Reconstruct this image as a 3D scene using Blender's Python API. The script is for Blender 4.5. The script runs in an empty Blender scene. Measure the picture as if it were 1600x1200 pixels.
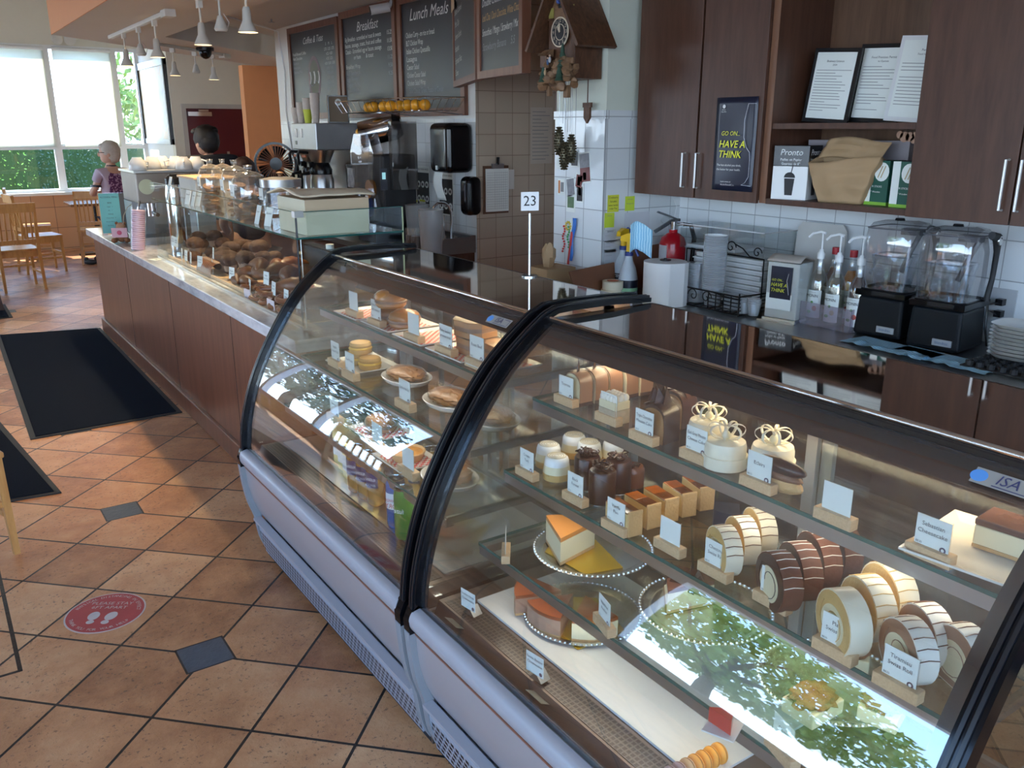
import bpy, math, random
from mathutils import Matrix, Vector, noise
random.seed(7)
PI=math.pi
S=bpy.context.scene
COL=S.collection
# ---------------------------------------------------------------- camera
F=1339.6; YAW=math.radians(34.377); PIT=math.radians(16.575); H=1.73
fw=Vector((math.sin(YAW)*math.cos(PIT),math.cos(YAW)*math.cos(PIT),-math.sin(PIT)))
rt=Vector((math.cos(YAW),-math.sin(YAW),0)); up=rt.cross(fw)
cam=bpy.data.cameras.new('camera'); cam.sensor_width=36; cam.lens=F/1600*36; cam.clip_start=.05; cam.clip_end=200
co=bpy.data.objects.new('camera',cam); COL.objects.link(co)
co.matrix_world=Matrix(((rt.x,up.x,-fw.x,0),(rt.y,up.y,-fw.y,0),(rt.z,up.z,-fw.z,H),(0,0,0,1)))
S.camera=co
# a picture point (1600x1200) read back onto a known plane of the room
def _ray(x,y): return fw+rt*((x-800)/F)-up*((y-600)/F)
def onz(x,y,z=0):
    d=_ray(x,y);t=(z-H)/d.z;return Vector((d.x*t,d.y*t,z))
def onx(x,y,X):
    d=_ray(x,y);t=X/d.x;return Vector((X,d.y*t,H+d.z*t))
def ony(x,y,Y):
    d=_ray(x,y);t=Y/d.y;return Vector((d.x*t,Y,H+d.z*t))
# ---------------------------------------------------------------- world, sun, exposure
S.view_settings.view_transform='Standard'; S.view_settings.look='None'; S.view_settings.gamma=1
S.view_settings.exposure=0.7; S.view_settings.use_curve_mapping=False
try:
    S.cycles.use_denoising=True; S.cycles.max_bounces=14; S.cycles.transparent_max_bounces=32
    S.cycles.glossy_bounces=5; S.cycles.diffuse_bounces=5; S.cycles.transmission_bounces=6
    S.cycles.sample_clamp_indirect=6; S.cycles.caustics_reflective=False; S.cycles.caustics_refractive=False
except Exception: pass
W=bpy.data.worlds.new('sky'); S.world=W; W.use_nodes=True
wn=W.node_tree.nodes; wl=W.node_tree.links; wn.clear()
wo=wn.new('ShaderNodeOutputWorld'); bg=wn.new('ShaderNodeBackground'); tc=wn.new('ShaderNodeTexCoord')
sx=wn.new('ShaderNodeSeparateXYZ'); cr=wn.new('ShaderNodeValToRGB')
wl.new(tc.outputs['Generated'],sx.inputs[0]); wl.new(sx.outputs['Z'],cr.inputs[0]); wl.new(cr.outputs[0],bg.inputs[0]); wl.new(bg.outputs[0],wo.inputs[0])
e=cr.color_ramp.elements; e[0].position=0; e[0].color=(.74,.86,1,1); e[1].position=.65; e[1].color=(.16,.36,.85,1)
k=cr.color_ramp.elements.new(.2); k.color=(.38,.61,1,1)
bg.inputs[1].default_value=6.0
sun=bpy.data.lights.new('sun','SUN'); sun.energy=12; sun.angle=.009; sun.color=(1,.93,.8)
so=bpy.data.objects.new('sun',sun); COL.objects.link(so)
so.rotation_euler=Vector((.28,-.72,-.80)).to_track_quat('-Z','Y').to_euler()   # light travels this way: in through the far windows
# ---------------------------------------------------------------- node helper
class X:
    def __init__(s,nt,sock): s.nt=nt; s.s=sock
    def _m(s,op,*a):
        n=s.nt.nodes.new('ShaderNodeMath'); n.operation=op
        for i,v in enumerate((s,)+a):
            if isinstance(v,X): s.nt.links.new(v.s,n.inputs[i])
            else: n.inputs[i].default_value=v
        return X(s.nt,n.outputs[0])
    def __add__(s,o): return s._m('ADD',o)
    def __sub__(s,o): return s._m('SUBTRACT',o)
    def __mul__(s,o): return s._m('MULTIPLY',o)
    def __truediv__(s,o): return s._m('DIVIDE',o)
    def fr(s): return s._m('FRACT')
    def fl(s): return s._m('FLOOR')
    def ab(s): return s._m('ABSOLUTE')
    def lt(s,v): return s._m('LESS_THAN',v)
    def gt(s,v): return s._m('GREATER_THAN',v)
    def mn(s,o): return s._m('MINIMUM',o)
    def mx(s,o): return s._m('MAXIMUM',o)
    def pw(s,o): return s._m('POWER',o)
class NM:
    """a node material under construction"""
    def __init__(s,name):
        s.m=bpy.data.materials.new(name); s.m.use_nodes=True; s.nt=s.m.node_tree
        s.b=s.nt.nodes['Principled BSDF']; s.out=s.nt.nodes['Material Output']
    def n(s,t,**k):
        q=s.nt.nodes.new(t)
        for a,v in k.items(): setattr(q,a,v)
        return q
    def l(s,a,b): s.nt.links.new(a.s if isinstance(a,X) else a,b)
    def pos(s,kind='pos'):
        if kind=='pos': o=s.n('ShaderNodeNewGeometry').outputs['Position']
        else: o=s.n('ShaderNodeTexCoord').outputs['Object']
        q=s.n('ShaderNodeSeparateXYZ'); s.l(o,q.inputs[0]); s.p=o
        return [X(s.nt,q.outputs[i]) for i in range(3)]
    def noise(s,scale=5,detail=3,vec=None,stretch=None,rough=.5):
        q=s.n('ShaderNodeTexNoise'); q.inputs['Scale'].default_value=scale; q.inputs['Detail'].default_value=detail; q.inputs['Roughness'].default_value=rough
        v=vec if vec is not None else s.p
        if stretch:
            m=s.n('ShaderNodeMapping'); m.inputs['Scale'].default_value=stretch; s.l(v,m.inputs[0]); v=m.outputs[0]
        s.l(v,q.inputs['Vector']); return X(s.nt,q.outputs['Fac'])
    def mix(s,f,a,b):
        q=s.n('ShaderNodeMix',data_type='RGBA')
        if isinstance(f,X): s.l(f,q.inputs[0])
        else: q.inputs[0].default_value=f
        for v,i in((a,6),(b,7)):
            if isinstance(v,(tuple,list)): q.inputs[i].default_value=(*v[:3],1)
            else: s.l(v,q.inputs[i])
        return q.outputs[2]
    def ramp(s,f,pts):
        q=s.n('ShaderNodeValToRGB'); s.l(f,q.inputs[0]); el=q.color_ramp.elements
        while len(el)<len(pts): el.new(.5)
        for e_,(p,c) in zip(el,pts): e_.position=p; e_.color=(*c,1)
        return q.outputs[0]
    def bump(s,h,st=.3,d=.01):
        q=s.n('ShaderNodeBump'); q.inputs['Strength'].default_value=st; q.inputs['Distance'].default_value=d
        s.l(h,q.inputs['Height']); s.l(q.outputs[0],s.b.inputs['Normal'])
    def set(s,col=None,rough=None,metal=None,spec=None,**k):
        for nm,v in(('Base Color',col),('Roughness',rough),('Metallic',metal),('Specular IOR Level',spec)):
            if v is None: continue
            if isinstance(v,(int,float)): s.b.inputs[nm].default_value=v
            elif isinstance(v,(tuple,list)): s.b.inputs[nm].default_value=(*v[:3],1)
            else: s.l(v,s.b.inputs[nm])
        for nm,v in k.items(): s.b.inputs[nm.replace('_',' ')].default_value=v
        return s.m
_mc={}
def mat(name,col=(.5,.5,.5),rough=.5,metal=0,var=.08,scale=12,bump=0,**k):
    """plain procedural material: colour gently varied by noise"""
    if name in _mc: return _mc[name]
    q=NM(name); q.pos('obj'); f=q.noise(scale,3)
    c=q.mix(f,tuple(max(0,v*(1-var)) for v in col),tuple(min(1,v*(1+var)) for v in col))
    m=q.set(c,rough,metal,**k)
    if bump: q.bump(q.noise(scale*4,4),bump,.005)
    _mc[name]=m; return m
def wood(name,a,b,rough=.35,stretch=(1,1,12),scale=6,kind='obj',**k):
    if name in _mc: return _mc[name]
    q=NM(name); q.pos(kind); f=q.noise(scale,6,stretch=tuple(1/v*4 for v in stretch),rough=.62)
    m=q.set(q.ramp(f,[(.3,a),(.7,b)]),rough,**k); q.bump(f,.06,.004); _mc[name]=m; return m
def glass(name,tint=(.97,.985,.98),f0=.045,gl=(1,1,1),rough=0.0,haze=0,hcol=(.8,.85,.85),gz_=1):
    if name in _mc: return _mc[name]
    q=NM(name); q.nt.nodes.remove(q.b)
    t=q.n('ShaderNodeBsdfTransparent'); t.inputs[0].default_value=(*tint,1)
    g=q.n('ShaderNodeBsdfGlossy'); g.inputs[0].default_value=(*gl,1); g.inputs['Roughness'].default_value=rough
    lw=q.n('ShaderNodeNewGeometry'); d=q.n('ShaderNodeVectorMath',operation='DOT_PRODUCT'); q.l(lw.outputs['Normal'],d.inputs[0]); q.l(lw.outputs['Incoming'],d.inputs[1])
    c=X(q.nt,d.outputs['Value']).ab(); fr=(c*-1+1).pw(5)*((1-f0)*gz_)+f0
    mx=q.n('ShaderNodeMixShader'); q.l(fr,mx.inputs[0]); 
    tt=t.outputs[0]
    if haze:
        df=q.n('ShaderNodeBsdfDiffuse'); df.inputs[0].default_value=(*hcol,1); m2=q.n('ShaderNodeMixShader'); m2.inputs[0].default_value=haze
        q.l(t.outputs[0],m2.inputs[1]); q.l(df.outputs[0],m2.inputs[2]); tt=m2.outputs[0]
    q.l(tt,mx.inputs[1]); q.l(g.outputs[0],mx.inputs[2]); q.l(mx.outputs[0],q.out.inputs[0]); _mc[name]=q.m; return q.m
def emit(name,col,st):
    if name in _mc: return _mc[name]
    q=NM(name); q.set(col,.4); q.b.inputs['Emission Color'].default_value=(*col,1); q.b.inputs['Emission Strength'].default_value=st; _mc[name]=q.m; return q.m
# ---------------------------------------------------------------- mesh helper
def TR(x=0,y=0,z=0,rz=0,rx=0,ry=0,s=1):
    return Matrix.Translation((x,y,z))@Matrix.Rotation(rz,4,'Z')@Matrix.Rotation(ry,4,'Y')@Matrix.Rotation(rx,4,'X')@Matrix.Scale(s,4)
_tx={}
def textgeo(body,align='CENTER',shear=0,ext=0):
    key=(body,align,shear)
    if key not in _tx:
        c=bpy.data.curves.new('t','FONT'); c.body=body; c.size=1; c.align_x=align; c.align_y='CENTER'; c.resolution_u=2; c.shear=shear
        o=bpy.data.objects.new('t',c); m=bpy.data.meshes.new_from_object(o)
        _tx[key]=([v.co.copy() for v in m.vertices],[tuple(p.vertices) for p in m.polygons])
        bpy.data.objects.remove(o); bpy.data.meshes.remove(m); bpy.data.curves.remove(c)
    return _tx[key]
class MB:
    def __init__(s,M=None): s.v=[];s.f=[];s.mi=[];s.sm=[];s.mats=[];s.M=M or Matrix.Identity(4)
    def add(s,vs,fs,m,smooth=False,M=None):
        T=s.M@M if M is not None else s.M
        b=len(s.v); s.v+= [T@Vector(v) for v in vs]
        if m not in s.mats: s.mats.append(m)
        i=s.mats.index(m)
        for f in fs: s.f.append(tuple(b+q for q in f)); s.mi.append(i); s.sm.append(smooth)
        return s
    def box(s,c,d,m,M=None,taper=1):
        x,y,z=(q/2 for q in d); t=taper
        vs=[(c[0]+a*x*(t if k>0 else 1),c[1]+b*y*(t if k>0 else 1),c[2]+k*z) for k in(-1,1) for a,b in((-1,-1),(1,-1),(1,1),(-1,1))]
        return s.add(vs,[(3,2,1,0),(4,5,6,7),(0,1,5,4),(1,2,6,5),(2,3,7,6),(3,0,4,7)],m,False,M)
    def b2(s,lo,hi,m,M=None): return s.box([(a+b)/2 for a,b in zip(lo,hi)],[b-a for a,b in zip(lo,hi)],m,M)
    def lathe(s,pts,m,n=24,M=None,cap=True,smooth=True,rf=None):
        """pts: (radius,z) from the bottom up"""
        vs=[];fs=[]
        for r,z in pts:
            for i in range(n):
                a=2*PI*i/n; q=r*(rf(a,z) if rf else 1); vs.append((q*math.cos(a),q*math.sin(a),z))
        for j in range(len(pts)-1):
            for i in range(n): fs.append((j*n+i,j*n+(i+1)%n,(j+1)*n+(i+1)%n,(j+1)*n+i))
        s.add(vs,fs,m,smooth,M)
        if cap:
            if pts[0][0]>1e-5: s.add(vs[:n],[tuple(range(n))[::-1]],m,False,M)
            if pts[-1][0]>1e-5: s.add(vs[-n:],[tuple(range(n))],m,False,M)
        return s
    def cyl(s,p0,p1,r,m,n=12,r1=None,M=None,cap=True):
        p0=Vector(p0);p1=Vector(p1); d=p1-p0; q=d.to_track_quat('Z','Y').to_matrix().to_4x4()
        T=Matrix.Translation(p0)@q
        if M is not None: T=M@T
        return s.lathe([(r,0),(r if r1 is None else r1,d.length)],m,n,T,cap)
    def tube(s,pts,r,m,n=8,M=None,closed=False):
        pts=[Vector(p) for p in pts]; N=len(pts); vs=[]; fs=[]; rr=r if isinstance(r,(list,tuple)) else [r]*N
        prev=None
        for i,p in enumerate(pts):
            a=pts[(i-1)%N] if (closed or i>0) else p; b=pts[(i+1)%N] if (closed or i<N-1) else p
            t=(b-a).normalized()
            if prev is None: u=t.orthogonal().normalized()
            else: u=(prev-t*prev.dot(t)).normalized()
            prev=u; w=t.cross(u)
            for k in range(n):
                an=2*PI*k/n; vs.append(p+(u*math.cos(an)+w*math.sin(an))*rr[i])
        for i in range(N if closed else N-1):
            j=(i+1)%N
            for k in range(n): fs.append((i*n+k,i*n+(k+1)%n,j*n+(k+1)%n,j*n+k))
        if not closed: fs+= [tuple(range(n))[::-1],tuple((N-1)*n+k for k in range(n))]
        return s.add(vs,fs,m,True,M)
    def prism(s,poly,h,m,M=None,smooth=False):
        """poly in XY extruded along +Z by h"""
        n=len(poly); vs=[(p[0],p[1],0) for p in poly]+[(p[0],p[1],h) for p in poly]
        fs=[tuple(range(n))[::-1],tuple(range(n,2*n))]
        s.add(vs,fs,m,False,M); return s.add(vs,[(i,(i+1)%n,n+(i+1)%n,n+i) for i in range(n)],m,smooth,M)
    def ypr(s,poly,y0,y1,m,smooth=False):
        """poly of (x,z) extruded along Y"""
        T=Matrix(((1,0,0,0),(0,0,1,0),(0,1,0,0),(0,0,0,1)))
        n=len(poly); vs=[(p[0],y0,p[1]) for p in poly]+[(p[0],y1,p[1]) for p in poly]
        s.add(vs,[tuple(range(n)),tuple(range(n,2*n))[::-1]],m); return s.add(vs,[(i,n+i,n+(i+1)%n,(i+1)%n) for i in range(n)],m,smooth)
    def ball(s,c,r,m,n=16,sq=(1,1,1),M=None,nz=0,fq=8,seed=0):
        vs=[];fs=[];k=max(4,n//2)
        for j in range(k+1):
            th=PI*j/k
            for i in range(n):
                a=2*PI*i/n; d=Vector((math.sin(th)*math.cos(a),math.sin(th)*math.sin(a),-math.cos(th)))
                q=1+(nz*noise.noise(d*fq/4+Vector((seed,seed*2,0))) if nz else 0)
                vs.append((c[0]+d.x*r*sq[0]*q,c[1]+d.y*r*sq[1]*q,c[2]+d.z*r*sq[2]*q))
        for j in range(k):
            for i in range(n): fs.append((j*n+i,j*n+(i+1)%n,(j+1)*n+(i+1)%n,(j+1)*n+i))
        return s.add(vs,fs,m,True,M)
    def grid(s,f,nu,nv,m,smooth=True,M=None,thick=None):
        vs=[f(i/nu,j/nv) for j in range(nv+1) for i in range(nu+1)]
        fs=[(j*(nu+1)+i,j*(nu+1)+i+1,(j+1)*(nu+1)+i+1,(j+1)*(nu+1)+i) for j in range(nv) for i in range(nu)]
        return s.add(vs,fs,m,smooth,M)
    def text(s,body,size,m,o,xd=(1,0,0),yd=(0,0,1),align='CENTER',shear=0,w=None,off=.0006):
        """lettering lying on the plane xd/yd at o"""
        vs,fs=textgeo(body,align,shear); xd=Vector(xd).normalized(); yd=Vector(yd).normalized(); nn=xd.cross(yd); o=Vector(o)+nn*off
        sx=size
        if w and vs:
            ww=max(v.x for v in vs)-min(v.x for v in vs)
            if ww*size>w: sx=w/ww
        return s.add([o+xd*(v.x*sx)+yd*(v.y*size) for v in vs],fs,m)
    def build(s,name,parent=None,bev=0,loc=None,rz=0,seg=2,solid=0,sub=0):
        me=bpy.data.meshes.new(name); me.from_pydata(s.v,[],s.f)
        for q in s.mats: me.materials.append(q)
        me.polygons.foreach_set('material_index',s.mi); me.polygons.foreach_set('use_smooth',s.sm); me.update()
        if any(s.sm): me.set_sharp_from_angle(angle=math.radians(42))
        o=bpy.data.objects.new(name,me); COL.objects.link(o)
        if parent: o.parent=parent
        if loc is not None: o.location=loc
        o.rotation_euler.z=rz
        if solid: q=o.modifiers.new('s','SOLIDIFY'); q.thickness=solid; q.offset=0
        if bev: q=o.modifiers.new('b','BEVEL'); q.width=bev; q.segments=seg; q.limit_method='ANGLE'; q.angle_limit=math.radians(50)
        if sub: q=o.modifiers.new('u','SUBSURF'); q.levels=sub; q.render_levels=sub
        return o
def tag(o,label,cat,group=None,kind=None):
    if label: o['label']=label
    if cat: o['category']=cat
    if group: o['group']=group
    if kind: o['kind']=kind
    return o
def thing(name,label,cat,loc=(0,0,0),rz=0,group=None):
    o=bpy.data.objects.new(name,None); COL.objects.link(o); o.empty_display_size=.05; o.location=loc; o.rotation_euler.z=rz
    return tag(o,label,cat,group)
def struct(o): o['kind']='structure'; return o
def kids(o): return [c for c in list(COL.objects) if c.parent is o]
_kc={}
def dup(root,loc,rz=0,label=None,group=None,s=None):
    """copy of a thing with copies of its parts and sub-parts"""
    if root.name not in _kc: _kc[root.name]=[(c,kids(c)) for c in kids(root)]
    r=root.copy(); COL.objects.link(r); r.location=loc; r.rotation_euler.z=rz
    if s: r.scale=(s,s,s) if isinstance(s,(int,float)) else s
    for c,gs in _kc[root.name]:
        c2=c.copy(); COL.objects.link(c2); c2.parent=r
        for g in gs: g2=g.copy(); COL.objects.link(g2); g2.parent=c2
    if label: r['label']=label
    if group: r['group']=group
    return r
# ================================================================ materials
M_=dict
cream=mat('cream paint',(.72,.68,.56),.6,var=.03); white_p=mat('white paint',(.80,.79,.73),.55,var=.02)
ceil_p=mat('ceiling paint',(.60,.55,.48),.7,var=.03,scale=3); orange_p=mat('orange paint',(.78,.33,.13),.6,var=.03); green_w=mat('pale green paint',(.62,.65,.55),.55,var=.03)
steel=mat('brushed steel',(.62,.62,.61),.28,1,var=.05); steel_d=mat('dark steel',(.34,.35,.36),.32,1); chrome=mat('chrome',(.85,.85,.86),.06,1,var=.01)
mirror_steel=mat('polished steel',(.66,.61,.57),.035,1,var=.03,scale=3)
black=mat('black plastic',(.012,.012,.014),.25); black_m=mat('black matte',(.02,.02,.022),.6); black_g=mat('black gloss',(.004,.004,.005),.12); black_g.node_tree.nodes['Principled BSDF'].inputs['Specular IOR Level'].default_value=.3
alum=mat('pale aluminium',(.43,.41,.42),.35,.2,var=.02); panel_w=mat('lilac white panel',(.35,.30,.285),.3,var=.02,scale=3)
white=mat('white plastic',(.8,.8,.78),.35,var=.02); paper=mat('white paper',(.82,.85,.80),.6,var=.02); ink=mat('black ink',(.03,.03,.03),.6); inkg=mat('grey ink',(.25,.25,.25),.6)
ceramic=mat('white ceramic',(.82,.80,.75),.12,var=.02); yellow=mat('yellow print',(.85,.85,.05),.5); navy=mat('navy print',(.012,.015,.034),.3,scale=4,var=.4)
pane=glass('clear glass'); pane_g=glass('greenish glass',(.955,.985,.972)); pane_l=glass('pastry case glass',(.97,.985,.98),.015,gz_=.2); pane_c=glass('curved case glass',(.96,.975,.97),.12); pane_e=mat('green glass edge',(.02,.10,.085),.1,var=.2)
acrylic=glass('clear acrylic',(.93,.94,.94),.06); jarg=glass('jar glass',(.90,.91,.91),.13,haze=.05)
darkwood=wood('dark walnut veneer',(.058,.022,.012),(.105,.045,.026),.42,(1,1,8),7)
counterwood=wood('mahogany panel',(.150,.048,.020),(.245,.088,.042),.33,(1,1,10),5,kind='pos')
oak=wood('golden oak',(.50,.22,.06),(.66,.34,.11),.35,(1,1,6),9); pine=wood('light block wood',(.58,.36,.18),(.75,.52,.30),.5,(1,6,1),60)
red=mat('red enamel',(.55,.01,.02),.2)
# floor: terracotta tiles laid diagonally, slate inserts, dark grout
q=NM('terracotta tile floor'); x,y,z=q.pos('pos'); s_=.3288
bx=x.lt(.04)*y.gt(2.963)            # bordered field along the left
x0=x-(-.119); y0=y-2.927
u=(x0+y0)/(s_*2**.5); v=(y0-x0)/(s_*2**.5)
def ed(a): 
    f=a.fr(); return f.mn(f*-1+1)
g=.0145
gr=ed(u).lt(g).mx(ed(v).lt(g))
P=s_*3*2**.5/1
ix=(((x-.574)/P+.5).fr()-.5)*P; iy=(((y-2.706)/P+.5).fr()-.5)*P
ins=ix.ab().lt(.076)*iy.ab().lt(.076); insg=ix.ab().lt(.083)*iy.ab().lt(.083)
bl=(x-.04).ab().lt(.007)*y.gt(2.957); bl=bl.mx((y-2.96).ab().lt(.007)*x.lt(.047))
grout=gr.mx(insg-ins)*(ins*-1+1); grout=grout.mx(bl)
wn_=q.n('ShaderNodeTexWhiteNoise',noise_dimensions='2D'); cb=q.n('ShaderNodeCombineXYZ'); q.l(u.fl(),cb.inputs[0]); q.l(v.fl(),cb.inputs[1]); q.l(cb.outputs[0],wn_.inputs['Vector'])
n1=q.noise(3.2,5); n2=q.noise(26,6,rough=.7)
n3=q.noise(8,6,rough=.75); tilec=q.ramp(n1*.42+X(q.nt,wn_.outputs['Value'])*.26+n3*.42-.06,[(.28,(.26,.090,.034)),(.5,(.55,.25,.105)),(.72,(.72,.41,.20))])
pit=q.noise(60,4,rough=.7).lt(.40)*q.noise(7,3).gt(.47)
tilec=q.mix(pit*.6,tilec,(.09,.045,.03))
slate=q.mix(n2,(.045,.055,.065),(.10,.12,.135))
c=q.mix(ins,tilec,slate); c=q.mix(grout,c,(.022,.017,.014))
rg=X(q.nt,q.n('ShaderNodeValue').outputs[0]); q.nt.nodes[-1].outputs[0].default_value=1
q.set(c,(n2*.2+.26),spec=.45); q.bump((grout*-1+1)*.8+n2*.3+n3*.9,.7,.007); floor_m=q.m
def tiles(name,ax,u0,v0,col,grc,sz=.147,rough=.1,wob=.25,var=.06,gw=.014):
    q=NM(name); p=q.pos('pos'); a=p[ax]
    u=(a-u0)/sz; v=(p[2]-v0)/sz
    def ed(t): f=t.fr(); return f.mn(f*-1+1)
    gm=ed(u).lt(gw).mx(ed(v).lt(gw))
    w=q.n('ShaderNodeTexWhiteNoise',noise_dimensions='2D'); cb=q.n('ShaderNodeCombineXYZ'); q.l(u.fl(),cb.inputs[0]); q.l(v.fl(),cb.inputs[1]); q.l(cb.outputs[0],w.inputs['Vector'])
    wv=X(q.nt,w.outputs['Value'])
    c=q.mix(wv,tuple(t*(1-var) for t in col),tuple(min(1,t*(1+var)) for t in col)); c=q.mix(gm,c,grc)
    q.set(c,gm*.5+rough); q.bump((gm*-1+1)*.5+q.noise(9,2)*wob,.5,.006); return q.m
tile_r=tiles('white wall tile right',1,3.212,1.336,(.70,.72,.72),(.34,.35,.35))
tile_p=tiles('white wall tile pillar',0,2.79,1.345,(.70,.72,.72),(.36,.37,.37))
tile_m=tiles('white wall tile menu side',1,5.35,1.773,(.74,.76,.75),(.42,.43,.42))
tile_b=tiles('beige wall tile',0,3.37,.81,(.52,.43,.33),(.24,.17,.12),rough=.16)
tile_s=tiles('orange sill tile',0,.2,.02,(.62,.36,.19),(.22,.13,.08),sz=.30,rough=.35,gw=.012)
marble=None
q=NM('grey marble'); q.pos('pos'); n1=q.noise(5,6,stretch=(3,1,3),rough=.65); n2=q.noise(2.2,5)
q.set(q.ramp((n1*.6+n2*.4),[(.36,(.36,.35,.36)),(.48,(.56,.55,.56)),(.56,(.68,.67,.67)),(.7,(.58,.57,.57))]),.14); marble=q.m
# ================================================================ the setting
def S1(name,mb,**k): return struct(mb.build(name,**k))
XL,YB,YF,XR=-2.6,-2.6,14.45,3.3
S1('floor',MB().b2((XL-.2,YB-.2,-.12),(4.9,YF+.1,0),floor_m))
# right wall behind the cabinets and its corner pillar
S1('wall_right',MB().b2((XR,YB,0),(XR+.15,3.27,1.812),tile_r).b2((XR,YB,1.812),(XR+.15,3.27,2.71),green_w))
mb=MB(); mb.b2((2.78,3.27,0),(4.05,3.66,1.776),tile_p).b2((2.772,3.262,1.776),(4.05,3.668,1.815),tile_p).b2((2.78,3.27,1.815),(4.05,3.66,2.71),green_w)
S1('wall_pillar',mb)
tile_pl=tiles('white wall tile pillar side',1,3.27,1.345,(.74,.77,.77),(.36,.37,.37))
S1('trim_1',MB().b2((2.774,3.268,0),(2.781,3.662,1.776),tile_pl).b2((2.768,3.262,1.776),(2.776,3.668,1.815),tile_pl))
S1('wall_menu',MB().b2((3.35,5.35,0),(3.5,9.25,1.80),tile_m).b2((3.35,5.35,1.80),(3.5,9.25,2.71),white_p))
S1('wall_alcove',MB().b2((3.5,5.35,0),(4.2,5.5,2.71),tile_b).b2((3.35,5.345,0),(3.501,5.352,2.71),tile_b))
S1('wall_hall',MB().b2((4.05,3.66,0),(4.2,5.35,2.71),mat('pinkish paint',(.45,.36,.33),.6)))
# far end
S1('wall_orange',MB().b2((3.68,11.4,0),(4.9,11.55,2.5),orange_p))
S1('wall_cream',MB().b2((3.1,12.75,2.06),(4.9,12.9,3.6),cream).b2((3.1,12.75,0),(3.225,12.9,2.06),cream).b2((4.15,12.75,0),(4.9,12.9,2.06),cream))
S1('wall_side',MB().b2((3.1,12.9,0),(3.25,YF,3.6),white_p))
S1('wall_far_end',MB().b2((4.9,5.3,0),(5.0,12.9,3.6),cream))
# window wall: tiled sill wall below, frames, glass and half-drawn roller blinds
wf=mat('white window frame',(.80,.80,.78),.4,var=.02)
mb=MB().b2((XL,YF,0),(3.1,YF+.15,.80),tile_s).b2((XL,YF-.14,.80),(3.1,YF+.15,.84),white_p).b2((XL,YF,2.87),(3.1,YF+.15,3.6),cream)
S1('wall_front',mb)
wx=[XL,-.75,.55,1.86,2.745,3.1]
for i in range(len(wx)-1):
    a,b=wx[i],wx[i+1]; f=MB()
    f.b2((a,YF,.84),(a+.05,YF+.1,2.87),wf).b2((b-.05,YF,.84),(b,YF+.1,2.87),wf).b2((a+.05,YF,2.82),(b-.05,YF+.1,2.87),wf).b2((a+.05,YF,.84),(b-.05,YF+.1,.88),wf).b2((a+.05,YF,1.44),(b-.05,YF+.1,1.50),wf)
    w=S1('window_%d'%(i+1),f); MB().b2((a+.05,YF+.05,.88),(b-.05,YF+.056,2.82),pane).build('pane',w)
bq=NM('roller blind fabric'); bq.nt.nodes.remove(bq.b); d1=bq.n('ShaderNodeBsdfDiffuse'); d2=bq.n('ShaderNodeBsdfTranslucent'); mx=bq.n('ShaderNodeMixShader')
d1.inputs[0].default_value=(.85,.85,.80,1); d2.inputs[0].default_value=(.93,.93,.84,1); mx.inputs[0].default_value=.6
bq.l(d1.outputs[0],mx.inputs[1]); bq.l(d2.outputs[0],mx.inputs[2]); bq.l(mx.outputs[0],bq.out.inputs[0]); blind_m=bq.m
for a,b,lb in ((.62,1.84,'pale roller blind half drawn in the left window'),(1.95,2.72,'pale roller blind half drawn behind the person in lavender top'),(-.7,.5,'unseen roller blind added low left of the frame to cut sunlight'),(-2.5,-.8,'unseen roller blind added low in the corner window to cut sunlight')):  # the last two, out of view, are added to keep sun off the floor
    t=thing('roller_blind',lb,'blind',((a+b)/2,YF-.03,2.80))
    dl=1.33 if a>.6 else 1.88; MB().grid(lambda u,v:((u-.5)*(b-a),.012*math.sin(v*2.2),-dl*v),2,10,blind_m).build('fabric',t,solid=.0015)
    MB().cyl((-(b-a)/2,0,.02),((b-a)/2,0,.02),.025,white).build('roller',t); MB().b2((-(b-a)/2,-.008,-dl-.02),((b-a)/2,.012,-dl+.005),white).build('bottom_bar',t)
# street-side glass wall at the left of the customers, and the wall behind the camera
mb=MB().b2((XL-.15,YB,0),(XL,7.75,.78),cream).b2((XL-.15,7.75,0),(XL,YF,.58),tile_s).b2((XL-.15,YB,2.56),(XL,YF,3.6),cream).b2((XL-.15,4.0,.78),(XL,7.75,2.56),cream)
S1('wall_left',mb)
i=5
for a,b,zl in ((YB,-.6,.78),(-.6,1.7,.78),(1.7,4.0,.78),(7.75,9.6,.58),(9.6,11.5,.58),(11.5,13.2,.58),(13.2,YF,.58)):
    i+=1; f=MB()
    f.b2((XL-.1,a,zl),(XL,a+.04,2.56),wf).b2((XL-.1,b-.04,zl),(XL,b,2.56),wf).b2((XL-.1,a+.04,2.52),(XL,b-.04,2.56),wf).b2((XL-.1,a+.04,zl),(XL,b-.04,zl+.04),wf)
    w=S1('window_%d'%i,f); MB().b2((XL-.06,a+.04,zl+.04),(XL-.054,b-.04,2.52),pane).build('pane',w)
S1('wall_back',MB().b2((XL-.15,YB-.15,0),(-2.4,YB,3.6),cream).b2((-2.4,YB-.15,2.7),(1.8,YB,3.6),cream).b2((1.8,YB-.15,0),(4.9,YB,3.6),cream).b2((-2.4,YB-.15,0),(1.8,YB,.1),cream))
for i_,(a,b) in enumerate(((-2.4,-.3),(-.3,1.8))):  # unseen back wall windows, added to let in more daylight behind the camera
    f=MB().b2((a,YB-.1,.1),(a+.05,YB,2.7),wf).b2((b-.05,YB-.1,.1),(b,YB,2.7),wf).b2((a+.05,YB-.1,2.65),(b-.05,YB,2.7),wf).b2((a+.05,YB-.1,.1),(b-.05,YB,.15),wf)
    w=S1('window_%d'%(13+i_),f); MB().b2((a+.05,YB-.06,.15),(b-.05,YB-.054,2.65),pane).build('pane',w)
S1('wall_back_end',MB().b2((4.9,YB,0),(5.0,3.66,3.6),cream))
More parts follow.
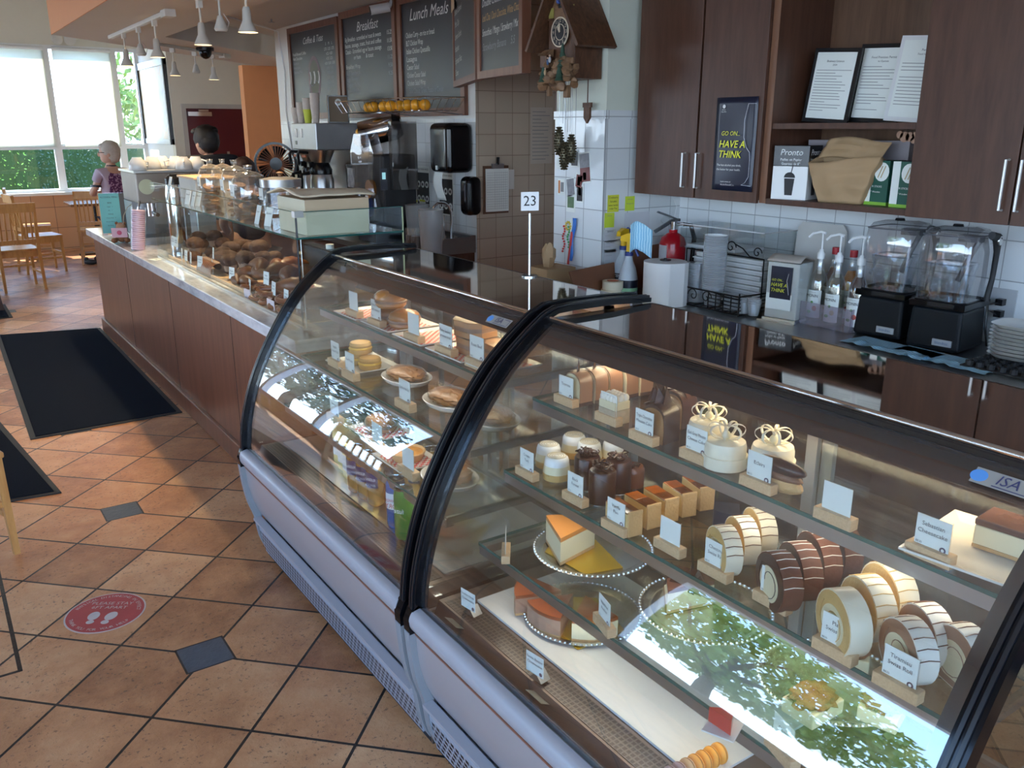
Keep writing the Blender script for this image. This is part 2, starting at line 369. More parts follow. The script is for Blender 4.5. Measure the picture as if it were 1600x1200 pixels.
# ceiling: high over the customers, a bulkhead over the counter with a raised field towards the menus
S1('ceiling',MB().b2((XL-.15,YB-.15,3.6),(5.0,YF+.15,3.7),ceil_p))
Z0=2.5
P1=[(1.2,YB),(1.2,8.7),(4.6,12.1),(4.9,12.1),(4.9,11.3),(3.35,9.68),(2.04,8.35),(2.04,YB)]
mb=MB(); n=len(P1)
mb.prism([P1[i] for i in (0,1,6,7)][::-1],1.09,ceil_p,TR(0,0,Z0)).prism([P1[i] for i in (1,2,3,4,5,6)][::-1],1.09,ceil_p,TR(0,0,Z0))
S1('ceiling_bulkhead',mb)
S1('trim_2',MB().b2((1.192,YB,Z0),(1.199,8.7,3.6),orange_p))
S1('ceiling_recess',MB().prism([(2.04,YB),(4.9,YB),(4.9,11.3),(3.35,9.68),(2.04,8.35)],.1,ceil_p,TR(0,0,2.712)))
# red door in the cream wall
mar=mat('maroon door paint',(.11,.010,.016),.4,var=.04)
d=S1('door_1',MB().b2((3.29,12.76,0),(4.13,12.8,2.0),mar))
S1('trim_3',MB().b2((3.225,12.735,0),(3.285,12.85,2.0),mat('grey door frame',(.5,.47,.42),.5)).b2((3.225,12.735,2.0),(4.15,12.85,2.06),_mc['grey door frame']))
MB().b2((3.30,12.70,1.90),(3.62,12.76,1.955),steel).b2((3.45,12.705,1.96),(3.58,12.74,1.985),steel).build('door_closer',d)
MB().cyl((3.90,12.76,1.33),(3.90,12.70,1.33),.035,steel,16).b2((3.80,12.735,1.24),(3.83,12.76,1.42),steel).build('door_handle',d)
# outside: paving, hedge and trees
ext=mat('concrete paving',(.34,.33,.31),.8,var=.15,scale=2)
S1('ground_outside',MB().b2((-40,-40,-.3),(XL-.16,60,-.13),ext).b2((XL-.16,YF+.16,-.3),(40,60,-.13),ext).b2((XL-.16,-40,-.3),(40,YB-.16,-.13),ext))
S.world.light_settings.distance=10
def leafmat(nm,a,b):
    q=NM(nm); q.pos('pos'); f=q.noise(14,3); q.set(q.mix(f,a,b),.5); return q.m
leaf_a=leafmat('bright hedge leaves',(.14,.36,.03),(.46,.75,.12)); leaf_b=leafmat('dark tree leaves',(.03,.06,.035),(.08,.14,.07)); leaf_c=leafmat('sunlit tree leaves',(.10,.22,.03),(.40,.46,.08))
bark=mat('bark',(.12,.08,.05),.9,bump=.5)
def foliage(c,rad,n,sz,m,box=False,seed=1):
    R=random.Random(seed); vs=[];fs=[]
    for i in range(n):
        if box: p=Vector([c[k]+R.uniform(-1,1)*rad[k] for k in range(3)])
        else:
            d=Vector([R.gauss(0,1) for _ in range(3)]).normalized()*R.uniform(.3,1)**.5; p=Vector([c[k]+d[k]*rad[k] for k in range(3)])
            if noise.noise(p*1.1)<-.12: continue
        a=Vector([R.gauss(0,1) for _ in range(3)]).normalized(); b=a.orthogonal().normalized(); L=sz*R.uniform(.6,1.3); k=len(vs)
        vs+= [p-a*L,p+b*L*.45,p+a*L,p-b*L*.45]; fs.append((k,k+1,k+2,k+3))
    return MB().add(vs,fs,m)
t=thing('hedge','clipped bright green hedge outside the left window','hedge',(1.1,16.6,-.13))
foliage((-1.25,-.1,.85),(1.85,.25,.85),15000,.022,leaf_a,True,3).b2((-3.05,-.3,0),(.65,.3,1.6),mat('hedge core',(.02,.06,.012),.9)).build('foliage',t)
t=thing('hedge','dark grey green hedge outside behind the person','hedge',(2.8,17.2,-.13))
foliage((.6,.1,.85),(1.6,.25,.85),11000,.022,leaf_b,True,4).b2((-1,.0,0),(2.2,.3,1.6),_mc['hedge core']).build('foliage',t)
def tree(loc,rad,hz,n,m,label,seed,sz=.12):
    t=thing('tree',label,'tree',loc)
    foliage((0,0,hz),rad,n,sz,m,False,seed).build('foliage',t)
    tr=MB().tube([(0,0,0),(.05,.03,hz*.4),(-.05,.05,hz*.75),(0,0,hz)],[.2,.15,.1,.05],bark)
    for i in range(6): a=i*1.1; tr.tube([(0,0,hz*.55+i*.2),(math.cos(a)*rad[0]*.4,math.sin(a)*rad[1]*.4,hz*.8+i*.2),(math.cos(a)*rad[0]*.7,math.sin(a)*rad[1]*.7,hz+.4)],[.08,.05,.02],bark)
    tr.build('trunk',t); return t
tree((5.6,21,-.13),(2.4,2,2.6),3.6,9000,leaf_c,'leafy tree outside the narrow right window',11)
tree((-9.6,7.6,-.13),(2.8,3.1,2.0),3.7,9000,leaf_c,'sunlit street tree outside, mirrored in the cake case glass',12)
tree((-6.4,18.6,-.13),(2.4,3.0,2.0),3.6,7000,leaf_b,'darker street tree outside, mirrored in the sandwich case glass',13)
# ================================================================ counter, cabinets, back counters
def xf(px,py,Xp): return onx(px,py,Xp)
ct=thing('service_counter','long service counter of mahogany panels under a grey marble top','counter',(1.19,3.31,0))
o=(-1.19,-3.31,0); T0=TR(*o)
MB(T0).b2((1.235,3.31,.115),(1.80,8.25,.845),counterwood).build('panel_body',ct)
mb=MB(T0)
for yy in (4.35,5.62,6.95): mb.b2((1.2335,yy-.002,.115),(1.236,yy+.002,.845),black_m)
mb.build('panel_seams',ct)
MB(T0).b2((1.212,3.31,0),(1.80,8.275,.115),counterwood).build('skirting',ct,bev=.006)
MB(T0).b2((1.19,3.31,.845),(1.87,8.30,.90),marble).build('marble_top',ct,bev=.004)
# ---- glass pastry case standing on the counter
gx0,gx1,gy0,gy1,gz=1.30,1.80,3.50,6.12,1.283
pc=thing('pastry_case','frameless glass pastry case on the marble counter, open at the staff side','display case',(gx0,gy0,.90))
T1=TR(-gx0,-gy0,-.9)
MB(T1).b2((gx0,gy0+.01,.901),(gx0+.006,4.78,gz),pane_l).b2((gx0,4.79,.901),(gx0+.006,gy1,gz),pane_l).build('front_glass',pc)
MB(T1).b2((gx0,gy0,gz),(gx1,gy1,gz+.008),pane_g).b2((gx0-.002,gy0,gz),(gx0,gy1,gz+.008),pane_e).b2((gx0,gy0-.002,gz),(gx1,gy0,gz+.008),pane_e).build('shelf_glass',pc)
MB(T1).b2((gx0,gy0,gz+.01),(gx0+.006,gy1,1.395),pane_l).b2((gx0,gy0,1.395),(gx0+.006,gy1,1.398),pane_e).build('guard_glass',pc)
MB(T1).b2((gx0+.006,gy0,.901),(gx1,gy0+.006,gz),pane_g).b2((gx0+.006,gy0,gz+.01),(gx1,gy0+.006,1.395),pane_g).b2((gx0+.006,gy0,1.395),(gx1,gy0+.006,1.398),pane_e).b2((gx1-.002,gy0-.001,.901),(gx1+.002,gy0+.007,1.395),emit('prism glass edge',(.45,.5,.3),.0)).build('end_glass',pc)
MB(T1).b2((gx0,gy1-.006,.901),(gx1,gy1,gz),pane_g).build('far_end_glass',pc)
MB(T1).b2((gx0-.004,gy0-.004,1.374),(gx0+.035,gy0+.03,1.40),steel).build('corner_clip',pc)
MB(T1).b2((gx0-.006,gy0-.006,.90),(gx0+.002,gy1,.912),steel).build('base_rail',pc)
MB(T1).cyl((gx0+.003,gy0+.003,.9),(gx0+.003,gy0+.003,1.374),.0045,black,8).cyl((gx0+.02,gy0+.01,.9),(gx0+.02,gy0+.01,gz),.003,steel,8).build('corner_post',pc)
# ---- worktops of the staff side
wt=thing('back_counter','dark wooden back counter with steel top under the menu boards','counter',(2.72,5.36,0)); T2=TR(-2.72,-5.36,0)
MB(T2).b2((2.75,5.37,.1),(3.34,9.2,.86),darkwood).build('body',wt); MB(T2).b2((2.80,5.40,0),(3.34,9.2,.1),black_m).build('plinth',wt)
MB(T2).b2((2.72,5.36,.86),(3.345,9.2,.90),steel_d).b2((3.30,5.36,.90),(3.345,9.2,.985),steel_d).b2((2.8,5.36,.90),(3.30,5.372,.975),steel_d).build('steel_top',wt)
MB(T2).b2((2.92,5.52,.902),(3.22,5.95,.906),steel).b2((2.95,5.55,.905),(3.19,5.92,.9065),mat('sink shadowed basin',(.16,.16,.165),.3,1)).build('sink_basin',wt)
rw=thing('back_counter','dark wooden back counter with steel top beneath the wall cabinets','counter',(2.66,-.8,0)); T3=TR(-2.66,.8,0)
MB(T3).b2((2.69,-.8,.1),(3.29,3.25,.91),darkwood).build('body',rw); MB(T3).b2((2.74,-.8,0),(3.29,3.25,.1),black_m).build('plinth',rw)
MB(T3).b2((2.66,-.8,.91),(3.295,3.26,.95),steel_d).build('steel_top',rw)
# ---- wall cabinets
mat('handle white',(.7,.7,.68),.3,.3); XC=2.95; zb=1.44; zt=2.62
yA=xf(996,297,XC).y; yB=xf(1089,304,XC).y; yC=xf(1186,309,XC).y; yD=xf(1419,326,XC).y; yE=xf(1583,335,XC).y
T4=TR(-XC,0,-zb)
def handle(t,px,z0=1.50,z1=1.66):
    yy=xf(px,275,XC-.03).y
    MB().tube([(-.018,yy,z0-zb),(-.034,yy,z0-zb),(-.034,yy,z1-zb),(-.018,yy,z1-zb)],.006,alum,8).build('handle',t)
ca=thing('wall_cabinet','closed dark walnut wall cabinet with alcohol poster on its right door','cabinet',(XC,0,zb))
MB(T4).b2((XC,yC-.02,zb),(XR,yA,zt),darkwood).build('carcass',ca)
d1=MB(T4).b2((XC-.02,yB+.006,zb-.012),(XC-.002,yA,zt),darkwood).build('door',ca,bev=.0015)
d2=MB(T4).b2((XC-.02,yC,zb-.012),(XC-.002,yB-.006,zt),darkwood).build('door',ca,bev=.0015)
for dd,pxx in((d1,1067),(d2,1088)):
    yy=xf(pxx,272,XC-.03).y
    MB(T4).tube([(XC-.02,yy,1.475),(XC-.042,yy,1.475),(XC-.042,yy,1.625),(XC-.02,yy,1.625)],.0045,_mc['handle white'],8).build('handle',dd)
zs=xf(1320,192,XC).z
cb=thing('wall_cabinet','open dark walnut wall shelf unit holding cartons and framed papers','cabinet',(XC,0,zb))
oakedge=wood('warm veneer edge',(.17,.075,.04),(.23,.11,.06),.4)
MB(T4).b2((XC,yC-.035,zb-.01),(XR,yC-.002,zt),darkwood).b2((XC-.002,yC-.035,zb-.01),(XC,yC-.002,zt),oakedge).build('side_panel',cb)
MB(T4).b2((XC,yD,zb-.012),(XR,yC-.035,zb+.010),darkwood).build('bottom_panel',cb)
MB(T4).b2((XR-.02,yD,zb),(XR,yC-.035,zt),wood('inner veneer',(.10,.05,.028),(.17,.09,.05),.45,(1,1,10),8)).build('back_panel',cb)
MB(T4).b2((XC+.005,yD,zs-.022),(XR-.02,yC-.035,zs),darkwood).build('shelf',cb)
cc=thing('wall_cabinet','closed dark walnut wall cabinet at the right edge of the picture','cabinet',(XC,0,zb))
yG=yE-(yD-yE)*1.0
MB(T4).b2((XC,yG,zb),(XR,yD-.002,zt),darkwood).build('carcass',cc)
d1=MB(T4).b2((XC-.02,yE+.003,zb-.012),(XC-.002,yD-.002,zt),darkwood).build('door',cc,bev=.0015)
d2=MB(T4).b2((XC-.02,yG,zb-.012),(XC-.002,yE-.003,zt),darkwood).build('door',cc,bev=.0015)
for dd,pxx in((d1,1567),(d2,1592)):
    yy=xf(pxx,300,XC-.03).y
    MB(T4).tube([(XC-.02,yy,1.475),(XC-.042,yy,1.475),(XC-.042,yy,1.635),(XC-.02,yy,1.635)],.0045,_mc['handle white'],8).build('handle',dd)
# ================================================================ the two curved glass cases
PR=[(.944,.492),(.950,.56),(.963,.63),(.985,.71),(1.015,.79),(1.054,.87),(1.100,.95),(1.160,1.04),(1.222,1.115),(1.285,1.172),(1.34,1.215),(1.372,1.236)]
def spl(P,n):
    out=[]
    for i in range(len(P)-1):
        p0=P[max(i-1,0)];p1=P[i];p2=P[i+1];p3=P[min(i+2,len(P)-1)]
        for k in range(n):
            t=k/n; out.append(tuple(.5*((2*p1[a])+(-p0[a]+p2[a])*t+(2*p0[a]-5*p1[a]+4*p2[a]-p3[a])*t*t+(-p0[a]+3*p1[a]-3*p2[a]+p3[a])*t**3) for a in(0,1)))
    return out+[P[-1]]
PF=spl(PR,3)
def offs(P,d):
    out=[]
    for i,p in enumerate(P):
        a=P[max(i-1,0)];b=P[min(i+1,len(P)-1)]; tx,tz=b[0]-a[0],b[1]-a[1]; L=math.hypot(tx,tz); out.append((p[0]-tz/L*d,p[1]+tx/L*d))
    return out
def band(mb,P,o,i,y0,y1,m): mb.ypr(offs(P,o)+offs(P,i)[::-1],y0,y1,m,True); return mb
# perforated kick plate
q=NM('slotted kick plate'); x,y,z=q.pos('pos')
r=((z-.035)/.0195); row=r.fl(); u=(y/.026+row*.5).fr()
sl=((r.fr()-.5).ab().lt(.34))*((u-.5).ab().lt(.34))*z.gt(.035)*z.lt(.132)
q.set(q.mix(sl,(.42,.46,.52),(.012,.012,.014)),.35,(sl*-1+1)*.3); kick_m=q.m
q=NM('perforated deck grille'); x,y,z=q.pos('pos')
u=((x-1.012)/.0125).fr(); v=(y/.0125).fr(); sl=((u-.5).ab().lt(.36))*((v-.5).ab().lt(.36))
q.set(q.mix(sl,(.13,.105,.09),(.008,.006,.005)),.3,(sl*-1+1)*.6); grille_m=q.m
deck_d=mat('dark bronze metal',(.20,.15,.125),.35,.7); wood_strip=mat('copper strip',(.32,.13,.08),.3,.5)
inner=mat('case inner steel',(.38,.38,.37),.25,.9); led=emit('warm case light',(1,.80,.50),5)
SH=((1.055,1.258,1.60),(.871,1.168,1.60),(.685,1.086,1.58))   # z, front x, back x
def make_case(y0,y1,label,board):
    c=thing('refrigerated_display_case',label,'display case',(.94,y0,0)); T=TR(-.94,-y0,0)
    MB(T).ypr([(.985,.03),(.965,.14),(.962,.175),(1.0,.175),(1.0,.03)],y0+.03,y1-.03,kick_m).build('kick_grille',c)
    MB(T).ypr([(.952,.172),(.944,.182),(.944,.192),(.975,.195),(.975,.172)],y0+.03,y1-.03,alum).build('kick_trim',c)
    mb=MB(T); pl=spl([(.985,.19),(.958,.25),(.938,.33),(.930,.425)],4); band(mb,pl,0,-.03,y0+.03,y1-.03,panel_w); mb.build('front_panel',c)
    MB(T).ypr([(.932,.418),(.928,.418),(.927,.426),(.933,.426)],y0+.03,y1-.03,wood_strip).build('copper_trim',c)
    MB(T).ypr(spl([(.95,.428),(.928,.430),(.914,.448),(.912,.470),(.922,.490),(.944,.496)],3)+[(.96,.48),(.96,.43)],y0+.03,y1-.03,alum,True).build('bumper_rail',c)
    MB(T).b2((1.0,y0+.01,.0),(1.70,y1-.01,.06),black_m).b2((1.0,y0+.01,.10),(1.70,y1-.01,.43),inner).build('plinth_body',c)
    MB(T).ypr([(.950,.485),(.985,.452),(1.005,.500),(1.60,.500),(1.60,.43),(.95,.43)],y0+.03,y1-.03,deck_d).build('deck',c)
    MB(T).b2((1.012,y0+.05,.4995),(1.0745,y1-.05,.5015),grille_m).build('deck_grille',c)
    if board: MB(T).b2((1.085,.93,.5016),(1.50,y1-.10,.508),mat('white board',(.74,.74,.72),.25,var=.02,scale=2)).build('white_board',c)
    else: MB(T).b2((1.085,y0+.06,.5016),(1.58,y1-.06,.504),steel).build('steel_tray',c)
    # glass with black printed border
    mb=MB(T); band(mb,PF,0,-.005,y0+.035,y1-.035,pane_c); mb.build('curved_glass',c)
    mb=MB(T)
    for a,b in((y0+.033,y0+.062),(y1-.062,y1-.033)): band(mb,PF,-.0055,-.0075,a,b,black)
    band(mb,PF[-6:],-.0055,-.0075,y0+.062,y1-.062,black); band(mb,PF[:2],-.0055,-.0075,y0+.062,y1-.062,black); mb.build('printed_border',c)
    # black end frames following the curve, flat over the top
    LO=spl([(1.0,.03),(.975,.10),(.962,.19),(.940,.26),(.926,.34),(.918,.43)],3)
    for a in (y0,y1-.033):
        mb=MB(T); TP=PF+[(1.40,1.247),(1.46,1.250),(1.60,1.249),(1.74,1.241)]
        band(mb,PF,.016,-.020,a,a+.033,black_g); band(mb,TP[-5:],.014,.001,a,a+.033,black_g); band(mb,TP,.020,.012,a+.008,a+.014,black); band(mb,TP,.020,.012,a+.020,a+.026,black)
        band(mb,[(.918,.425),(.916,.46),(.93,.492),(.944,.50)],.006,-.02,a,a+.033,black_g); fr=mb.build('end_frame',c)
        mb=MB(T); band(mb,LO,.008,-.02,a+.002,a+.031,mat('grey frame',(.26,.27,.28),.4)); mb.build('lower_frame',fr)
    for ya_ in (y0+.012,y1-.020): MB(T).ypr([(.968,.505)]+offs(PF[6:],-.02)+[(1.62,1.22),(1.62,.505)],ya_,ya_+.008,pane_c).build('side_glass',c)
    for ya_ in (y0,y1-.012): MB(T).b2((1.0,ya_,.0),(1.70,ya_+.012,.44),steel_d).build('side_panel',c)
    # top: polished steel with a bright front edge, black rail below it
    MB(T).b2((1.372,y0+.033,1.232),(1.74,y1-.033,1.240),mirror_steel).b2((1.735,y0+.033,1.20),(1.745,y1-.033,1.24),steel).build('top_panel',c)
    MB(T).cyl((1.366,y0+.033,1.241),(1.366,y1-.033,1.241),.0045,chrome,8).build('chrome_edge',c)
    MB(T).b2((1.372,y0+.033,1.190),(1.385,y1-.033,1.232),black).b2((1.35,y0+.033,1.214),(1.372,y1-.033,1.2235),black).build('top_rail',c)
    lt_=MB(T).b2((1.392,y0+.06,1.196),(1.44,y1-.06,1.222),white).build('light_housing',c)
    MB(T).cyl((1.416,y0+.08,1.190),(1.416,y1-.08,1.190),.009,led,10).build('light_tube',lt_)
    # back: sliding glass doors in aluminium frames
    ym=(y0+y1)/2
    for k,(a,b) in enumerate(((y0+.03,ym+.03),(ym-.03,y1-.03))):
        xx=1.655+.02*k; f=MB(T).b2((xx,a,.44),(xx+.015,a+.03,1.225),alum).b2((xx,b-.03,.44),(xx+.015,b,1.225),alum).b2((xx,a,.44),(xx+.015,b,.47),alum).b2((xx,a,1.195),(xx+.015,b,1.225),alum).build('sliding_door',c)
        MB(T).b2((xx+.005,a+.03,.47),(xx+.010,b-.03,1.195),pane_g).build('door_glass',f)
    # shelves
    for z,xa,xb in SH:
        s=MB(T).b2((xa,y0+.05,z-.008),(xb,y1-.11,z),pane_g).b2((xa-.0015,y0+.05,z-.008),(xa,y1-.11,z),pane_e).b2((xa,y1-.11,z-.008),(xb,y1-.1085,z),pane_e).build('shelf',c)
        MB(T).b2((xa+.001,y0+.05,z-.034),(xa+.006,y1-.11,z-.009),steel).b2((xa+.006,y0+.05,z-.034),(xa+.03,y1-.11,z-.030),steel_d).build('shelf_light_rail',s)
        for yy in (y0+.055,y1-.13): MB(T).b2((xa+.01,yy,z-.030),(xb+.04,yy+.012,z-.008),steel_d).build('shelf_bracket',s)
    for yy in (y0+.055,y1-.125): MB(T).b2((xb+.02,yy,.5),(xb+.045,yy+.012,1.2),steel_d).build('shelf_upright',c)
    # warm light strip: the case's own lamp
    L=bpy.data.lights.new('case_light','AREA'); L.shape='RECTANGLE'; L.size=.03; L.size_y=(y1-y0)-.2; L.energy=CASE_W; L.color=(1,.83,.58)
    lo=bpy.data.objects.new('case_light',L); COL.objects.link(lo); lo.location=(1.43,ym,1.180); lo.rotation_euler=(0,math.radians(-6),0)
    for z,xa,xb in SH:
        L=bpy.data.lights.new('shelf_light','AREA'); L.shape='RECTANGLE'; L.size=.02; L.size_y=(y1-y0)-.25; L.energy=SHELF_W; L.color=(1,.92,.78)
        lo=bpy.data.objects.new('shelf_light',L); COL.objects.link(lo); lo.location=(xa+.045,ym,z-.036); lo.rotation_euler=(0,math.radians(12),0)
    # maker's plate printed on the glass
    yl=y0+.075; i0=-6
    ux=(PF[i0+2][0]-PF[i0][0],PF[i0+2][1]-PF[i0][1]); Lx=math.hypot(*ux); yd=Vector((ux[0]/Lx,0,ux[1]/Lx)); xd=Vector((0,-1,0)); ctr=Vector((PF[i0+1][0],y0+.128,PF[i0+1][1])); nn=xd.cross(yd)
    def P(a,b,off=.001): return ctr+xd*a*.72+yd*b*.72+nn*off
    mb=MB(T); grey=mat('plate grey',(.30,.28,.25),.4)
    mb.add([P(-.075,-.021),P(.075,-.021),P(.075,.021),P(-.075,.021)],[(0,1,2,3)],grey)
    mb.add([P(-.062+.019*math.cos(a),.016*math.sin(a),.0014) for a in [i*PI/10 for i in range(20)]],[tuple(range(20))],mat('plate blue',(.10,.28,.62),.4))
    mb.text('ISA',.026,mat('plate navy',(.05,.05,.12),.4),P(.0,.001),xd,yd,shear=.2,off=.0016,w=.036)
    for a,b,cc_,d_ in((-.028,-.017,.062,-.0145),(.03,.013,.066,.0155),(.0635,-.017,.066,.0155)): mb.add([P(a,b,.0015),P(cc_,b,.0015),P(cc_,d_,.0015),P(a,d_,.0015)],[(0,1,2,3)],_mc['plate navy'])
    mb.build('maker_plate',c); return c
CASE_W=1.2; SHELF_W=.55
case2=make_case(.45,1.852,'near curved glass display case filled with cakes and tarts',True)
case1=make_case(1.872,3.30,'far curved glass display case holding sandwiches, pies and canned drinks',False)
# ================================================================ cakes and signs in the near case
Z1,Z2,Z3,ZD=1.056,.872,.686,.5085
serif_off=.0007
def add_sign(px,py,z,lines,label,rot=0,blank=False,group='cake name cards',size=1,pos=None,price='$8.25',hid=False,scl=1):
    p=pos or onz(px,py,z); t=thing('price_sign',label,'sign',(p.x+.011,p.y,z),-PI/2+rot,group); t.scale=(scl,scl,scl)
    MB().box((0,0,.011),(.078*size,.022,.022),pine).build('wood_block',t,bev=.0012)
    c=MB().b2((-.029,-.0012,.012),(.029,0,.074),paper).b2((.0295,-.0016,.014),(.0305,.0004,.076),acrylic)
    if not blank:
        n=len(lines)
        for i,l in enumerate(lines): c.text(l,.0105,ink,(0,-.0012,.053-(i-(n-1)/2)*.013),w=.050)
        c.text(price,.005,ink,(-.021,-.0012,.026)); ring=[(.020+.0055*math.cos(a),-.0022,.025+.0055*math.sin(a)) for a in [k*PI/8 for k in range(16)]]
        c.add(ring,[tuple(range(16))],mat('card emblem',(.10,.06,.10),.6)); c.add([(.020+.0028*math.cos(a),-.0024,.025+.0028*math.sin(a)) for a in [k*PI/4 for k in range(8)]],[tuple(range(8))],paper)
    c.build('card',t); return t
def sg(px,py,z,txt,where,**k):
    return add_sign(px,py,z,txt.split('|'),'name card reading %s, %s'%(txt.replace('|',' '),where),**k)
sg(879,633,Z1,'Tiramisu','at the far end of the top shelf')
sg(945,662,Z1,'Carrot|Cake','before the slice with piped white top')
sg(1000,692,Z1,'Triple Chocolate|Mousse Cake','on the top shelf')
sg(1081,722,Z1,'Earl Grey Mousse|Cheese Cake','by the ribboned cakes')
sg(1178,766,Z1,'Eclairs','before the glazed eclair')
add_sign(1298,820,Z1,[],'blank white card in a wood block between eclair and square plate',blank=True)
sg(818,747,Z2,'Cream|Tart','at the far end of the middle shelf')
sg(893,787,Z2,'Black|Forest','before the dark chocolate cylinders')
sg(956,832,Z2,'Vanilla|Flan','before the caramel topped flan bars')
add_sign(1040,864,Z2,[],'blank white card in wood between flan bars and pale rolls',blank=True)
sg(1111,902,Z2,'Chestnut|Swiss Roll','on the middle shelf')
sg(1200,950,Z2,'Chocolate|Swiss Roll','before the dark rolls')
sg(1297,1028,Z2,'Plain|Swiss Roll','before the pale rolls')
sg(1395,1085,Z2,'Tiramisu|Swiss Roll','half hidden by the black end frame')
sg(785,872,Z3,'Cheesecake','turned edge on beside the beaded tray',rot=-.62)
sg(938,985,Z3,'Hazelnut|Rocher','on the lowest glass shelf',rot=-.28)
# triangular metal card holders on the white board
def clipsign(px,py,txt,label):
    p=onz(px,py,ZD); t=thing('price_sign',label,'sign',(p.x,p.y,ZD),-PI/2+.15,'cake name cards')
    MB().prism([(-.02,0),(.02,0),(0,.022)],.03,steel_d,TR(0,.018,0,rx=PI/2)).build('metal_holder',t)
    c=MB().b2((-.028,-.014,.018),(.028,-.013,.07),paper)
    for i,l in enumerate(txt): c.text(l,.010,ink,(0,-.014,.058-i*.013),w=.05)
    c.add([(.020+.005*math.cos(a),-.0148,.026+.005*math.sin(a)) for a in [k*PI/5 for k in range(10)]],[tuple(range(10))],_mc['card emblem']); c.build('card',t)
clipsign(738,958,['Strawberry Basque','Cheesecake'],'name card in a metal holder at the far end of the white board')
clipsign(842,1060,['Exotic Basque','Cheesecake'],'name card reading Exotic Basque Cheesecake in a metal holder')
# --- materials of the cakes
choc=mat('dark chocolate',(.045,.016,.010),.28,var=.25,bump=.1); choc2=mat('milk chocolate glaze',(.16,.055,.026),.2,var=.2); cocoa=mat('cocoa dust',(.14,.045,.022),.8,var=.3,scale=30,bump=.3)
creamc=mat('vanilla cream',(.80,.71,.47),.45,var=.04); icing=mat('ivory icing',(.86,.78,.60),.3,var=.03); whip=mat('whipped cream',(.86,.82,.72),.4,var=.03)
sponge=mat('golden sponge',(.66,.42,.15),.85,var=.2,scale=40,bump=.5); caram=mat('burnt caramel',(.36,.09,.01),.12,var=.7,scale=30); crust=mat('baked crust',(.66,.40,.17),.7,var=.18,scale=50,bump=.5)
caram_d=mat('dark caramel',(.13,.04,.012),.08,var=.5,scale=30); mocha=mat('mocha mousse',(.33,.17,.10),.4,var=.12); lay=mat('fruit layer',(.50,.40,.28),.6,var=.4,scale=60); film=glass('cling film',(.97,.97,.97),.03,rough=.28)
gold=mat('gold board',(.75,.48,.03),.22,.6,var=.05); silver=mat('silver tray',(.62,.62,.60),.25,1,var=.03)
def at(px,py,z): return onz(px,py,z)
# tiramisu row
t=thing('tiramisu_slice','domed tiramisu slice standing nearest the tiramisu card','cake slice',at(914,634,Z1)+Vector((0,.032,0)),0,'tiramisu slices on the top shelf'); t.scale=(1.08,1.1,1.12)
def arch(w,h,n=10): return [(-w/2,0)]+[(w/2*-math.cos(k*PI/n),h*.55+h*.45*math.sin(k*PI/n)**.7 if 0<k<n else h*.55) for k in range(n+1)]+[(w/2,0)]
def archx(mb,w,h,x0,x1,m,z=0,g=0):
    P=arch(w+g,h+g/2); n=len(P); vs=[(x0,p[0],z+p[1]) for p in P]+[(x1,p[0],z+p[1]) for p in P]
    mb.add(vs,[tuple(range(n))[::-1],tuple(range(n,2*n))],m); return mb.add(vs,[(i,n+i,n+(i+1)%n,(i+1)%n) for i in range(n)],m,True)
archx(MB(),.060,.074,-.016,.021,mocha).build('mousse',t)
archx(MB(),.057,.071,-.0175,-.0160,creamc).build('cream_face',t)
MB().b2((-.017,-.031,0),(.022,.031,.008),choc).build('base',t)
MB().prism([(-.008,0),(.008,0),(.002,.034)],.0015,choc,TR(0,0,.070,rx=PI/2,rz=.4)).build('chocolate_fin',t)
archx(MB(),.064,.078,-.018,.0225,film).build('plastic_wrap',t)
for i,p in enumerate([(939,629),(962,624),(986,621),(1010,617)]):
    dup(t,at(*p,Z1)+Vector((0,.032,0)),random.uniform(-.08,.08),['second domed tiramisu slice from the tiramisu card','middle domed tiramisu slice of five','fourth domed tiramisu slice from the card','last domed tiramisu slice, beside the glass case back'][i])
t=thing('carrot_cake_slice','layered cake slice with piped white cream rows behind the carrot card','cake slice',at(970,664,Z1)+Vector((.004,.03,0)),0)
mb=MB().b2((-.024,-.03,.0),(.024,.03,.036),lay).b2((-.0235,-.0295,.036),(.0235,.0295,.056),creamc); mb.build('layers',t,bev=.002)
mb=MB()
for a in (-.0155,0,.0155):
    for b in (-.022,-.011,0,.011,.022): mb.ball((a,b,.062),.0098,whip,10,(1,.75,1.1))
mb.build('piped_cream',t)
def mousse(px,py,label):
    t=thing('chocolate_mousse_cake',label,'cake',at(px,py,Z1)+Vector((.005,.028,0)),.1,'chocolate mousse cakes'); t.scale=(1.2,1.15,1.2)
    mb=MB(); archx(mb,.058,.072,-.022,.022,choc); mb.build('mousse',t)
    archx(MB(),.054,.066,-.0235,-.022,mat('hazelnut face',(.42,.22,.08),.5)).build('nut_face',t)
    mb=MB(); R=random.Random(px)
    for k in range(7): mb.prism([(-.018,0),(.017,.002),(.004,.04)],.0015,choc,TR(R.uniform(-.012,.012),R.uniform(-.018,.018),.062,rx=PI/2+R.uniform(-.3,.3),rz=R.uniform(0,3)))
    mb.build('chocolate_shards',t)
    mb=MB(); archx(mb,.066,.078,-.026,.026,film); mb.build('plastic_wrap',t)
mousse(1042,692,'triple chocolate mousse cake with shards, nearest its card'); mousse(1070,668,'triple chocolate mousse cake with shards, the one farther back')
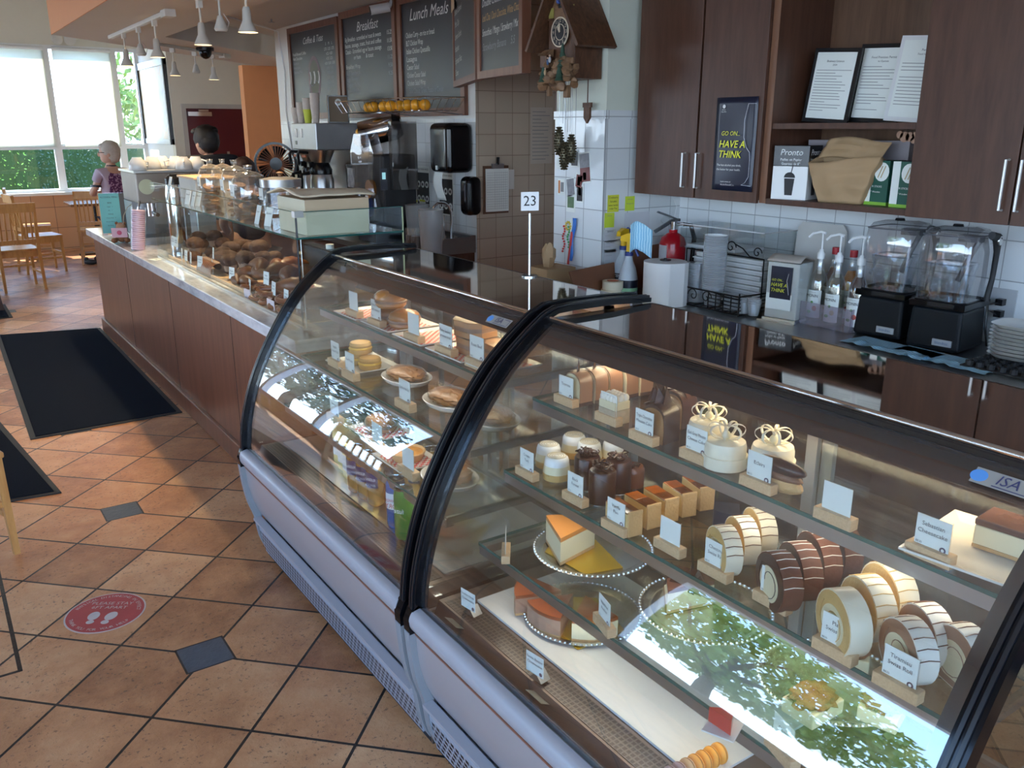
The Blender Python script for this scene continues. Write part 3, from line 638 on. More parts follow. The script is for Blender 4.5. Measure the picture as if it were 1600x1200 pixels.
# ribboned round cakes
t=thing('ribbon_cake','round ivory cake with looped ribbon top, nearest the front of the top shelf','cake',at(1147,737,Z1)+Vector((.01,.036,0)),0,'round ivory ribbon cakes'); t.scale=(1.12,1.12,1.2)
MB().lathe([(0,0),(.040,0),(.0415,.001),(.042,.022),(.0405,.023),(.038,.0215),(0,.021)],icing,36).b2((.034,-.004,.002),(.046,.004,.02),icing).build('collar',t)
MB().lathe([(.0385,.018),(.0385,.038),(.036,.046),(.028,.049),(0,.0495)],icing,36).build('body',t)
mb=MB()
for k in range(7):
    a=k*2*PI/7+.2; L=.030; pts=[(math.cos(a)*(L*.5*(1-math.cos(s*2*PI)))*1.15, math.sin(a)*(L*.5*(1-math.cos(s*2*PI)))*1.15,.053+.010*math.sin(s*2*PI)+.010*(1-s)+.008*math.sin(PI*s)) for s in [i/14 for i in range(15)]]
    mb.add(*(lambda P:( [p+Vector((-math.sin(a),math.cos(a),0))*w for p in P for w in(-.0028,.0028)], [(2*i,2*i+1,2*i+3,2*i+2) for i in range(len(P)-1)]))([Vector(p) for p in pts]),icing,True)
mb.ball((0,0,.056),.008,creamc,10); mb.build('ribbon_bow',t,solid=.0008)
dup(t,at(1119,702,Z1)+Vector((.01,.036,0)),.5,'round ivory cake with looped ribbon top, behind and left of the front one')
dup(t,at(1222,745,Z1)+Vector((.01,.036,0)),1.2,'round ivory cake with looped ribbon top, just behind the eclair')
t=thing('eclair','chocolate glazed eclair with crossed nut filling behind its card','eclair',at(1236,776,Z1)+Vector((.004,.036,0)),.05); t.scale=(.85,1.15,1.25)
MB().ball((0,0,.014),.05,crust,20,(.40,1,.30),nz=.05).build('pastry_base',t)
MB().ball((.0,0,.026),.047,mat('filling',(.22,.10,.05),.4,bump=.5),20,(.40,1,.22),nz=.1,fq=30).build('filling',t)
MB().ball((0,0,.040),.052,choc,24,(.36,1.02,.25)).build('chocolate_top',t)
# square plate with the cheesecake block
p=at(1425,893,Z1); t=thing('square_plate','white square plate carrying the cheesecake block at the shelf end','plate',(1.37,.61,Z1),.12)
MB().prism([(-.085,-.08),(.085,-.08),(.085,.08),(-.085,.08)],.004,ceramic).build('well',t,bev=.003)
mb=MB(); o_=[(-.11,-.10),(.11,-.10),(.11,.10),(-.11,.10)]; i_=[(-.085,-.08),(.085,-.08),(.085,.08),(-.085,.08)]
vs=[(a,b,.013) for a,b in o_]+[(a,b,.004) for a,b in i_]+[(a,b,.009) for a,b in o_]+[(a,b,0) for a,b in i_]
mb.add(vs,[(k,(k+1)%4,4+(k+1)%4,4+k) for k in range(4)]+[(8+k,12+k,12+(k+1)%4,8+(k+1)%4) for k in range(4)]+[(k,8+k,8+(k+1)%4,(k+1)%4) for k in range(4)],ceramic); mb.build('rim',t)
t=thing('cheesecake_slice','cheesecake block with dark glossy top on the white square plate','cake slice',(1.405,.585,Z1+.006),.1)
MB().b2((-.035,-.055,0),(.035,.055,.006),crust).build('crust',t); MB().b2((-.035,-.055,.006),(.035,.055,.040),creamc).build('filling',t,bev=.002); MB().b2((-.036,-.056,.040),(.036,.056,.052),mat('dark berry glaze',(.10,.05,.04),.12,var=.4,scale=30)).build('glaze',t,bev=.003)
sg(1440,893,Z1,'Sebastian|Cheesecake','on the square plate',pos=Vector((1.262,.655,Z1+.014)))
# cream tarts
t=thing('cream_tart','white capped cream tart in a clear cup, nearest the shelf front','tart',at(875,753,Z2)+Vector((.01,.028,0)),0,'cream tarts on the middle shelf'); t.scale=(1.12,1.12,1.12)
MB().lathe([(0,0),(.031,0),(.032,.014),(.0315,.016)],sponge,24).build('sponge_layer',t); MB().lathe([(.0315,.016),(.029,.034)],creamc,24,cap=False).build('cream_layer',t)
MB().lathe([(.029,.034),(.0285,.042),(.026,.050),(.022,.0535),(0,.054)],mat('white mousse',(.87,.86,.83),.3,var=.02),24).build('white_cap',t)
mb=MB()
for r in (.0055,.011,.0165,.0215): mb.tube([(r*math.cos(a),r*math.sin(a),.054) for a in [k*PI/10 for k in range(20)]],.0009,mat('swirl',(.62,.52,.34),.5),5,closed=True)
mb.build('swirl',t)
for i,p in enumerate([(862,733),(902,717),(926,729),(966,727)]): dup(t,at(*p,Z2)+Vector((.01,.028,0)),i,['white capped cream tart at the far end of the middle shelf','white capped cream tart behind the first two','white capped cream tart behind the tall chocolate cylinder','white capped cream tart under the top shelf rail'][i])
t=thing('black_forest_cake','dark chocolate cylinder with curled shavings, nearest its card','cake',at(948,790,Z2)+Vector((.008,.028,0)),0,'black forest cylinders on the middle shelf'); t.scale=(1.15,1.15,1.22)
MB().lathe([(0,.002),(.028,.002),(.0285,.062),(.026,.066),(0,.067)],choc,28).build('body',t); MB().lathe([(0,0),(.032,0),(.032,.0018),(0,.0018)],silver,28).build('base_disc',t)
mb=MB(); R=random.Random(5)
for k in range(26):
    a=R.uniform(0,6.28); r=R.uniform(.002,.018); c=Vector((r*math.cos(a),r*math.sin(a),.068+R.uniform(0,.010))); q=R.uniform(.006,.011); ax=Matrix.Rotation(R.uniform(0,6),3,'Z')@Matrix.Rotation(R.uniform(-1,1),3,'X')
    mb.tube([c+ax@Vector((q*math.cos(s),q*.6*math.sin(s),s*.0008)) for s in [i*.75 for i in range(7)]],.0015,choc,5)
mb.build('chocolate_curls',t)
for i,p in enumerate([(924,766),(973,772)]): dup(t,at(*p,Z2)+Vector((.008,.028,0)),i+1,['dark chocolate cylinder with curled shavings, the taller looking left one','dark chocolate cylinder with curled shavings, behind the front one'][i])
t=thing('glazed_chocolate_cake','short cylinder cake with reddish brown chocolate glaze behind the flan bars','cake',at(995,764,Z2)+Vector((.008,.028,0)))
MB().lathe([(0,0),(.031,0),(.0315,.046),(.027,.052),(0,.053)],choc2,28).build('body',t); mb=MB()
for k in range(10): a=k*2.4; mb.tube([(.02*math.cos(a)*s,.02*math.sin(a)*s+.004*math.sin(s*6),.0545) for s in (-1,-.5,0,.5,1)],.0013,choc,5)
mb.build('glaze_threads',t)
# flan bars
flanc=mat('flan custard',(.72,.50,.20),.45,var=.06); t=thing('flan_bar','vanilla flan bar with scorched caramel top, nearest its card','tart',at(992,836,Z2)+Vector((.0,.040,0)),-.1,'vanilla flan bars on the middle shelf'); t.scale=(1.12,1.12,1.2)
MB().b2((-.0165,-.036,.002),(.0165,.038,.044),flanc).build('custard',t); MB().b2((-.017,-.041,0),(.0175,-.036,.050),crust).b2((-.017,-.041,0),(.0175,.038,.003),crust).build('crust',t,bev=.0015)
MB().b2((-.016,-.034,.044),(.016,.002,.0462),caram_d).b2((-.016,.002,.044),(.016,.038,.0462),caram).build('caramel_top',t,bev=.001)
for i,p in enumerate([(1021,824),(1050,814),(1079,805),(1108,795)]): dup(t,at(*p,Z2)+Vector((0,.040,0)),-.1-.06*i,['second flan bar with orange scorched top from the card','middle flan bar of the row of five','fourth flan bar from its card','last flan bar, half under the top shelf rail'][i])
# swiss rolls: discs with their axis along X, cut faces towards the customers
def roll(px,py,r,th,outer,sp,fill,label,group,name='swiss_roll_slice',lines=True):
    t=thing(name,label,'cake slice',at(px,py,Z2)+Vector((.0,r*.8,0)),random.uniform(-.04,.04)-.42,group)
    n=28; prof=[]
    for k in range(n): a=-PI/2+2*PI*k/n; prof.append((r*math.cos(a)*1.02,max(0,r+r*math.sin(a)-r*.10)))
    def disc(mb,s,x0,x1,m,dz=0):
        c=(0,r*.9); P=[(c[0]+(p[0]-c[0])*s,max(.0,c[1]+(p[1]-c[1])*s+dz)) for p in prof]
        vs=[(x0,p[0],p[1]) for p in P]+[(x1,p[0],p[1]) for p in P]; mb.add(vs,[tuple(range(n))[::-1],tuple(range(n,2*n))],m); return mb.add(vs,[(i,n+i,n+(i+1)%n,(i+1)%n) for i in range(n)],m,True)
    disc(MB(),1,-th/2,th/2,outer).build('icing',t); disc(MB(),.955,-th/2-.0008,th/2+.0008,sp).build('sponge',t)
    mb=disc(MB(),.62,-th/2-.0016,th/2+.0016,fill,-.004); mb.tube([(-th/2-.002,(.8-.028*k)*r*math.sin(k*.42),r*.9+(.8-.028*k)*r*math.cos(k*.42)*.97) for k in range(2,20)],.0009,sp,4); mb.build('filling',t)
    if lines:
        mb=MB(); 
        for k in range(9):
            a=-1.3+k*.33; mb.tube([(-th/2,r*1.03*math.sin(a),r*.9+r*1.0*math.cos(a)),(0,r*1.035*math.sin(a+.03),r*.9+r*1.008*math.cos(a+.03)),(th/2,r*1.03*math.sin(a-.02),r*.9+r*1.0*math.cos(a-.02))],.0009,lines if lines is not True else choc2,4)
        mb.build('piped_lines',t)
    return t
cn=('closest to the chestnut card','in the middle of the chestnut three','at the back of the chestnut three')
for p,w in zip([(1153,905),(1181,888),(1208,872)],cn): roll(*p,.051,.035,icing,sponge,creamc,'pale iced swiss roll slice with brown lines, '+w,'chestnut swiss roll slices')
cn=('showing its cream centre beside the chocolate card','second from the chocolate card','third from the chocolate card','last one, under the top shelf rail')
for p,w in zip([(1244,962),(1276,945),(1305,925),(1338,908)],cn): roll(*p,.056,.038,cocoa,choc,creamc,'dark chocolate swiss roll slice with white piping, '+w,'chocolate swiss roll slices',lines=whip)
cn=('smooth and unlined, closest to the plain card','in the middle of the plain three','farthest from the plain card')
for k,(p,w) in enumerate(zip([(1350,1034),(1388,1010),(1420,985)],cn)): roll(*p,.058,.039,icing,sponge,creamc,'ivory iced swiss roll slice, '+w,'plain swiss roll slices',lines=(False if k==0 else sponge))
cn=('showing first beside the tiramisu card','behind the first one','nearest the black end frame')
for p,w in zip([(1452,1078),(1480,1052),(1540,1090)],cn): roll(*p,.054,.036,whip,mocha,creamc,'cocoa dusted cream swiss roll slice, '+w,'tiramisu swiss roll slices',lines=choc2)
t=thing('wrapped_cake','dark navy foil wrapped cake wedge behind the pale chestnut rolls','cake',at(1142,838,Z2)+Vector((.02,.03,0)),.6)
MB().prism([(-.035,-.03),(.035,-.02),(.03,.035),(-.02,.03)],.05,navy).build('foil',t,bev=.006); MB().prism([(-.04,-.032),(-.02,-.034),(-.01,.0)],.06,film,TR(0,0,0)).build('clear_wrap',t)
# beaded silver trays
def tray(x,y,z,r,label,gb=None):
    t=thing('cake_tray',label,'tray',(x,y,z),0,'beaded silver cake trays')
    MB().lathe([(0,.0),(r*.80,.0),(r*.83,.002),(r*.90,.007),(r*.99,.008),(r*1.0,.010),(r*.97,.011),(r*.90,.0095),(r*.82,.0045),(r*.79,.003),(0,.003)],silver,64).build('dish',t)
    mb=MB(); n=72
    for k in range(n): a=2*PI*k/n; mb.ball((r*.975*math.cos(a),r*.975*math.sin(a),.0115),.0042,silver,6,(1,1,.8))
    mb.build('beaded_rim',t)
    if gb: MB().prism(gb,.002,gold,TR(0,0,.0035)).build('gold_board',t)
    return t
tr=tray(1.300,1.53,Z3,.155,'beaded silver tray with a gold board and one cheesecake wedge',[(-.10,-.09),(.0,-.115),(.04,.04),(-.05,.10),(-.11,.06)])
def wedge(x,y,z,rz,L,ang,h,mats,label,name='cheesecake_slice',group=None):
    t=thing(name,label,'cake slice',(x,y,z),rz,group)
    P=[(0,0)]+[(L*math.cos(a),L*math.sin(a)) for a in [-ang/2+ang*k/6 for k in range(7)]]
    MB().prism(P,h*.12,mats[0]).build('crust',t,bev=.0008); MB().prism(P,h*.72,mats[1],TR(0,0,h*.12)).build('filling',t,bev=.0008); MB().prism(P,h*.16,mats[2],TR(0,0,h*.84)).build('top_layer',t,bev=.002); return t
p=at(885,888,Z3); wedge(p.x-.012,p.y+.01,Z3+.006,.70,.135,1.0,.075,(crust,creamc,mat('baked gold top',(.62,.25,.055),.35,var=.3)),'tall baked cheesecake wedge with golden top on the upper beaded tray')
tray(1.325,1.165,Z3,.15,'beaded silver tray holding the chocolate shard cake')
t=wedge(1.24,1.20,Z3+.004,.3,.12,1.1,.06,(crust,creamc,cocoa),'cake wedge covered in chocolate shards and orange crumb on a beaded tray','chocolate_shard_cake')
mb=MB(); R=random.Random(3)
for k in range(10): mb.prism([(-.022,0),(.02,0),(.005,.04)],.0015,choc,TR(R.uniform(.02,.11),R.uniform(-.04,.04),.045,rx=PI/2+R.uniform(-.4,.4),rz=R.uniform(0,3)))
mb.build('chocolate_shards',t)
tray(1.33,.84,Z3,.14,'beaded silver tray with crumble cakes nearest the camera')
for k,(a,b) in enumerate(((1.22,.80),(1.32,.72),(1.42,.86))):
    t=thing('crumble_cake',['brown crumble topped square cake nearest the glass','brown crumble topped square cake nearest the end frame','brown crumble topped square cake at the back of the tray'][k],'cake',(a,b,Z3+.009),.3*k,'crumble square cakes')
    MB().b2((-.045,-.035,0),(.045,.035,.03),creamc).build('cake_body',t,bev=.003); MB().ball((0,0,.034),.05,mat('crumble topping',(.30,.12,.04),.8,var=.5,scale=60,bump=1),28,(.95,.75,.30),nz=.35,fq=40,seed=k).build('crumble_topping',t)
t=thing('jelly_wedge','small red jelly wedge on white tray at the front of the lowest shelf','cake',(1.06,.87,Z3),.4)
MB().prism([(-.018,-.02),(.02,-.012),(.0,.028)],.03,mat('red jelly',(.6,.05,.03),.12),TR(0,0,.003)).build('jelly',t); MB().b2((-.03,-.03,0),(.03,.03,.003),white).build('tray',t)
sg(1172,1118,Z3,'Opera','beside the red jelly wedge',pos=Vector((1.075,.76,Z3)),rot=-.3)
# tray on the white deck
tray(1.27,1.53,ZD,.155,'beaded silver tray on the white board with three basque slices',[(-.11,-.12),(.04,-.12),(.08,.04),(-.02,.12),(-.12,.06)])
bas=mat('basque brown top',(.25,.062,.02),.3,var=.4,scale=30); bsd=mat('basque side',(.42,.25,.17),.5,var=.15)
for k,(a,b,rz) in enumerate(((1.235,1.575,2.3),(1.25,1.545,3.3),(1.27,1.52,4.25))): wedge(a,b,ZD+.006,rz,.125,.98,.058,(crust,[bsd,bsd,creamc][k],[bas,bas,caram][k]),['basque cheesecake wedge at the far side of the deck tray','middle basque cheesecake wedge of the deck tray','yellow sided basque wedge nearest the camera on the deck tray'][k],'basque_cheesecake_slice','basque cheesecake wedges')
# macarons standing in a row
mc=[mat('orange macaron',(.75,.33,.04),.6,var=.1),mat('lilac macaron',(.52,.33,.30),.6,var=.1),mat('tan macaron',(.60,.36,.16),.6,var=.1)]
p0=at(1128,1196,ZD-.006); fl=mat('macaron filling',(.30,.14,.05),.5)
for k in range(8):
    m_=mc[[0,0,0,0,2,1,1,2][k]]; t=thing('macaron',['rightmost orange macaron of the row','second orange macaron from the right','third orange macaron from the right','fourth orange macaron from the right','tan macaron between orange and lilac ones','lilac macaron next to the tan one','second lilac macaron of the row','leftmost macaron of the row'][k],'macaron',(p0.x-.021*k,p0.y+.01+.001*k,ZD-.006+.0225),0,'macarons in a row on the deck')
    T=TR(ry=PI/2+.12)
    MB().lathe([(0,-.010),(.012,-.0095),(.020,-.005),(.0215,-.002),(.021,-.0015)],m_,20,T).build('shell',t); MB().lathe([(.021,.0015),(.0215,.002),(.020,.005),(.012,.0095),(0,.010)],m_,20,T).build('shell',t); MB().lathe([(.0195,-.0015),(.0195,.0015)],fl,20,T).build('filling',t)
# ================================================================ food and drinks in the far case
q=NM('red checked paper'); x,y,z=q.pos('obj'); u=((x/.024).fr().gt(.5)-(y/.024).fr().gt(.5)).ab(); q.set(q.mix(u,(.85,.80,.76),(.72,.05,.05)),.6); check=q.m
bun=mat('glossy bun crust',(.42,.18,.05),.3,var=.3,scale=10); bread=mat('sliced bread',(.50,.27,.13),.7,var=.2); meat=mat('grey filling',(.28,.19,.15),.5,var=.5,scale=40); muf=mat('muffin bread',(.56,.34,.12),.6,var=.2,scale=15); egg=mat('egg filling',(.80,.52,.10),.4)
pie=mat('baked pie top',(.36,.15,.04),.35,var=.8,scale=35,bump=.4)
def splate(x,y,z,w,l,label,rz=0,chk=True):
    t=thing('serving_plate',label,'plate',(x,y,z),rz,'white serving plates')
    i_=[(-w*.42,-l*.42),(w*.42,-l*.42),(w*.42,l*.42),(-w*.42,l*.42)]; o_=[(-w/2,-l/2),(w/2,-l/2),(w/2,l/2),(-w/2,l/2)]
    MB().add([(a,b,.012) for a,b in o_]+[(a,b,.004) for a,b in i_]+[(a,b,.008) for a,b in o_]+[(a,b,0) for a,b in i_],[(k,(k+1)%4,4+(k+1)%4,4+k) for k in range(4)]+[(8+k,12+k,12+(k+1)%4,8+(k+1)%4) for k in range(4)]+[(k,8+k,8+(k+1)%4,(k+1)%4) for k in range(4)]+[(4,5,6,7),(15,14,13,12)],ceramic).build('dish',t)
    if chk: MB().b2((-w*.40,-l*.40,.0045),(w*.40,l*.40,.0055),check).build('checked_paper',t)
    return t
splate(1.335,2.93,Z1,.17,.20,'white plate with checked paper at the far end of the sandwich shelf')
splate(1.36,2.70,Z1,.20,.22,'white plate with checked paper under the wrapped buns')
splate(1.36,2.46,Z1,.20,.20,'white plate with checked paper and blank card beside the buns')
splate(1.36,2.22,Z1,.20,.22,'white plate with checked paper under the sliced sandwiches')
splate(1.36,2.03,Z1,.18,.14,'white plate cut off by the black divider frame')
def bunf(x,y,z,rz,label):
    t=thing('wrapped_bun',label,'sandwich',(x,y,z),rz,'cling wrapped bun sandwiches'); t.scale=(1.1,1.08,.84)
    MB().lathe([(0,0),(.043,.002),(.050,.012),(.048,.024)],bun,24).build('lower_bun',t); MB().lathe([(.050,.022),(.052,.028),(.049,.034)],meat,24,rf=lambda a,z:1+.04*math.sin(9*a)).build('filling',t)
    MB().lathe([(.049,.034),(.052,.042),(.046,.060),(.030,.071),(0,.075)],bun,24).build('upper_bun',t); MB().ball((0,0,.037),.056,film,16,(1,1,.72),nz=.12,fq=20,seed=label.__len__()).build('cling_film',t)
bunf(1.345,2.757,Z1+.007,0,'wrapped bun sandwich, lower left of the stack'); bunf(1.35,2.640,Z1+.007,1,'wrapped bun sandwich, lower right of the stack'); bunf(1.33,2.70,Z1+.071,2,'pale wrapped bun sandwich on top of the other two')
def sand(x,y,z,rz,label):
    t=thing('wrapped_sandwich',label,'sandwich',(x,y,z),rz,'cling wrapped sliced sandwiches')
    P=[(-.06,-.045),(.06,-.045),(.065,.02),(.04,.05),(-.04,.05),(-.065,.02)]
    MB().prism(P,.017,bread).build('lower_slice',t,bev=.003); MB().prism([(a*.96,b*.96) for a,b in P],.014,meat,TR(0,0,.017)).build('filling',t); MB().prism(P,.017,bread,TR(0,0,.031)).build('upper_slice',t,bev=.003)
    MB().prism([(a*1.05,b*1.06) for a,b in P],.051,film,TR(0,0,-.0005)).build('cling_film',t)
sand(1.37,2.20,Z1+.0085,PI/2,'brown bread sandwich at the bottom of the stack'); sand(1.37,2.21,Z1+.0605,PI/2+.1,'brown bread sandwich on top of the stack'); sand(1.385,2.06,Z1+.0125,PI/2-.1,'brown bread sandwich beside the divider frame'); sand(1.50,2.12,Z1+.001,0,'sandwich at the back of the shelf end')
def s2(px,py,z,txt,label,**k): return add_sign(px,py,z,txt.split('|'),label,price='Toasted on request',**k)
add_sign(0,0,Z1,[],'blank cream card on the farthest sandwich plate',blank=True,scl=1.3,pos=Vector((1.275,2.92,Z1+.012)))
add_sign(0,0,Z1,['Ham & Swiss','with mustard'],'name card in front of the wrapped buns',scl=1.3,pos=Vector((1.275,2.73,Z1+.012)))
add_sign(0,0,Z1,[],'blank cream card between buns and sliced sandwiches',blank=True,scl=1.3,pos=Vector((1.275,2.45,Z1+.012)))
add_sign(0,0,Z1,['Turkey Sandwich','on brown bread'],'name card reading Turkey Sandwich before the sliced sandwiches',scl=1.3,pos=Vector((1.275,2.24,Z1+.012)))
add_sign(0,0,Z1,['Roast Beef'],'name card on the plate beside the divider',scl=1.3,pos=Vector((1.275,2.06,Z1+.012)))
splate(1.30,2.90,Z2,.20,.24,'white plate holding the stacked breakfast muffins',chk=False)
def muffin(x,y,z,label):
    t=thing('breakfast_muffin',label,'sandwich',(x,y,z),0,'breakfast muffins')
    MB().lathe([(0,0),(.038,.001),(.042,.008),(.040,.018)],muf,24).build('lower_half',t); MB().lathe([(.041,.018),(.043,.022),(.041,.026)],egg,24,rf=lambda a,z:1+.06*math.sin(7*a)).build('egg',t); MB().lathe([(.040,.026),(.042,.034),(.037,.043),(0,.045)],muf,24).build('upper_half',t)
muffin(1.29,2.93,Z2+.0045,'lower left breakfast muffin'); muffin(1.30,2.835,Z2+.0045,'lower right breakfast muffin'); muffin(1.295,2.90,Z2+.050,'breakfast muffin on top of the pile')
add_sign(0,0,Z2,['English','Breakfast Muffin'],'name card before the breakfast muffins',scl=1.3,pos=Vector((1.20,2.94,Z2+.012)))
add_sign(0,0,Z2,['Beef Pasty'],'name card reading Beef Pasty on the middle shelf',scl=1.3,pos=Vector((1.178,2.76,Z2)))
add_sign(0,0,Z2,['Quiche of the Day'],'name card before the oval pie plates',scl=1.3,pos=Vector((1.178,2.34,Z2)))
def oval(x,y,z,rz,label,foil=False,film_=True):
    t=thing('oval_dish',label,'dish',(x,y,z),rz,'oval dishes of pie'); T=Matrix.Diagonal((1.35,1,1,1))
    MB().lathe([(0,0),(.055,0),(.075,.012),(.083,.026),(.080,.027),(.070,.014),(.052,.004),(0,.004)],ceramic,32,T).build('dish',t)
    t2=thing('baked_pie',label.replace('white oval dish','baked pie'),'pie',(x,y,z+.0265),rz,'pies in the oval dishes')
    MB().ball((0,0,.008),.062,pie,36,(1.33,.98,.34),nz=.30,fq=44,seed=x).build('crust',t2)
    if film_: MB().ball((0,0,.010),.066,film,24,(1.33,1,.34),nz=.10,fq=26).build('cling_film',t2)
oval(1.33,2.60,Z2,PI/2,'white oval dish with herb pie in film on the middle shelf'); oval(1.32,2.28,Z2,PI/2,'white oval dish with film nearer the divider'); oval(1.33,2.06,Z2,PI/2,'white oval dish next to the black divider')
splate(1.20,2.36,Z3,.16,.20,'white plate with checked paper and round quiche on the lowest shelf')
t=thing('quiche','round golden quiche with fluted rim on checked paper','pie',(1.20,2.36,Z3+.006),0)
MB().lathe([(0,0),(.045,0),(.060,.030),(.057,.032),(.050,.026)],crust,40,rf=lambda a,z:1+.03*math.sin(16*a)).build('fluted_crust',t); MB().lathe([(.051,.026),(.03,.031),(0,.032)],mat('quiche filling',(.70,.30,.06),.35,var=.5,scale=40),32).build('filling',t)
oval(1.22,2.12,Z3,PI/2,'white oval dish with smooth brown crust on the lowest shelf',film_=False)
splate(1.25,2.66,Z3,.17,.20,'white plate with checked paper and wrapped roll on the lowest shelf'); bunf(1.25,2.66,Z3+.007,.3,'wrapped bun sandwich alone on the lowest shelf')
for k,(x,y) in enumerate(((1.15,2.86),(1.15,2.50),(1.13,2.24))): add_sign(0,0,Z3,['Savoury'],['card in wood block at the far end of the lowest shelf','card in wood block before the lone wrapped bun','card in wood block by the oval dish'][k],blank=(k>0),scl=1.3,pos=Vector((x,y,Z3)))
# cans and cartons on the steel tray
def can(x,y,body,lid,label,txt,tc,gr,badge=None,h=.150,rz=0):
    t=thing('drink_can',label,'can',(x,y,.5045),rz,gr); t.scale=(1.1,1.1,1.12)
    MB().lathe([(0,.002),(.021,0),(.026,.006),(.0285,.012),(.0285,h-.016),(.026,h-.006),(.0255,h-.003)],body,28).build('body',t)
    mb=MB().lathe([(.0255,h-.003),(.0262,h),(.0245,h),(.023,h-.004),(0,h-.004)],chrome,28); mb.b2((-.004,-.010,h-.004),(.004,.006,h-.0025),chrome); mb.build('lid',t)
    mb=MB(); R_=.0289
    def arc(z0,z1,a0,a1,m):
        n=8; vs=[(R_*math.cos(a),R_*math.sin(a),z) for a in [a0+(a1-a0)*i/n for i in range(n+1)] for z in(z0,z1)]; mb.add(vs,[(2*i,2*i+2,2*i+3,2*i+1) for i in range(n)],m,True)
    if badge: arc(h*.42,h*.74,PI-.85+.5,PI+.85+.5,badge)
    a=PI+.55; c,s=math.cos(a),math.sin(a)
    for i,l in enumerate(txt): mb.text(l,.012 if len(l)>4 else .02,tc,(R_*1.03*c,R_*1.03*s,h*.60-i*.017),(s,-c,0),(0,0,1),w=.036)
    mb.build('label',t)
cg=mat('gold can',(.80,.42,.10),.25,.7,var=.06); cbl=mat('blue can',(.05,.20,.55),.25,.5); cgr=mat('green can',(.05,.24,.03),.3,.3); yl=mat('lime can top',(.65,.70,.05),.3); nb=mat('navy badge',(.02,.03,.12),.4); wt_=mat('white print',(.85,.85,.85),.5)
for k,(a,b) in enumerate(((1.135,2.475),(1.130,2.545),(1.205,2.495),(1.200,2.565),(1.128,2.62),(1.275,2.50),(1.27,2.43),(1.34,2.45))):
    can(a,b,cg,chrome,['gold drink can standing nearest the glass','gold drink can second in the front row','gold drink can behind the front one','gold drink can behind the second one','gold drink can at the far end of the row','gold drink can in the third row','gold drink can in the third row towards the blue can','rearmost gold drink can'][k],['PELLEGRINO','ARANCIATA'],wt_,'gold cans on the steel tray',nb)
can(1.115,2.285,cbl,chrome,'blue drink can with red lettering beside the green one',['CANADA','DRY'],mat('red print',(.6,.02,.03),.5),None,wt_); can(1.10,2.20,cgr,chrome,'green drink can with lime top nearest the divider',['fuze'],wt_,None)
for k in range(3):
    t=thing('drink_carton',['pale yellow carton nearest the glass, behind the cans','pale yellow carton second of three','pale yellow carton at the far end of the cans'][k],'carton',(1.17+.02*k,2.73+.085*k,.5045),.1*k,'pale yellow cartons')
    MB().b2((-.03,-.035,0),(.03,.035,.14),mat('pale yellow carton',(.80,.68,.30),.4)).b2((-.0305,-.0355,.03),(-.03,.0355,.09),white).build('body',t); MB().ypr([(-.03,.14),(.03,.14),(.004,.175),(-.004,.175)],-.035,.035,_mc['pale yellow carton']).build('gable_top',t)

for k,(px,py,lb) in enumerate(((708,976,'blank pale tag on the dark ledge under the far card'),(838,1092,'blank pale tag on the dark ledge under the Exotic Basque card'))):
    p=onz(px,py,.489); t=MB().box((0,0,0),(.030,.060,.001),mat('dull tag',(.42,.42,.34),.5),TR(ry=.5)).build('shelf_tag',loc=(.988,p.y,.492)); tag(t,lb,'tag')
# ================================================================ menu boards
slate_m=mat('chalkboard black',(.035,.035,.038),.35,var=.5,scale=3); chalk=mat('chalk white',(.75,.75,.70),.8); chalk_o=mat('chalk orange',(.60,.38,.16),.8); chalk_f=mat('chalk faded',(.30,.31,.32),.8)
redwood=wood('red brown frame wood',(.15,.055,.03),(.22,.09,.05),.4)
def board(y0,y1,z0,z1,X0,label,fill,name='menu_board',th=.03,fw_=.055):
    """y0 far end, y1 near end, facing the customers"""
    w=y0-y1; h=z1-z0; t=thing(name,label,'menu board',(X0,(y0+y1)/2,z0),-PI/2,'framed chalk menu boards')
    f=MB().b2((-w/2,-th,0),(-w/2+fw_,0,h),redwood).b2((w/2-fw_,-th,0),(w/2,0,h),redwood).b2((-w/2+fw_,-th,0),(w/2-fw_,0,fw_),redwood).b2((-w/2+fw_,-th,h-fw_),(w/2-fw_,0,h),redwood); f.build('frame',t)
    b=MB().b2((-w/2+fw_,-th*.5,fw_),(w/2-fw_,-th*.3,h-fw_),slate_m).build('chalk_panel',t)
    k=MB(); P=lambda a,c:(-w/2+fw_+a*(w-2*fw_),-th*.5,fw_+c*(h-2*fw_)); fill(k,P,w-2*fw_,h-2*fw_); k.build('chalk_writing',b)
    return t
yb=lambda x:onx(x,100,3.33).y
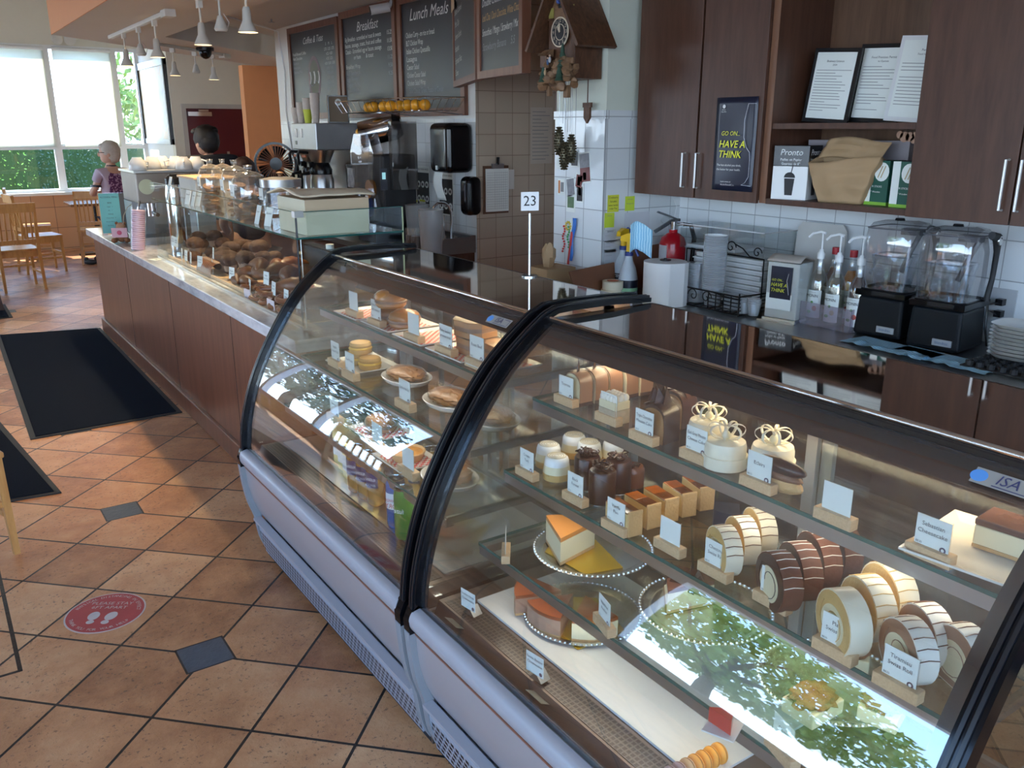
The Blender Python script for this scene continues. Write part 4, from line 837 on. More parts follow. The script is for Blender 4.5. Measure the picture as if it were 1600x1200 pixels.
def f1(k,P,w,h):
    k.text('Coffee & Teas',.085,chalk,P(.5,.88),shear=.35,w=w*.75)
    k.text('S     M     L',.035,chalk,P(.84,.80),w=.28)
    for i,l in enumerate(('Fresh Brewed Coffee','Hot Chocolate','Espresso','Americano','Steamed Milk')): k.text(l,.04,chalk if i<2 else chalk_f,P(.03,.74-i*.055),align='LEFT',w=w*.36)
    for i,l in enumerate(('2.75  3.25  3.75','4.25  4.50','4.75  5.25','4.50  5.00  5.50','4.95  5.45','5.25  5.75','5.50  6.00','4.25  4.75','3.25  3.75','2.50  3.00')): k.text(l,.036,chalk if i<4 else chalk_f,P(.84,.74-i*.055),w=.27)
    ov=[(P(.5,.42)[0]+.15*math.cos(a),P(.5,.42)[1]-.0012,P(.5,.42)[2]+.20*math.sin(a)) for a in [i*PI/16 for i in range(32)]]
    iv=[(P(.5,.42)[0]+.115*math.cos(a),P(.5,.42)[1]-.0016,P(.5,.42)[2]+.165*math.sin(a)) for a in [i*PI/16 for i in range(32)]]
    k.add(ov,[tuple(range(32))],mat('chalk pink',(.27,.19,.19),.8)); k.add(iv,[tuple(range(32))],mat('chalk olive',(.19,.19,.14),.8))
    for s in (-1,0,1): k.tube([P(.5+s*.09+.02*math.sin(q*3),.36+q*.14) for q in [i/6 for i in range(7)]],.012-.003*abs(s),chalk,5)
    k.tube([P(.40+q*.2,.36-.03*math.sin(q*7)) for q in [i/8 for i in range(9)]],.004,chalk_f,5)
    for i in range(14): a=.5+i*PI*.155; k.text('COFFEEANDTEAHSE'[i],.03,chalk_f,(P(.5,.42)[0]-.132*math.cos(a),P(.5,.42)[1]-.001,P(.5,.42)[2]+.182*math.sin(a)))
board(yb(453),yb(531),1.822,2.678,3.349,'chalkboard menu headed Coffee & Teas with an oval drawing',f1)
def f2(k,P,w,h):
    k.text('Breakfast',.11,chalk,P(.5,.88),shear=.35,w=w*.5)
    for i,(l,m) in enumerate((('Big Breakfast - scrambled w/ toast & sweets',chalk),('bacon, sausage, toast, fruit and coffee',chalk),('Classic - Scrambled egg w/ bacon, sausage',chalk),('            or ham       & toast',chalk),('Breakfast Wrap',chalk),('BLT Sandwich',chalk_f),('Eggs Benny',chalk_f),('Yogurt Parfait',chalk_f),('Smoked Salmon Bagel',chalk_f))): k.text(l,.05,m,P(.03,.77-i*.065-(.03 if i>3 else 0)),align='LEFT',w=w*(.74 if i<3 else .5 if i==3 else .3))
    for i,l in enumerate(('15.25','11.50','13.50','11.25','9.50','9.25')): k.text(l,.045,chalk if i<3 else chalk_f,P(.93,.77-i*.08),w=.12)
board(yb(534),yb(620.5),1.822,2.70,3.349,'chalkboard menu headed Breakfast',f2)
def f3(k,P,w,h):
    k.text('Lunch Meals',.12,chalk,P(.47,.88),shear=.35,w=w*.66)
    for i,(l,m) in enumerate((('Chicken Curry - on rice or bread',chalk),('BLT Chicken Wrap',chalk),('Italian Chicken Quesadilla',chalk),('Lasagna',chalk),('Caesar Salad',chalk),('Chicken Caesar Salad',chalk),('Chicken Salad Wrap',chalk),('   Salad Choice: Green, Potato or Caesar',chalk_f))): k.text(l,.055,m,P(.07,.70-i*.075),align='LEFT',w=w*(.5,.3,.42,.22,.22,.33,.33,.6)[i])
    for i,l in enumerate(('17','15','13','12','9','15')): k.text(l,.05,chalk,P(.92,.76-i*.09),w=.08)
board(yb(624),yb(727),1.822,2.70,3.349,'chalkboard menu headed Lunch Meals',f3)
# two boards hung across the passage beside the clock
A=Vector((3.19,5.33));B=Vector((2.785,4.40));C=Vector((2.66,3.76)); B2=Vector((2.775,4.365))
def hb(p,q_,label,rows):
    d=(q_-p); w=d.length; rz=math.atan2(d.y,d.x); c=(p+q_)/2; h=.70
    t=thing('menu_board',label,'menu board',(c.x,c.y,2.0),rz,'chalk boards hung beside the clock')
    th=.05; f=.04
    MB().b2((-w/2,-th/2,0),(-w/2+f,th/2,h),redwood).b2((w/2-f,-th/2,0),(w/2,th/2,h),redwood).b2((-w/2+f,-th/2,0),(w/2-f,th/2,f),redwood).b2((-w/2+f,-th/2,h-f),(w/2-f,th/2,h),redwood).build('frame',t)
    b=MB().b2((-w/2+f,-.015,f),(w/2-f,.01,h-f),slate_m).build('chalk_panel',t)
    k=MB()
    for i,(l,m,ww) in enumerate(rows): k.text(l,.055,m,(-w/2+f+.02,-.015,h-f-.05-i*.075),(1,0,.02),(0,0,1),align='LEFT',shear=.25,w=(w-.12)*ww)
    k.build('chalk_writing',b); return t
t=hb(A,B,'narrow looking chalkboard with a taped tan note, turned towards the counter',[('Ice Cream',chalk,.5),('Vanilla Bean',chalk,.8),('Salted Caramel',chalk,.9),('Mint Chip',chalk,.6),('Lemon Sorbet',chalk,.8),('Hazelnut',chalk,.5),('Espresso Float',chalk,.9),('Cones',chalk,.4)])
MB().prism([(0,0),(.16,.01),(.15,.2),(.02,.21)],.001,mat('tan kraft note',(.55,.38,.22),.8),TR(-.5,-.03,.47,rx=PI/2)).build('taped_note',t)
hb(B2,C,'chalkboard with drinks list nearest the cuckoo clock',[('Iced Latte / Mocha',chalk,.9),('Iced Teas / Mango / Strawberry',chalk,1),('Italian Soda / Vanilla, Lime',chalk,.95),('Double Chocolate Supreme',chalk,.95),('Iced Chai / Dark Chocolate, White Choc',chalk_o,1),('Smoothies / Mango / Strawberry / Mix',chalk,.98),('Strawberry Banana     5.5',chalk_f,.9)])
# ================================================================ cuckoo clock on the pillar
cw=wood('carved clock wood',(.05,.02,.010),(.13,.055,.025),.5,(1,1,3),14); cwl=mat('carved lighter wood',(.22,.12,.06),.6,var=.5,scale=25,bump=.6); cgreen=mat('carved fir green',(.03,.07,.045),.6,var=.4,scale=30)
ck=thing('cuckoo_clock','carved wooden chalet cuckoo clock hung on the pillar','clock',(2.779,3.405,1.955))
# local: x away from wall is negative, y along the wall
mb=MB().b2((-.17,-.10,.0),(-.005,.10,.27),cw); mb.build('case',ck,bev=.003)
mb=MB().ypr([(-.17,0),(-.17,.001),(-.005,.001),(-.005,0)],-.02,.02,cw)
# gable front wall
mb=MB().add([(-.172,-.10,.27),(-.172,.10,.27),(-.172,0,.43),(-.005,-.10,.27),(-.005,.10,.27),(-.005,0,.43)],[(0,1,2),(3,5,4),(0,2,5,3),(1,4,5,2)],cwl); mb.build('gable',ck)
for s in (-1,1):
    mb=MB().add([(-.235,s*.205,.135),(-.005,s*.205,.135),(-.005,0,.455),(-.235,0,.455),(-.235,s*.190,.128),(-.005,s*.190,.128),(-.005,0,.432),(-.235,0,.432)],[(0,1,2,3),(7,6,5,4),(0,3,7,4),(1,5,6,2),(0,4,5,1),(3,2,6,7)],cw); mb.build('roof_slope',ck)
FX=Matrix(((0,0,-1,0),(-1,0,0,0),(0,1,0,0),(0,0,0,1)))   # plan x -> -y, plan y -> z, up -> -x
T=Matrix.Translation((-.172,0,.205))@FX
MB().lathe([(0,0),(.062,0),(.064,.006),(.060,.008),(0,.008)],black_m,40,T).lathe([(.060,.006),(.066,.006),(.066,.011),(.060,.011)],mat('ivory ring',(.72,.62,.46),.5),40,T,cap=False).lathe([(.033,.008),(.036,.008),(.036,.0095),(.033,.0095)],_mc['ivory ring'],32,T,cap=False).build('dial',ck)
mb=MB()
for i in range(12):
    a=math.radians(30*(i+1)); mb.text(str(i+1),.021,_mc['ivory ring'],(-.1815,-.049*math.sin(a),.205+.049*math.cos(a)),(0,-1,0),(0,0,1))
mb.build('numerals',ck)
mb=MB()
for a,L in((-.55,.032),(-.12,.045)): mb.prism([(-.004,0),(.004,0),(.0055,L*.6),(0,L),(-.0055,L*.6)],.002,_mc['ivory ring'],T@TR(0,0,.010)@Matrix.Rotation(-a,4,'Z'))
mb.build('hands',ck)
R=random.Random(9); mb=MB()
for k in range(46): mb.ball((-.17-R.uniform(0,.05),R.uniform(-.115,.115),R.uniform(-.03,.10)+.02*math.sin(k)),R.uniform(.013,.028),cwl,8,(1,1,.8),nz=.5,fq=20,seed=k)
mb.b2((-.19,.065,-.075),(-.17,.085,-.03),cwl).b2((-.19,-.075,-.085),(-.17,-.045,-.03),cwl); mb.build('carved_landscape',ck)
for (y,z,h) in ((-.055,.05,.11),(.09,-.01,.08),(-.035,-.01,.09)):
    mb=MB()
    for j in range(4): mb.lathe([(.026-.005*j,0),(.004,.035)],cgreen,10,TR(-.205,y,z+j*h*.2),rf=lambda a,q:1+.25*math.sin(5*a))
    mb.build('carved_fir',ck)
mb=MB().ypr([(-.225,.110),(-.18,.135),(-.18,.10)],.045,.115,cwl).b2((-.215,.055,.055),(-.175,.105,.105),cw).b2((-.20,-.02,.005),(-.172,.03,.055),black_m); mb.build('carved_hut',ck)
mb=MB()
for (y,z,c) in ((.03,.085,(.5,.5,.52)),(.045,.075,(.05,.10,.2)),(.0,.03,(.55,.5,.42)),(.065,.03,(.5,.35,.2))): mb.ball((-.215,y,z),.007,mat('figure%.2f'%y,c,.5),8,(1,1,2)).ball((-.215,y,z+.018),.005,mat('figure skin',(.6,.4,.28),.5),8)
mb.build('carved_figures',ck)
MB().b2((-.18,-.045,.26),(-.172,.045,.30),cwl).b2((-.176,-.02,.31),(-.171,.02,.36),black_m).ball((-.19,0,.335),.012,mat('bluebird',(.05,.10,.35),.4),10,(1.2,.8,.9)).build('bird_door',ck)
for s in (-1,1):
    MB().b2((-.176,s*.075-.018,.27),(-.171,s*.075+.018,.315),mat('window amber',(.35,.30,.08),.5)).b2((-.18,s*.075-.022,.262),(-.171,s*.075+.022,.27),cw).build('small_window',ck)
MB().tube([(-.05,-.055,0),(-.05,-.055,-.11)],.003,cw,6).prism([(-.030,0),(.030,0),(.030,.022),(.022,.022),(.022,.07),(0,.095),(-.022,.07),(-.022,.022),(-.030,.022)],.012,cw,Matrix.Translation((-.044,-.055,-.105))@FX@Matrix.Diagonal((1,-1,1,1))).build('pendulum',ck)
conem=mat('dark brass cone',(.10,.085,.05),.35,.7,var=.4,scale=40)
mb=MB()
for y in (-.03,.0,.012,.03,.05,.07): mb.tube([(-.10,y,0),(-.10,y,(-.28,-.30,-.24,-.24,-.28,-.20)[int((y+.03)/.02)%6])],.0013,steel_d,5)
mb.build('chains',ck)
for k,(y,zt_) in enumerate(((.10,-.21),(.055,-.28),(.0,-.245))):
    c=MB(); c.ball((-.10,y,zt_-.075),.026,conem,12,(.8,.8,2.6))
    for j in range(11):
        zz=zt_-.135+j*.0125; rr=.021*math.sqrt(max(.1,1-((zz-(zt_-.075))/.072)**2))
        for i in range(8): a=2*PI*(i+.5*(j%2))/8; c.ball((-.10+rr*math.cos(a),y+rr*math.sin(a),zz),.0072,conem,6,(1,1,.7))
    c.tube([(-.10,y,zt_-.005),(-.10,y,0)],.0013,steel_d,5); c.build('pine_cone_weight',ck)
# ================================================================ papers, photos, notes on the pillar
def sheet(X0,y,z,w,h,label,cat,m,lines=0,rot=0,name='paper_sheet',group=None,txt=None,face='x',lm=None,thick=.0012):
    """flat paper on a wall facing -x ('x') or -y ('y')"""
    rz=-PI/2 if face=='x' else 0
    t=MB(); T=TR(ry=rot); t.b2((-w/2,-thick,-h/2),(w/2,0,h/2),m,T)
    if txt:
        for i,(l,s,mm,zz) in enumerate(txt): t.text(l,s,mm,T@Vector((0,-thick,zz*h)),T.to_3x3()@Vector((1,0,0)),T.to_3x3()@Vector((0,0,1)),w=w*.86)
    R=random.Random(int(abs(y*1000)+z*77))
    for i in range(lines):
        zz=h/2-h*.08-(h*.84)*i/max(1,lines-1); a=-w*.42; L=w*R.uniform(.4,.82); t.b2((a,-thick-.0004,zz-h*.006),(a+L,-thick,zz+h*.006),lm or inkg,T)
    o=t.build(name,loc=(X0,y,z) if face=='x' else (y,X0,z),rz=rz); return tag(o,label,cat,group)
XP=2.7735
def pil(px,py): v=onx(px,py,XP); return v.y,v.z
def photo(px,py,w,h,label,ms,rot=0,group='snapshots taped on the pillar'):
    y,z=pil(px,py); t=MB(); T=TR(ry=rot); t.b2((-w/2,-.0012,-h/2),(w/2,0,h/2),paper,T)
    for (a,b,c,d,m) in ms: t.b2((-w/2+a*w,-.0018,-h/2+b*h),(-w/2+c*w,-.0012,-h/2+d*h),m,T)
    return tag(t.build('photograph',loc=(XP,y,z),rz=-PI/2),label,'photo',group)
ph=dict(maroon=mat('photo maroon',(.16,.03,.03),.4,var=.5),grey=mat('photo grey',(.22,.22,.24),.4,var=.6,scale=40),tan=mat('photo tan',(.45,.30,.22),.4,var=.4,scale=40),dark=mat('photo dark',(.03,.03,.035),.4,var=.6),teal=mat('photo teal',(.20,.30,.33),.4),grn=mat('photo green',(.12,.20,.10),.5,var=.5,scale=40),org=mat('photo orange',(.6,.2,.05),.4))
photo(914,262,.085,.15,'large colour snapshot, maroon and grey, highest at the right',[(.05,.05,.95,.5,ph['maroon']),(.05,.5,.95,.95,ph['grey']),(.3,.1,.6,.35,ph['tan'])],-.12)
photo(898,248,.06,.08,'small dark snapshot left of the large maroon one',[(.08,.08,.92,.92,ph['dark']),(.2,.5,.6,.9,ph['teal'])])
photo(905,283,.06,.075,'portrait snapshot with white border, maroon backdrop',[(.1,.1,.9,.9,ph['maroon']),(.3,.2,.7,.8,ph['tan'])],.15)
photo(892,292,.065,.09,'pale grey snapshot behind the portrait',[(.05,.05,.95,.95,ph['grey'])],-.15)
photo(906,304,.055,.08,'lower portrait snapshot with dark clothes',[(.1,.1,.9,.9,ph['dark']),(.3,.45,.7,.9,ph['tan'])])
photo(877,292,.055,.08,'small printed card with traffic light colours',[(.08,.1,.35,.9,ph['org']),(.45,.2,.9,.8,inkg)])
photo(892,318,.075,.085,'card with green sprout drawing',[(.15,.25,.85,.9,ph['grn'])])
y,z=pil(875,255); sheet(XP,y,z,.06,.06,'small white card under the cone weights','card',paper,2,name='card')
# bead and ribbon craft hung lower on the pillar
y,z=pil(892,370); t=thing('bead_craft','hanging craft of coloured beads and a blue red ribbon on the pillar','decoration',(XP,y,z),-PI/2)
R=random.Random(2)
for nm,cx,col_,n in (('red_beads',-.05,(.6,.04,.04),11),('green_beads',-.012,(.08,.4,.12),9)):
    mb=MB()
    for k in range(n): mb.ball((cx+.008*math.sin(k*1.1),-.008,.05-.013*k),.0062,mat(nm,col_,.3),8)
    mb.build(nm,t)
mb=MB()
for k in range(10): a=k*.63; mb.ball((-.015+.02*math.cos(a),-.008,.055+.02*math.sin(a)),.006,mat('yellow beads',(.7,.5,.05),.3),8)
mb.build('yellow_bead_ring',t)
MB().grid(lambda u,v:(.028+.03*u-.03*v+.006*math.sin(v*9),-.012-.008*math.sin(u*3),.10-.22*v),3,12,mat('blue ribbon',(.04,.16,.5),.4)).build('blue_ribbon',t,solid=.002)
MB().grid(lambda u,v:(.022+.018*u-.028*v,-.017-.006*math.sin(u*3),.03-.17*v),3,12,mat('red ribbon',(.55,.05,.04),.4)).build('red_ribbon',t,solid=.002)
MB().b2((.0,-.006,-.10),(.012,-.001,.09),white).build('white_strip',t)
# sticky notes and handwritten sheets on the pillar side facing the camera
YPs=3.2675
def pw(px,py): v=ony(px,py,YPs); return v.x,v.z
lime=mat('lime sticky note',(.60,.72,.05),.6); yln=mat('yellow sticky note',(.68,.68,.05),.6)
for px,py,w,m,lb,tx in ((958,318,.072,yln,'yellow sticky note with handwriting nearest the pillar corner',(('Croissants',.014,ink,.35),('Sub plain',.012,ink,.12),('water bottle',.012,ink,-.1),('order Tue',.012,ink,-.3))),(984,318,.062,lime,'lime sticky note to the right of the yellow one',(('call back',.010,inkg,.3),('Monday am',.010,inkg,0))),(952,344,.062,lime,'lime sticky note below the yellow one',(('milk list',.010,inkg,.3),))):
    x_,z_=pw(px,py); sheet(YPs,x_,z_,w,w*1.15,lb,'note',m,0,face='y',name='sticky_note',group='sticky notes on the pillar',txt=tx)
x_,z_=pw(994,372); sheet(YPs,x_,z_,.17,.26,'large faint handwritten sheet taped right of the notes','paper',mat('grey white paper',(.60,.60,.62),.6),0,face='y',txt=(('Bag of buns',.018,mat('faint ink',(.42,.42,.45),.6),.2),('Muffins x12',.018,_mc['faint ink'],.0),('Scones',.018,_mc['faint ink'],-.2)))
for k,py in enumerate((368,385,399)):
    x_,z_=pw(953,py); sheet(YPs,x_,z_,.075,.06,['top narrow typed slip under the lime note','middle narrow typed slip','lowest narrow typed slip'][k],'paper',_mc['grey white paper'],3,face='y',group='typed slips',txt=((['SERVICE','HAZARDS','BAG SIZES'][k],.011,ink,.33),))
# passage: framed picture and white list, clipboard on beige tile wall
o=MB().b2((-.14,-.02,-.16),(.14,0,.20),black).b2((-.12,-.022,-.14),(.12,-.02,.18),mat('picture pale',(.45,.48,.50),.3)).build('picture_frame',loc=(4.048,5.12,1.62),rz=-PI/2); tag(o,'black framed picture in the passage behind the pine cone weights','picture')
sheet(4.048,5.08,1.28,.30,.42,'long white price list sheet in the passage','paper',mat('bright paper',(.75,.76,.80),.5),9)
def bt(px,py,Y=5.344): v=ony(px,py,Y); return v
v=bt(776,292); t=thing('clipboard','clipboard with a filled table form on the beige tile wall','clipboard',(v.x,5.344,v.z))
MB().b2((-.12,-.006,-.19),(.10,0,.15),mat('hardboard',(.14,.07,.04),.5)).build('backing_board',t)
mb=MB().b2((-.10,-.0085,-.175),(.10,-.006,.13),paper)
for i in range(16): mb.b2((-.09,-.009,.10-i*.017),(.09,-.0085,.1012-i*.017),inkg)
for i in range(7): mb.b2((-.02+i*.018,-.009,-.16),(-.019+i*.018,-.0085,.11),inkg)
mb.build('form_paper',t); MB().b2((-.10,-.008,-.02),(.15,-.002,.12),mat('second sheet',(.62,.60,.55),.6)).build('second_sheet',t)
MB().b2((-.05,-.022,.13),(.05,-.006,.165),steel_d).tube([(0,-.015,.16),(0,-.02,.21)],.012,black,8).build('clip',t)
v=bt(846,212); sheet(5.344,v.x,v.z,.20,.40,'pale typed notice on the beige tiles beside the clock weights','paper',mat('beige paper',(.55,.48,.40),.6),14,face='y')
# ================================================================ poster on the cabinet door
y0=onx(1108,200,2.93).y; y1=onx(1190,200,2.93).y
def PP(px,py): v=onx(px,py,2.928); return v
c0=PP(1148,226); t=thing('poster','navy poster reading GO ON... HAVE A THINK with a wine glass outline','poster',(2.9285,c0.y,c0.z),-PI/2)
w=.225; h=.385
MB().grid(lambda u,v:((u-.5)*w,-.002-.003*math.sin(v*7)*math.sin(u*3),(v-.5)*h),10,14,navy).build('sheet',t,solid=.0008)
mb=MB()
for l,s,z_,m,a in (('GO ON...',.026,.045,yellow,-.075),('HAVE A',.042,.0,yellow,-.085),('THINK',.042,-.042,yellow,-.085),('The less alcohol you drink,',.0125,-.086,white,-.088),('the better for your health.',.0125,-.104,white,-.088),('Learn more at',.010,-.155,white,-.062),('AlcoholSenseBC.ca',.010,-.168,white,-.062)):
    mb.text(l,s,m,(a,-.0062,z_),align='LEFT',shear=.2 if m is yellow else 0,w=.15)
for q in (0,.004) if False else (0,): mb.text('HAVE A',.042,yellow,(-.0835,-.0064,.001),align='LEFT',shear=.2,w=.15); mb.text('THINK',.042,yellow,(-.0835,-.0064,-.041),align='LEFT',shear=.2,w=.15)
mb.text('BRITISH',.006,white,(-.068,-.0062,.142)); mb.text('COLUMBIA',.006,white,(-.068,-.0062,.134)); mb.lathe([(0,0),(.008,0),(.008,.0006),(0,.0006)],white,12,TR(-.068,-.0060,.156,rx=PI/2))
mb.build('lettering',t)
g=[(.075+.03,.165),(.065,.165),(.050,.10),(.052,.03),(.068,-.01),(.088,-.03),(.092,-.06),(.092,-.13),(.075,-.155),(.055,-.165),(.108,-.168)]
MB().tube([(a,-.0065,b) for a,b in g],.0011,mat('outline white',(.6,.62,.68),.4),5).build('wine_glass_outline',t)
# ---- things in the open cabinet
def frame(px,py,w,h,x,label,fm,tilt,title,z0,rz=0):
    v=onx(px,py,x); t=thing('document_frame',label,'framed paper',(x,v.y,z0),-PI/2+rz,'framed certificates on the shelf')
    T=TR(rx=-.10)@TR(ry=tilt)
    b=.016; MB().b2((-w/2,-.012,0),(w/2,0,h),fm,T).build('frame',t)
    mb=MB().b2((-w/2+b,-.0135,b),(w/2-b,-.012,h-b),paper,T)
    mb.text(title[0],.012,ink,T@Vector((0,-.0135,h-.05)),T.to_3x3()@Vector((1,0,0)),T.to_3x3()@Vector((0,0,1)),w=w*.5); mb.text(title[1],.010,ink,T@Vector((0,-.0135,h-.064)),T.to_3x3()@Vector((1,0,0)),T.to_3x3()@Vector((0,0,1)),w=w*.5)
    R=random.Random(px)
    for i in range(15):
        if R.random()<.2: continue
        a=-w*.38; L=w*R.uniform(.3,.76); zz=h-.085-i*(h-.12)/15; mb.b2((a,-.0139,zz),(a+L,-.0135,zz+.0022),inkg,T)
    mb.build('document',t); return t
zs_=onx(1320,192,2.95).z
frame(1290,184,.215,.285,3.10,'black framed certificate, leftmost on the shelf',black,.06,('Business Licence','2024'),zs_+.001)
frame(1364,184,.215,.290,3.14,'black framed food permit, middle of the shelf',black,.05,('Food Premises Permit','to Operate'),zs_+.001)
frame(1424,184,.215,.300,3.08,'white framed permit leaning rightmost on the shelf',mat('white frame',(.75,.75,.74),.4),.07,('Permit','Food Services'),zs_+.001)
zc=1.4505
def carton(px,py,x,wx_,wy,h,label,build,rz=0,group=None):
    v=onx(px,py,x); t=thing('carton',label,'box',(x+wx_/2,v.y,zc),rz,group); build(t,wx_,wy,h); return t
def pront(t,a,b,h):
    MB().b2((-a/2,-b/2,0),(a/2,b/2,h*.62),white).b2((-a/2,-b/2,h*.62),(a/2,b/2,h),black).build('box_body',t,bev=.002)
    mb=MB()
    for fo,xd,n_ in (((-a/2,0),(0,-1,0),b),((0,-b/2),(1,0,0),a)):
        o=Vector((fo[0],fo[1],0)); mb.text('Pronto',.034,white,o+Vector((0,0,h*.87)),xd,(0,0,1),w=n_*.8,shear=.2); mb.text('Pailles en Papier',.014,white,o+Vector((0,0,h*.74)),xd,(0,0,1),w=n_*.8); mb.text('Geantes de 8"',.014,white,o+Vector((0,0,h*.665)),xd,(0,0,1),w=n_*.75)
        X_=Vector(xd); nn=X_.cross(Vector((0,0,1)))
        def Q(u_,z_): return o+X_*u_+Vector((0,0,z_))+nn*.0008
        mb.add([Q(-.016,.018),Q(.016,.018),Q(.022,.085),Q(-.022,.085)],[(0,1,2,3)],black_m); mb.add([Q(.024*math.cos(k*PI/8),.088+.022*math.sin(k*PI/8)) for k in range(9)],[tuple(range(9))],black_m); mb.add([Q(.002,.10),Q(.006,.10),Q(.014,.14),Q(.010,.14)],[(0,1,2,3)],black_m)
    mb.build('print',t)
carton(1226,300,2.965,.13,.15,.215,'black and white straw carton with milkshake cup print',pront,.25)
def greenb(t,a,b,h):
    MB().b2((-a/2,-b/2,0),(a/2,b/2,h),mat('dark green carton',(.01,.09,.06),.4)).b2((-a/2-.001,-b/2-.001,0),(a/2,b/2,.012),mat('lime band',(.25,.5,.05),.4)).b2((-a/2-.0005,b/2-.03,.012),(a/2,b/2+.0005,h),paper).build('box_body',t)
    mb=MB().add([(-a/2-.0012,-b*.2+.03*math.cos(k*PI/8),h*.75+.035*math.sin(k*PI/8)) for k in range(16)],[tuple(range(16))[::-1]],paper)
    for s in(-.008,.004): mb.tube([(-a/2-.002,-b*.2+s+.01,h*.62),(-a/2-.002,-b*.2+s-.006,h*.88)],.002,mat('stir stick',(.5,.38,.2),.6),5)
    mb.text('STIR STICKS',.010,white,(-a/2-.0012,0,h*.42),(0,-1,0),(0,0,1),w=b*.6); mb.text('7" Wooden',.009,white,(-a/2-.0012,0,h*.3),(0,-1,0),(0,0,1),w=b*.5); mb.build('print',t)
carton(1366,310,3.03,.10,.10,.165,'dark green stir stick carton behind the paper bag',greenb,0,'green stir stick cartons'); carton(1408,313,3.00,.10,.095,.165,'dark green stir stick carton against the right cabinet',greenb,0,'green stir stick cartons')
t=carton(1330,300,3.16,.10,.46,.19,'large pale carton at the back with a printed hand picture',lambda t,a,b,h:MB().b2((-a/2,-b/2,0),(a/2,b/2,h+.045),mat('lilac grey carton',(.33,.29,.30),.5)).build('box_body',t))
v=onx(1412,214,3.155); mb=MB(); sk=mat('printed skin tone',(.50,.28,.18),.5,var=.2,scale=20)
for k,(a,b,r_) in enumerate(((0,0,.02),(-.022,.0,.018),(-.04,-.012,.013),(-.042,.006,.012),(.02,.008,.014))): mb.add([(-.0508,v.y-t.location.y+a+r_*math.cos(q_*PI/6),v.z-zc+b+r_*math.sin(q_*PI/6)) for q_ in range(12)],[tuple(range(12))[::-1]],sk)
mb.build('hand_print',t)
kraft=mat('kraft paper',(.42,.27,.14),.75,var=.1,scale=8,bump=.3)
t=thing('paper_bag','large crumpled kraft paper bag with rolled top','bag',(3.045,onx(1322,300,3.045).y,zc),.1)
def bagf(u,v):
    a=u*2*PI; w_=.115+.035*v; d_=.05+.01*math.sin(v*3); x_=d_*max(-1,min(1,1.5*math.cos(a))); y_=w_*max(-1,min(1,1.35*math.sin(a))); q_=noise.noise(Vector((x_*14,y_*14,v*4)))*.016*min(1,v*4)
    return (x_+q_,y_*(.78+.22*v)+q_,.165*v+.015*math.sin(a*2)*v)
MB().grid(bagf,48,16,kraft).build('bag_body',t,solid=.001)
MB().grid(lambda u,v:(.01+.025*v+.012*noise.noise(Vector((u*6,v*4,1))),.145-.26*u-.03*v,.165+.075*v+.01*math.sin(u*5)),20,8,kraft).build('rolled_flap',t,solid=.002)
# ================================================================ things on the right back counter
ZC=.9505
def cy(px,X,py=450): return onx(px,py,X).y
# paper towel roll
t=thing('paper_towel_roll','large white paper towel roll standing on a black spindle','paper towel',(2.80,cy(1036,2.80,480),ZC))
MB().lathe([(.03,.0),(.097,0),(.098,.198),(.03,.20)],mat('towel paper',(.80,.78,.75),.8,var=.02),40).build('roll',t); MB().cyl((0,0,0),(0,0,.212),.008,black).lathe([(0,.201),(.026,.201),(.026,.206),(0,.206)],black,16).build('spindle',t)
MB().prism([(-.052,-.088),(.02,-.1055),(.06,-.090),(.045,-.092),(.02,-.100)],.198,_mc['towel paper']).build('loose_end',t)
# fire extinguisher
t=thing('fire_extinguisher','red fire extinguisher with black hose behind the paper towel roll','fire extinguisher',(3.10,cy(1050,3.10,400),ZC),-.5); t.scale=(1.04,1.04,.98)
MB().lathe([(0,0),(.060,0),(.063,.01),(.063,.235),(.055,.265),(.030,.285),(.020,.29),(.020,.305)],red,32).build('cylinder',t)
mb=MB(); n=8; vs=[(.0638*math.cos(a),.0638*math.sin(a),z) for a in [2.9+1.1*i/n for i in range(n+1)] for z in(.09,.23)]; mb.add(vs,[(2*i,2*i+2,2*i+3,2*i+1) for i in range(n)],mat('white label',(.6,.6,.62),.4),True).build('label',t)
MB().cyl((0,0,.305),(0,0,.345),.017,chrome).cyl((0,0,.33),(.045,0,.33),.009,steel).build('valve',t)
MB().prism([(-.095,-.035),(-.088,-.048),(0,.01),(.03,.012),(.03,.025),(-.01,.022)],.018,black,TR(0,.009,.335,rx=PI/2)).build('carry_handle',t,bev=.002)
MB().prism([(-.085,.055),(-.078,.063),(-.03,.045),(.03,.02),(.03,.012),(-.02,.03)],.016,black,TR(0,.008,.335,rx=PI/2)).build('squeeze_lever',t,bev=.002)
MB().tube([(.045,0,.33),(.085,0,.325),(.105,0,.26),(.10,0,.15),(.088,0,.06),(.082,0,.03)],.011,black,10).build('hose',t); MB().tube([(-.02,-.0,.36),(-.05,0,.372),(-.065,0,.35),(-.05,0,.335)],.0018,steel,6).tube([(0,0,.36),(.01,.0,.42),(-.01,0,.46)],.001,white,5).build('safety_pin',t)
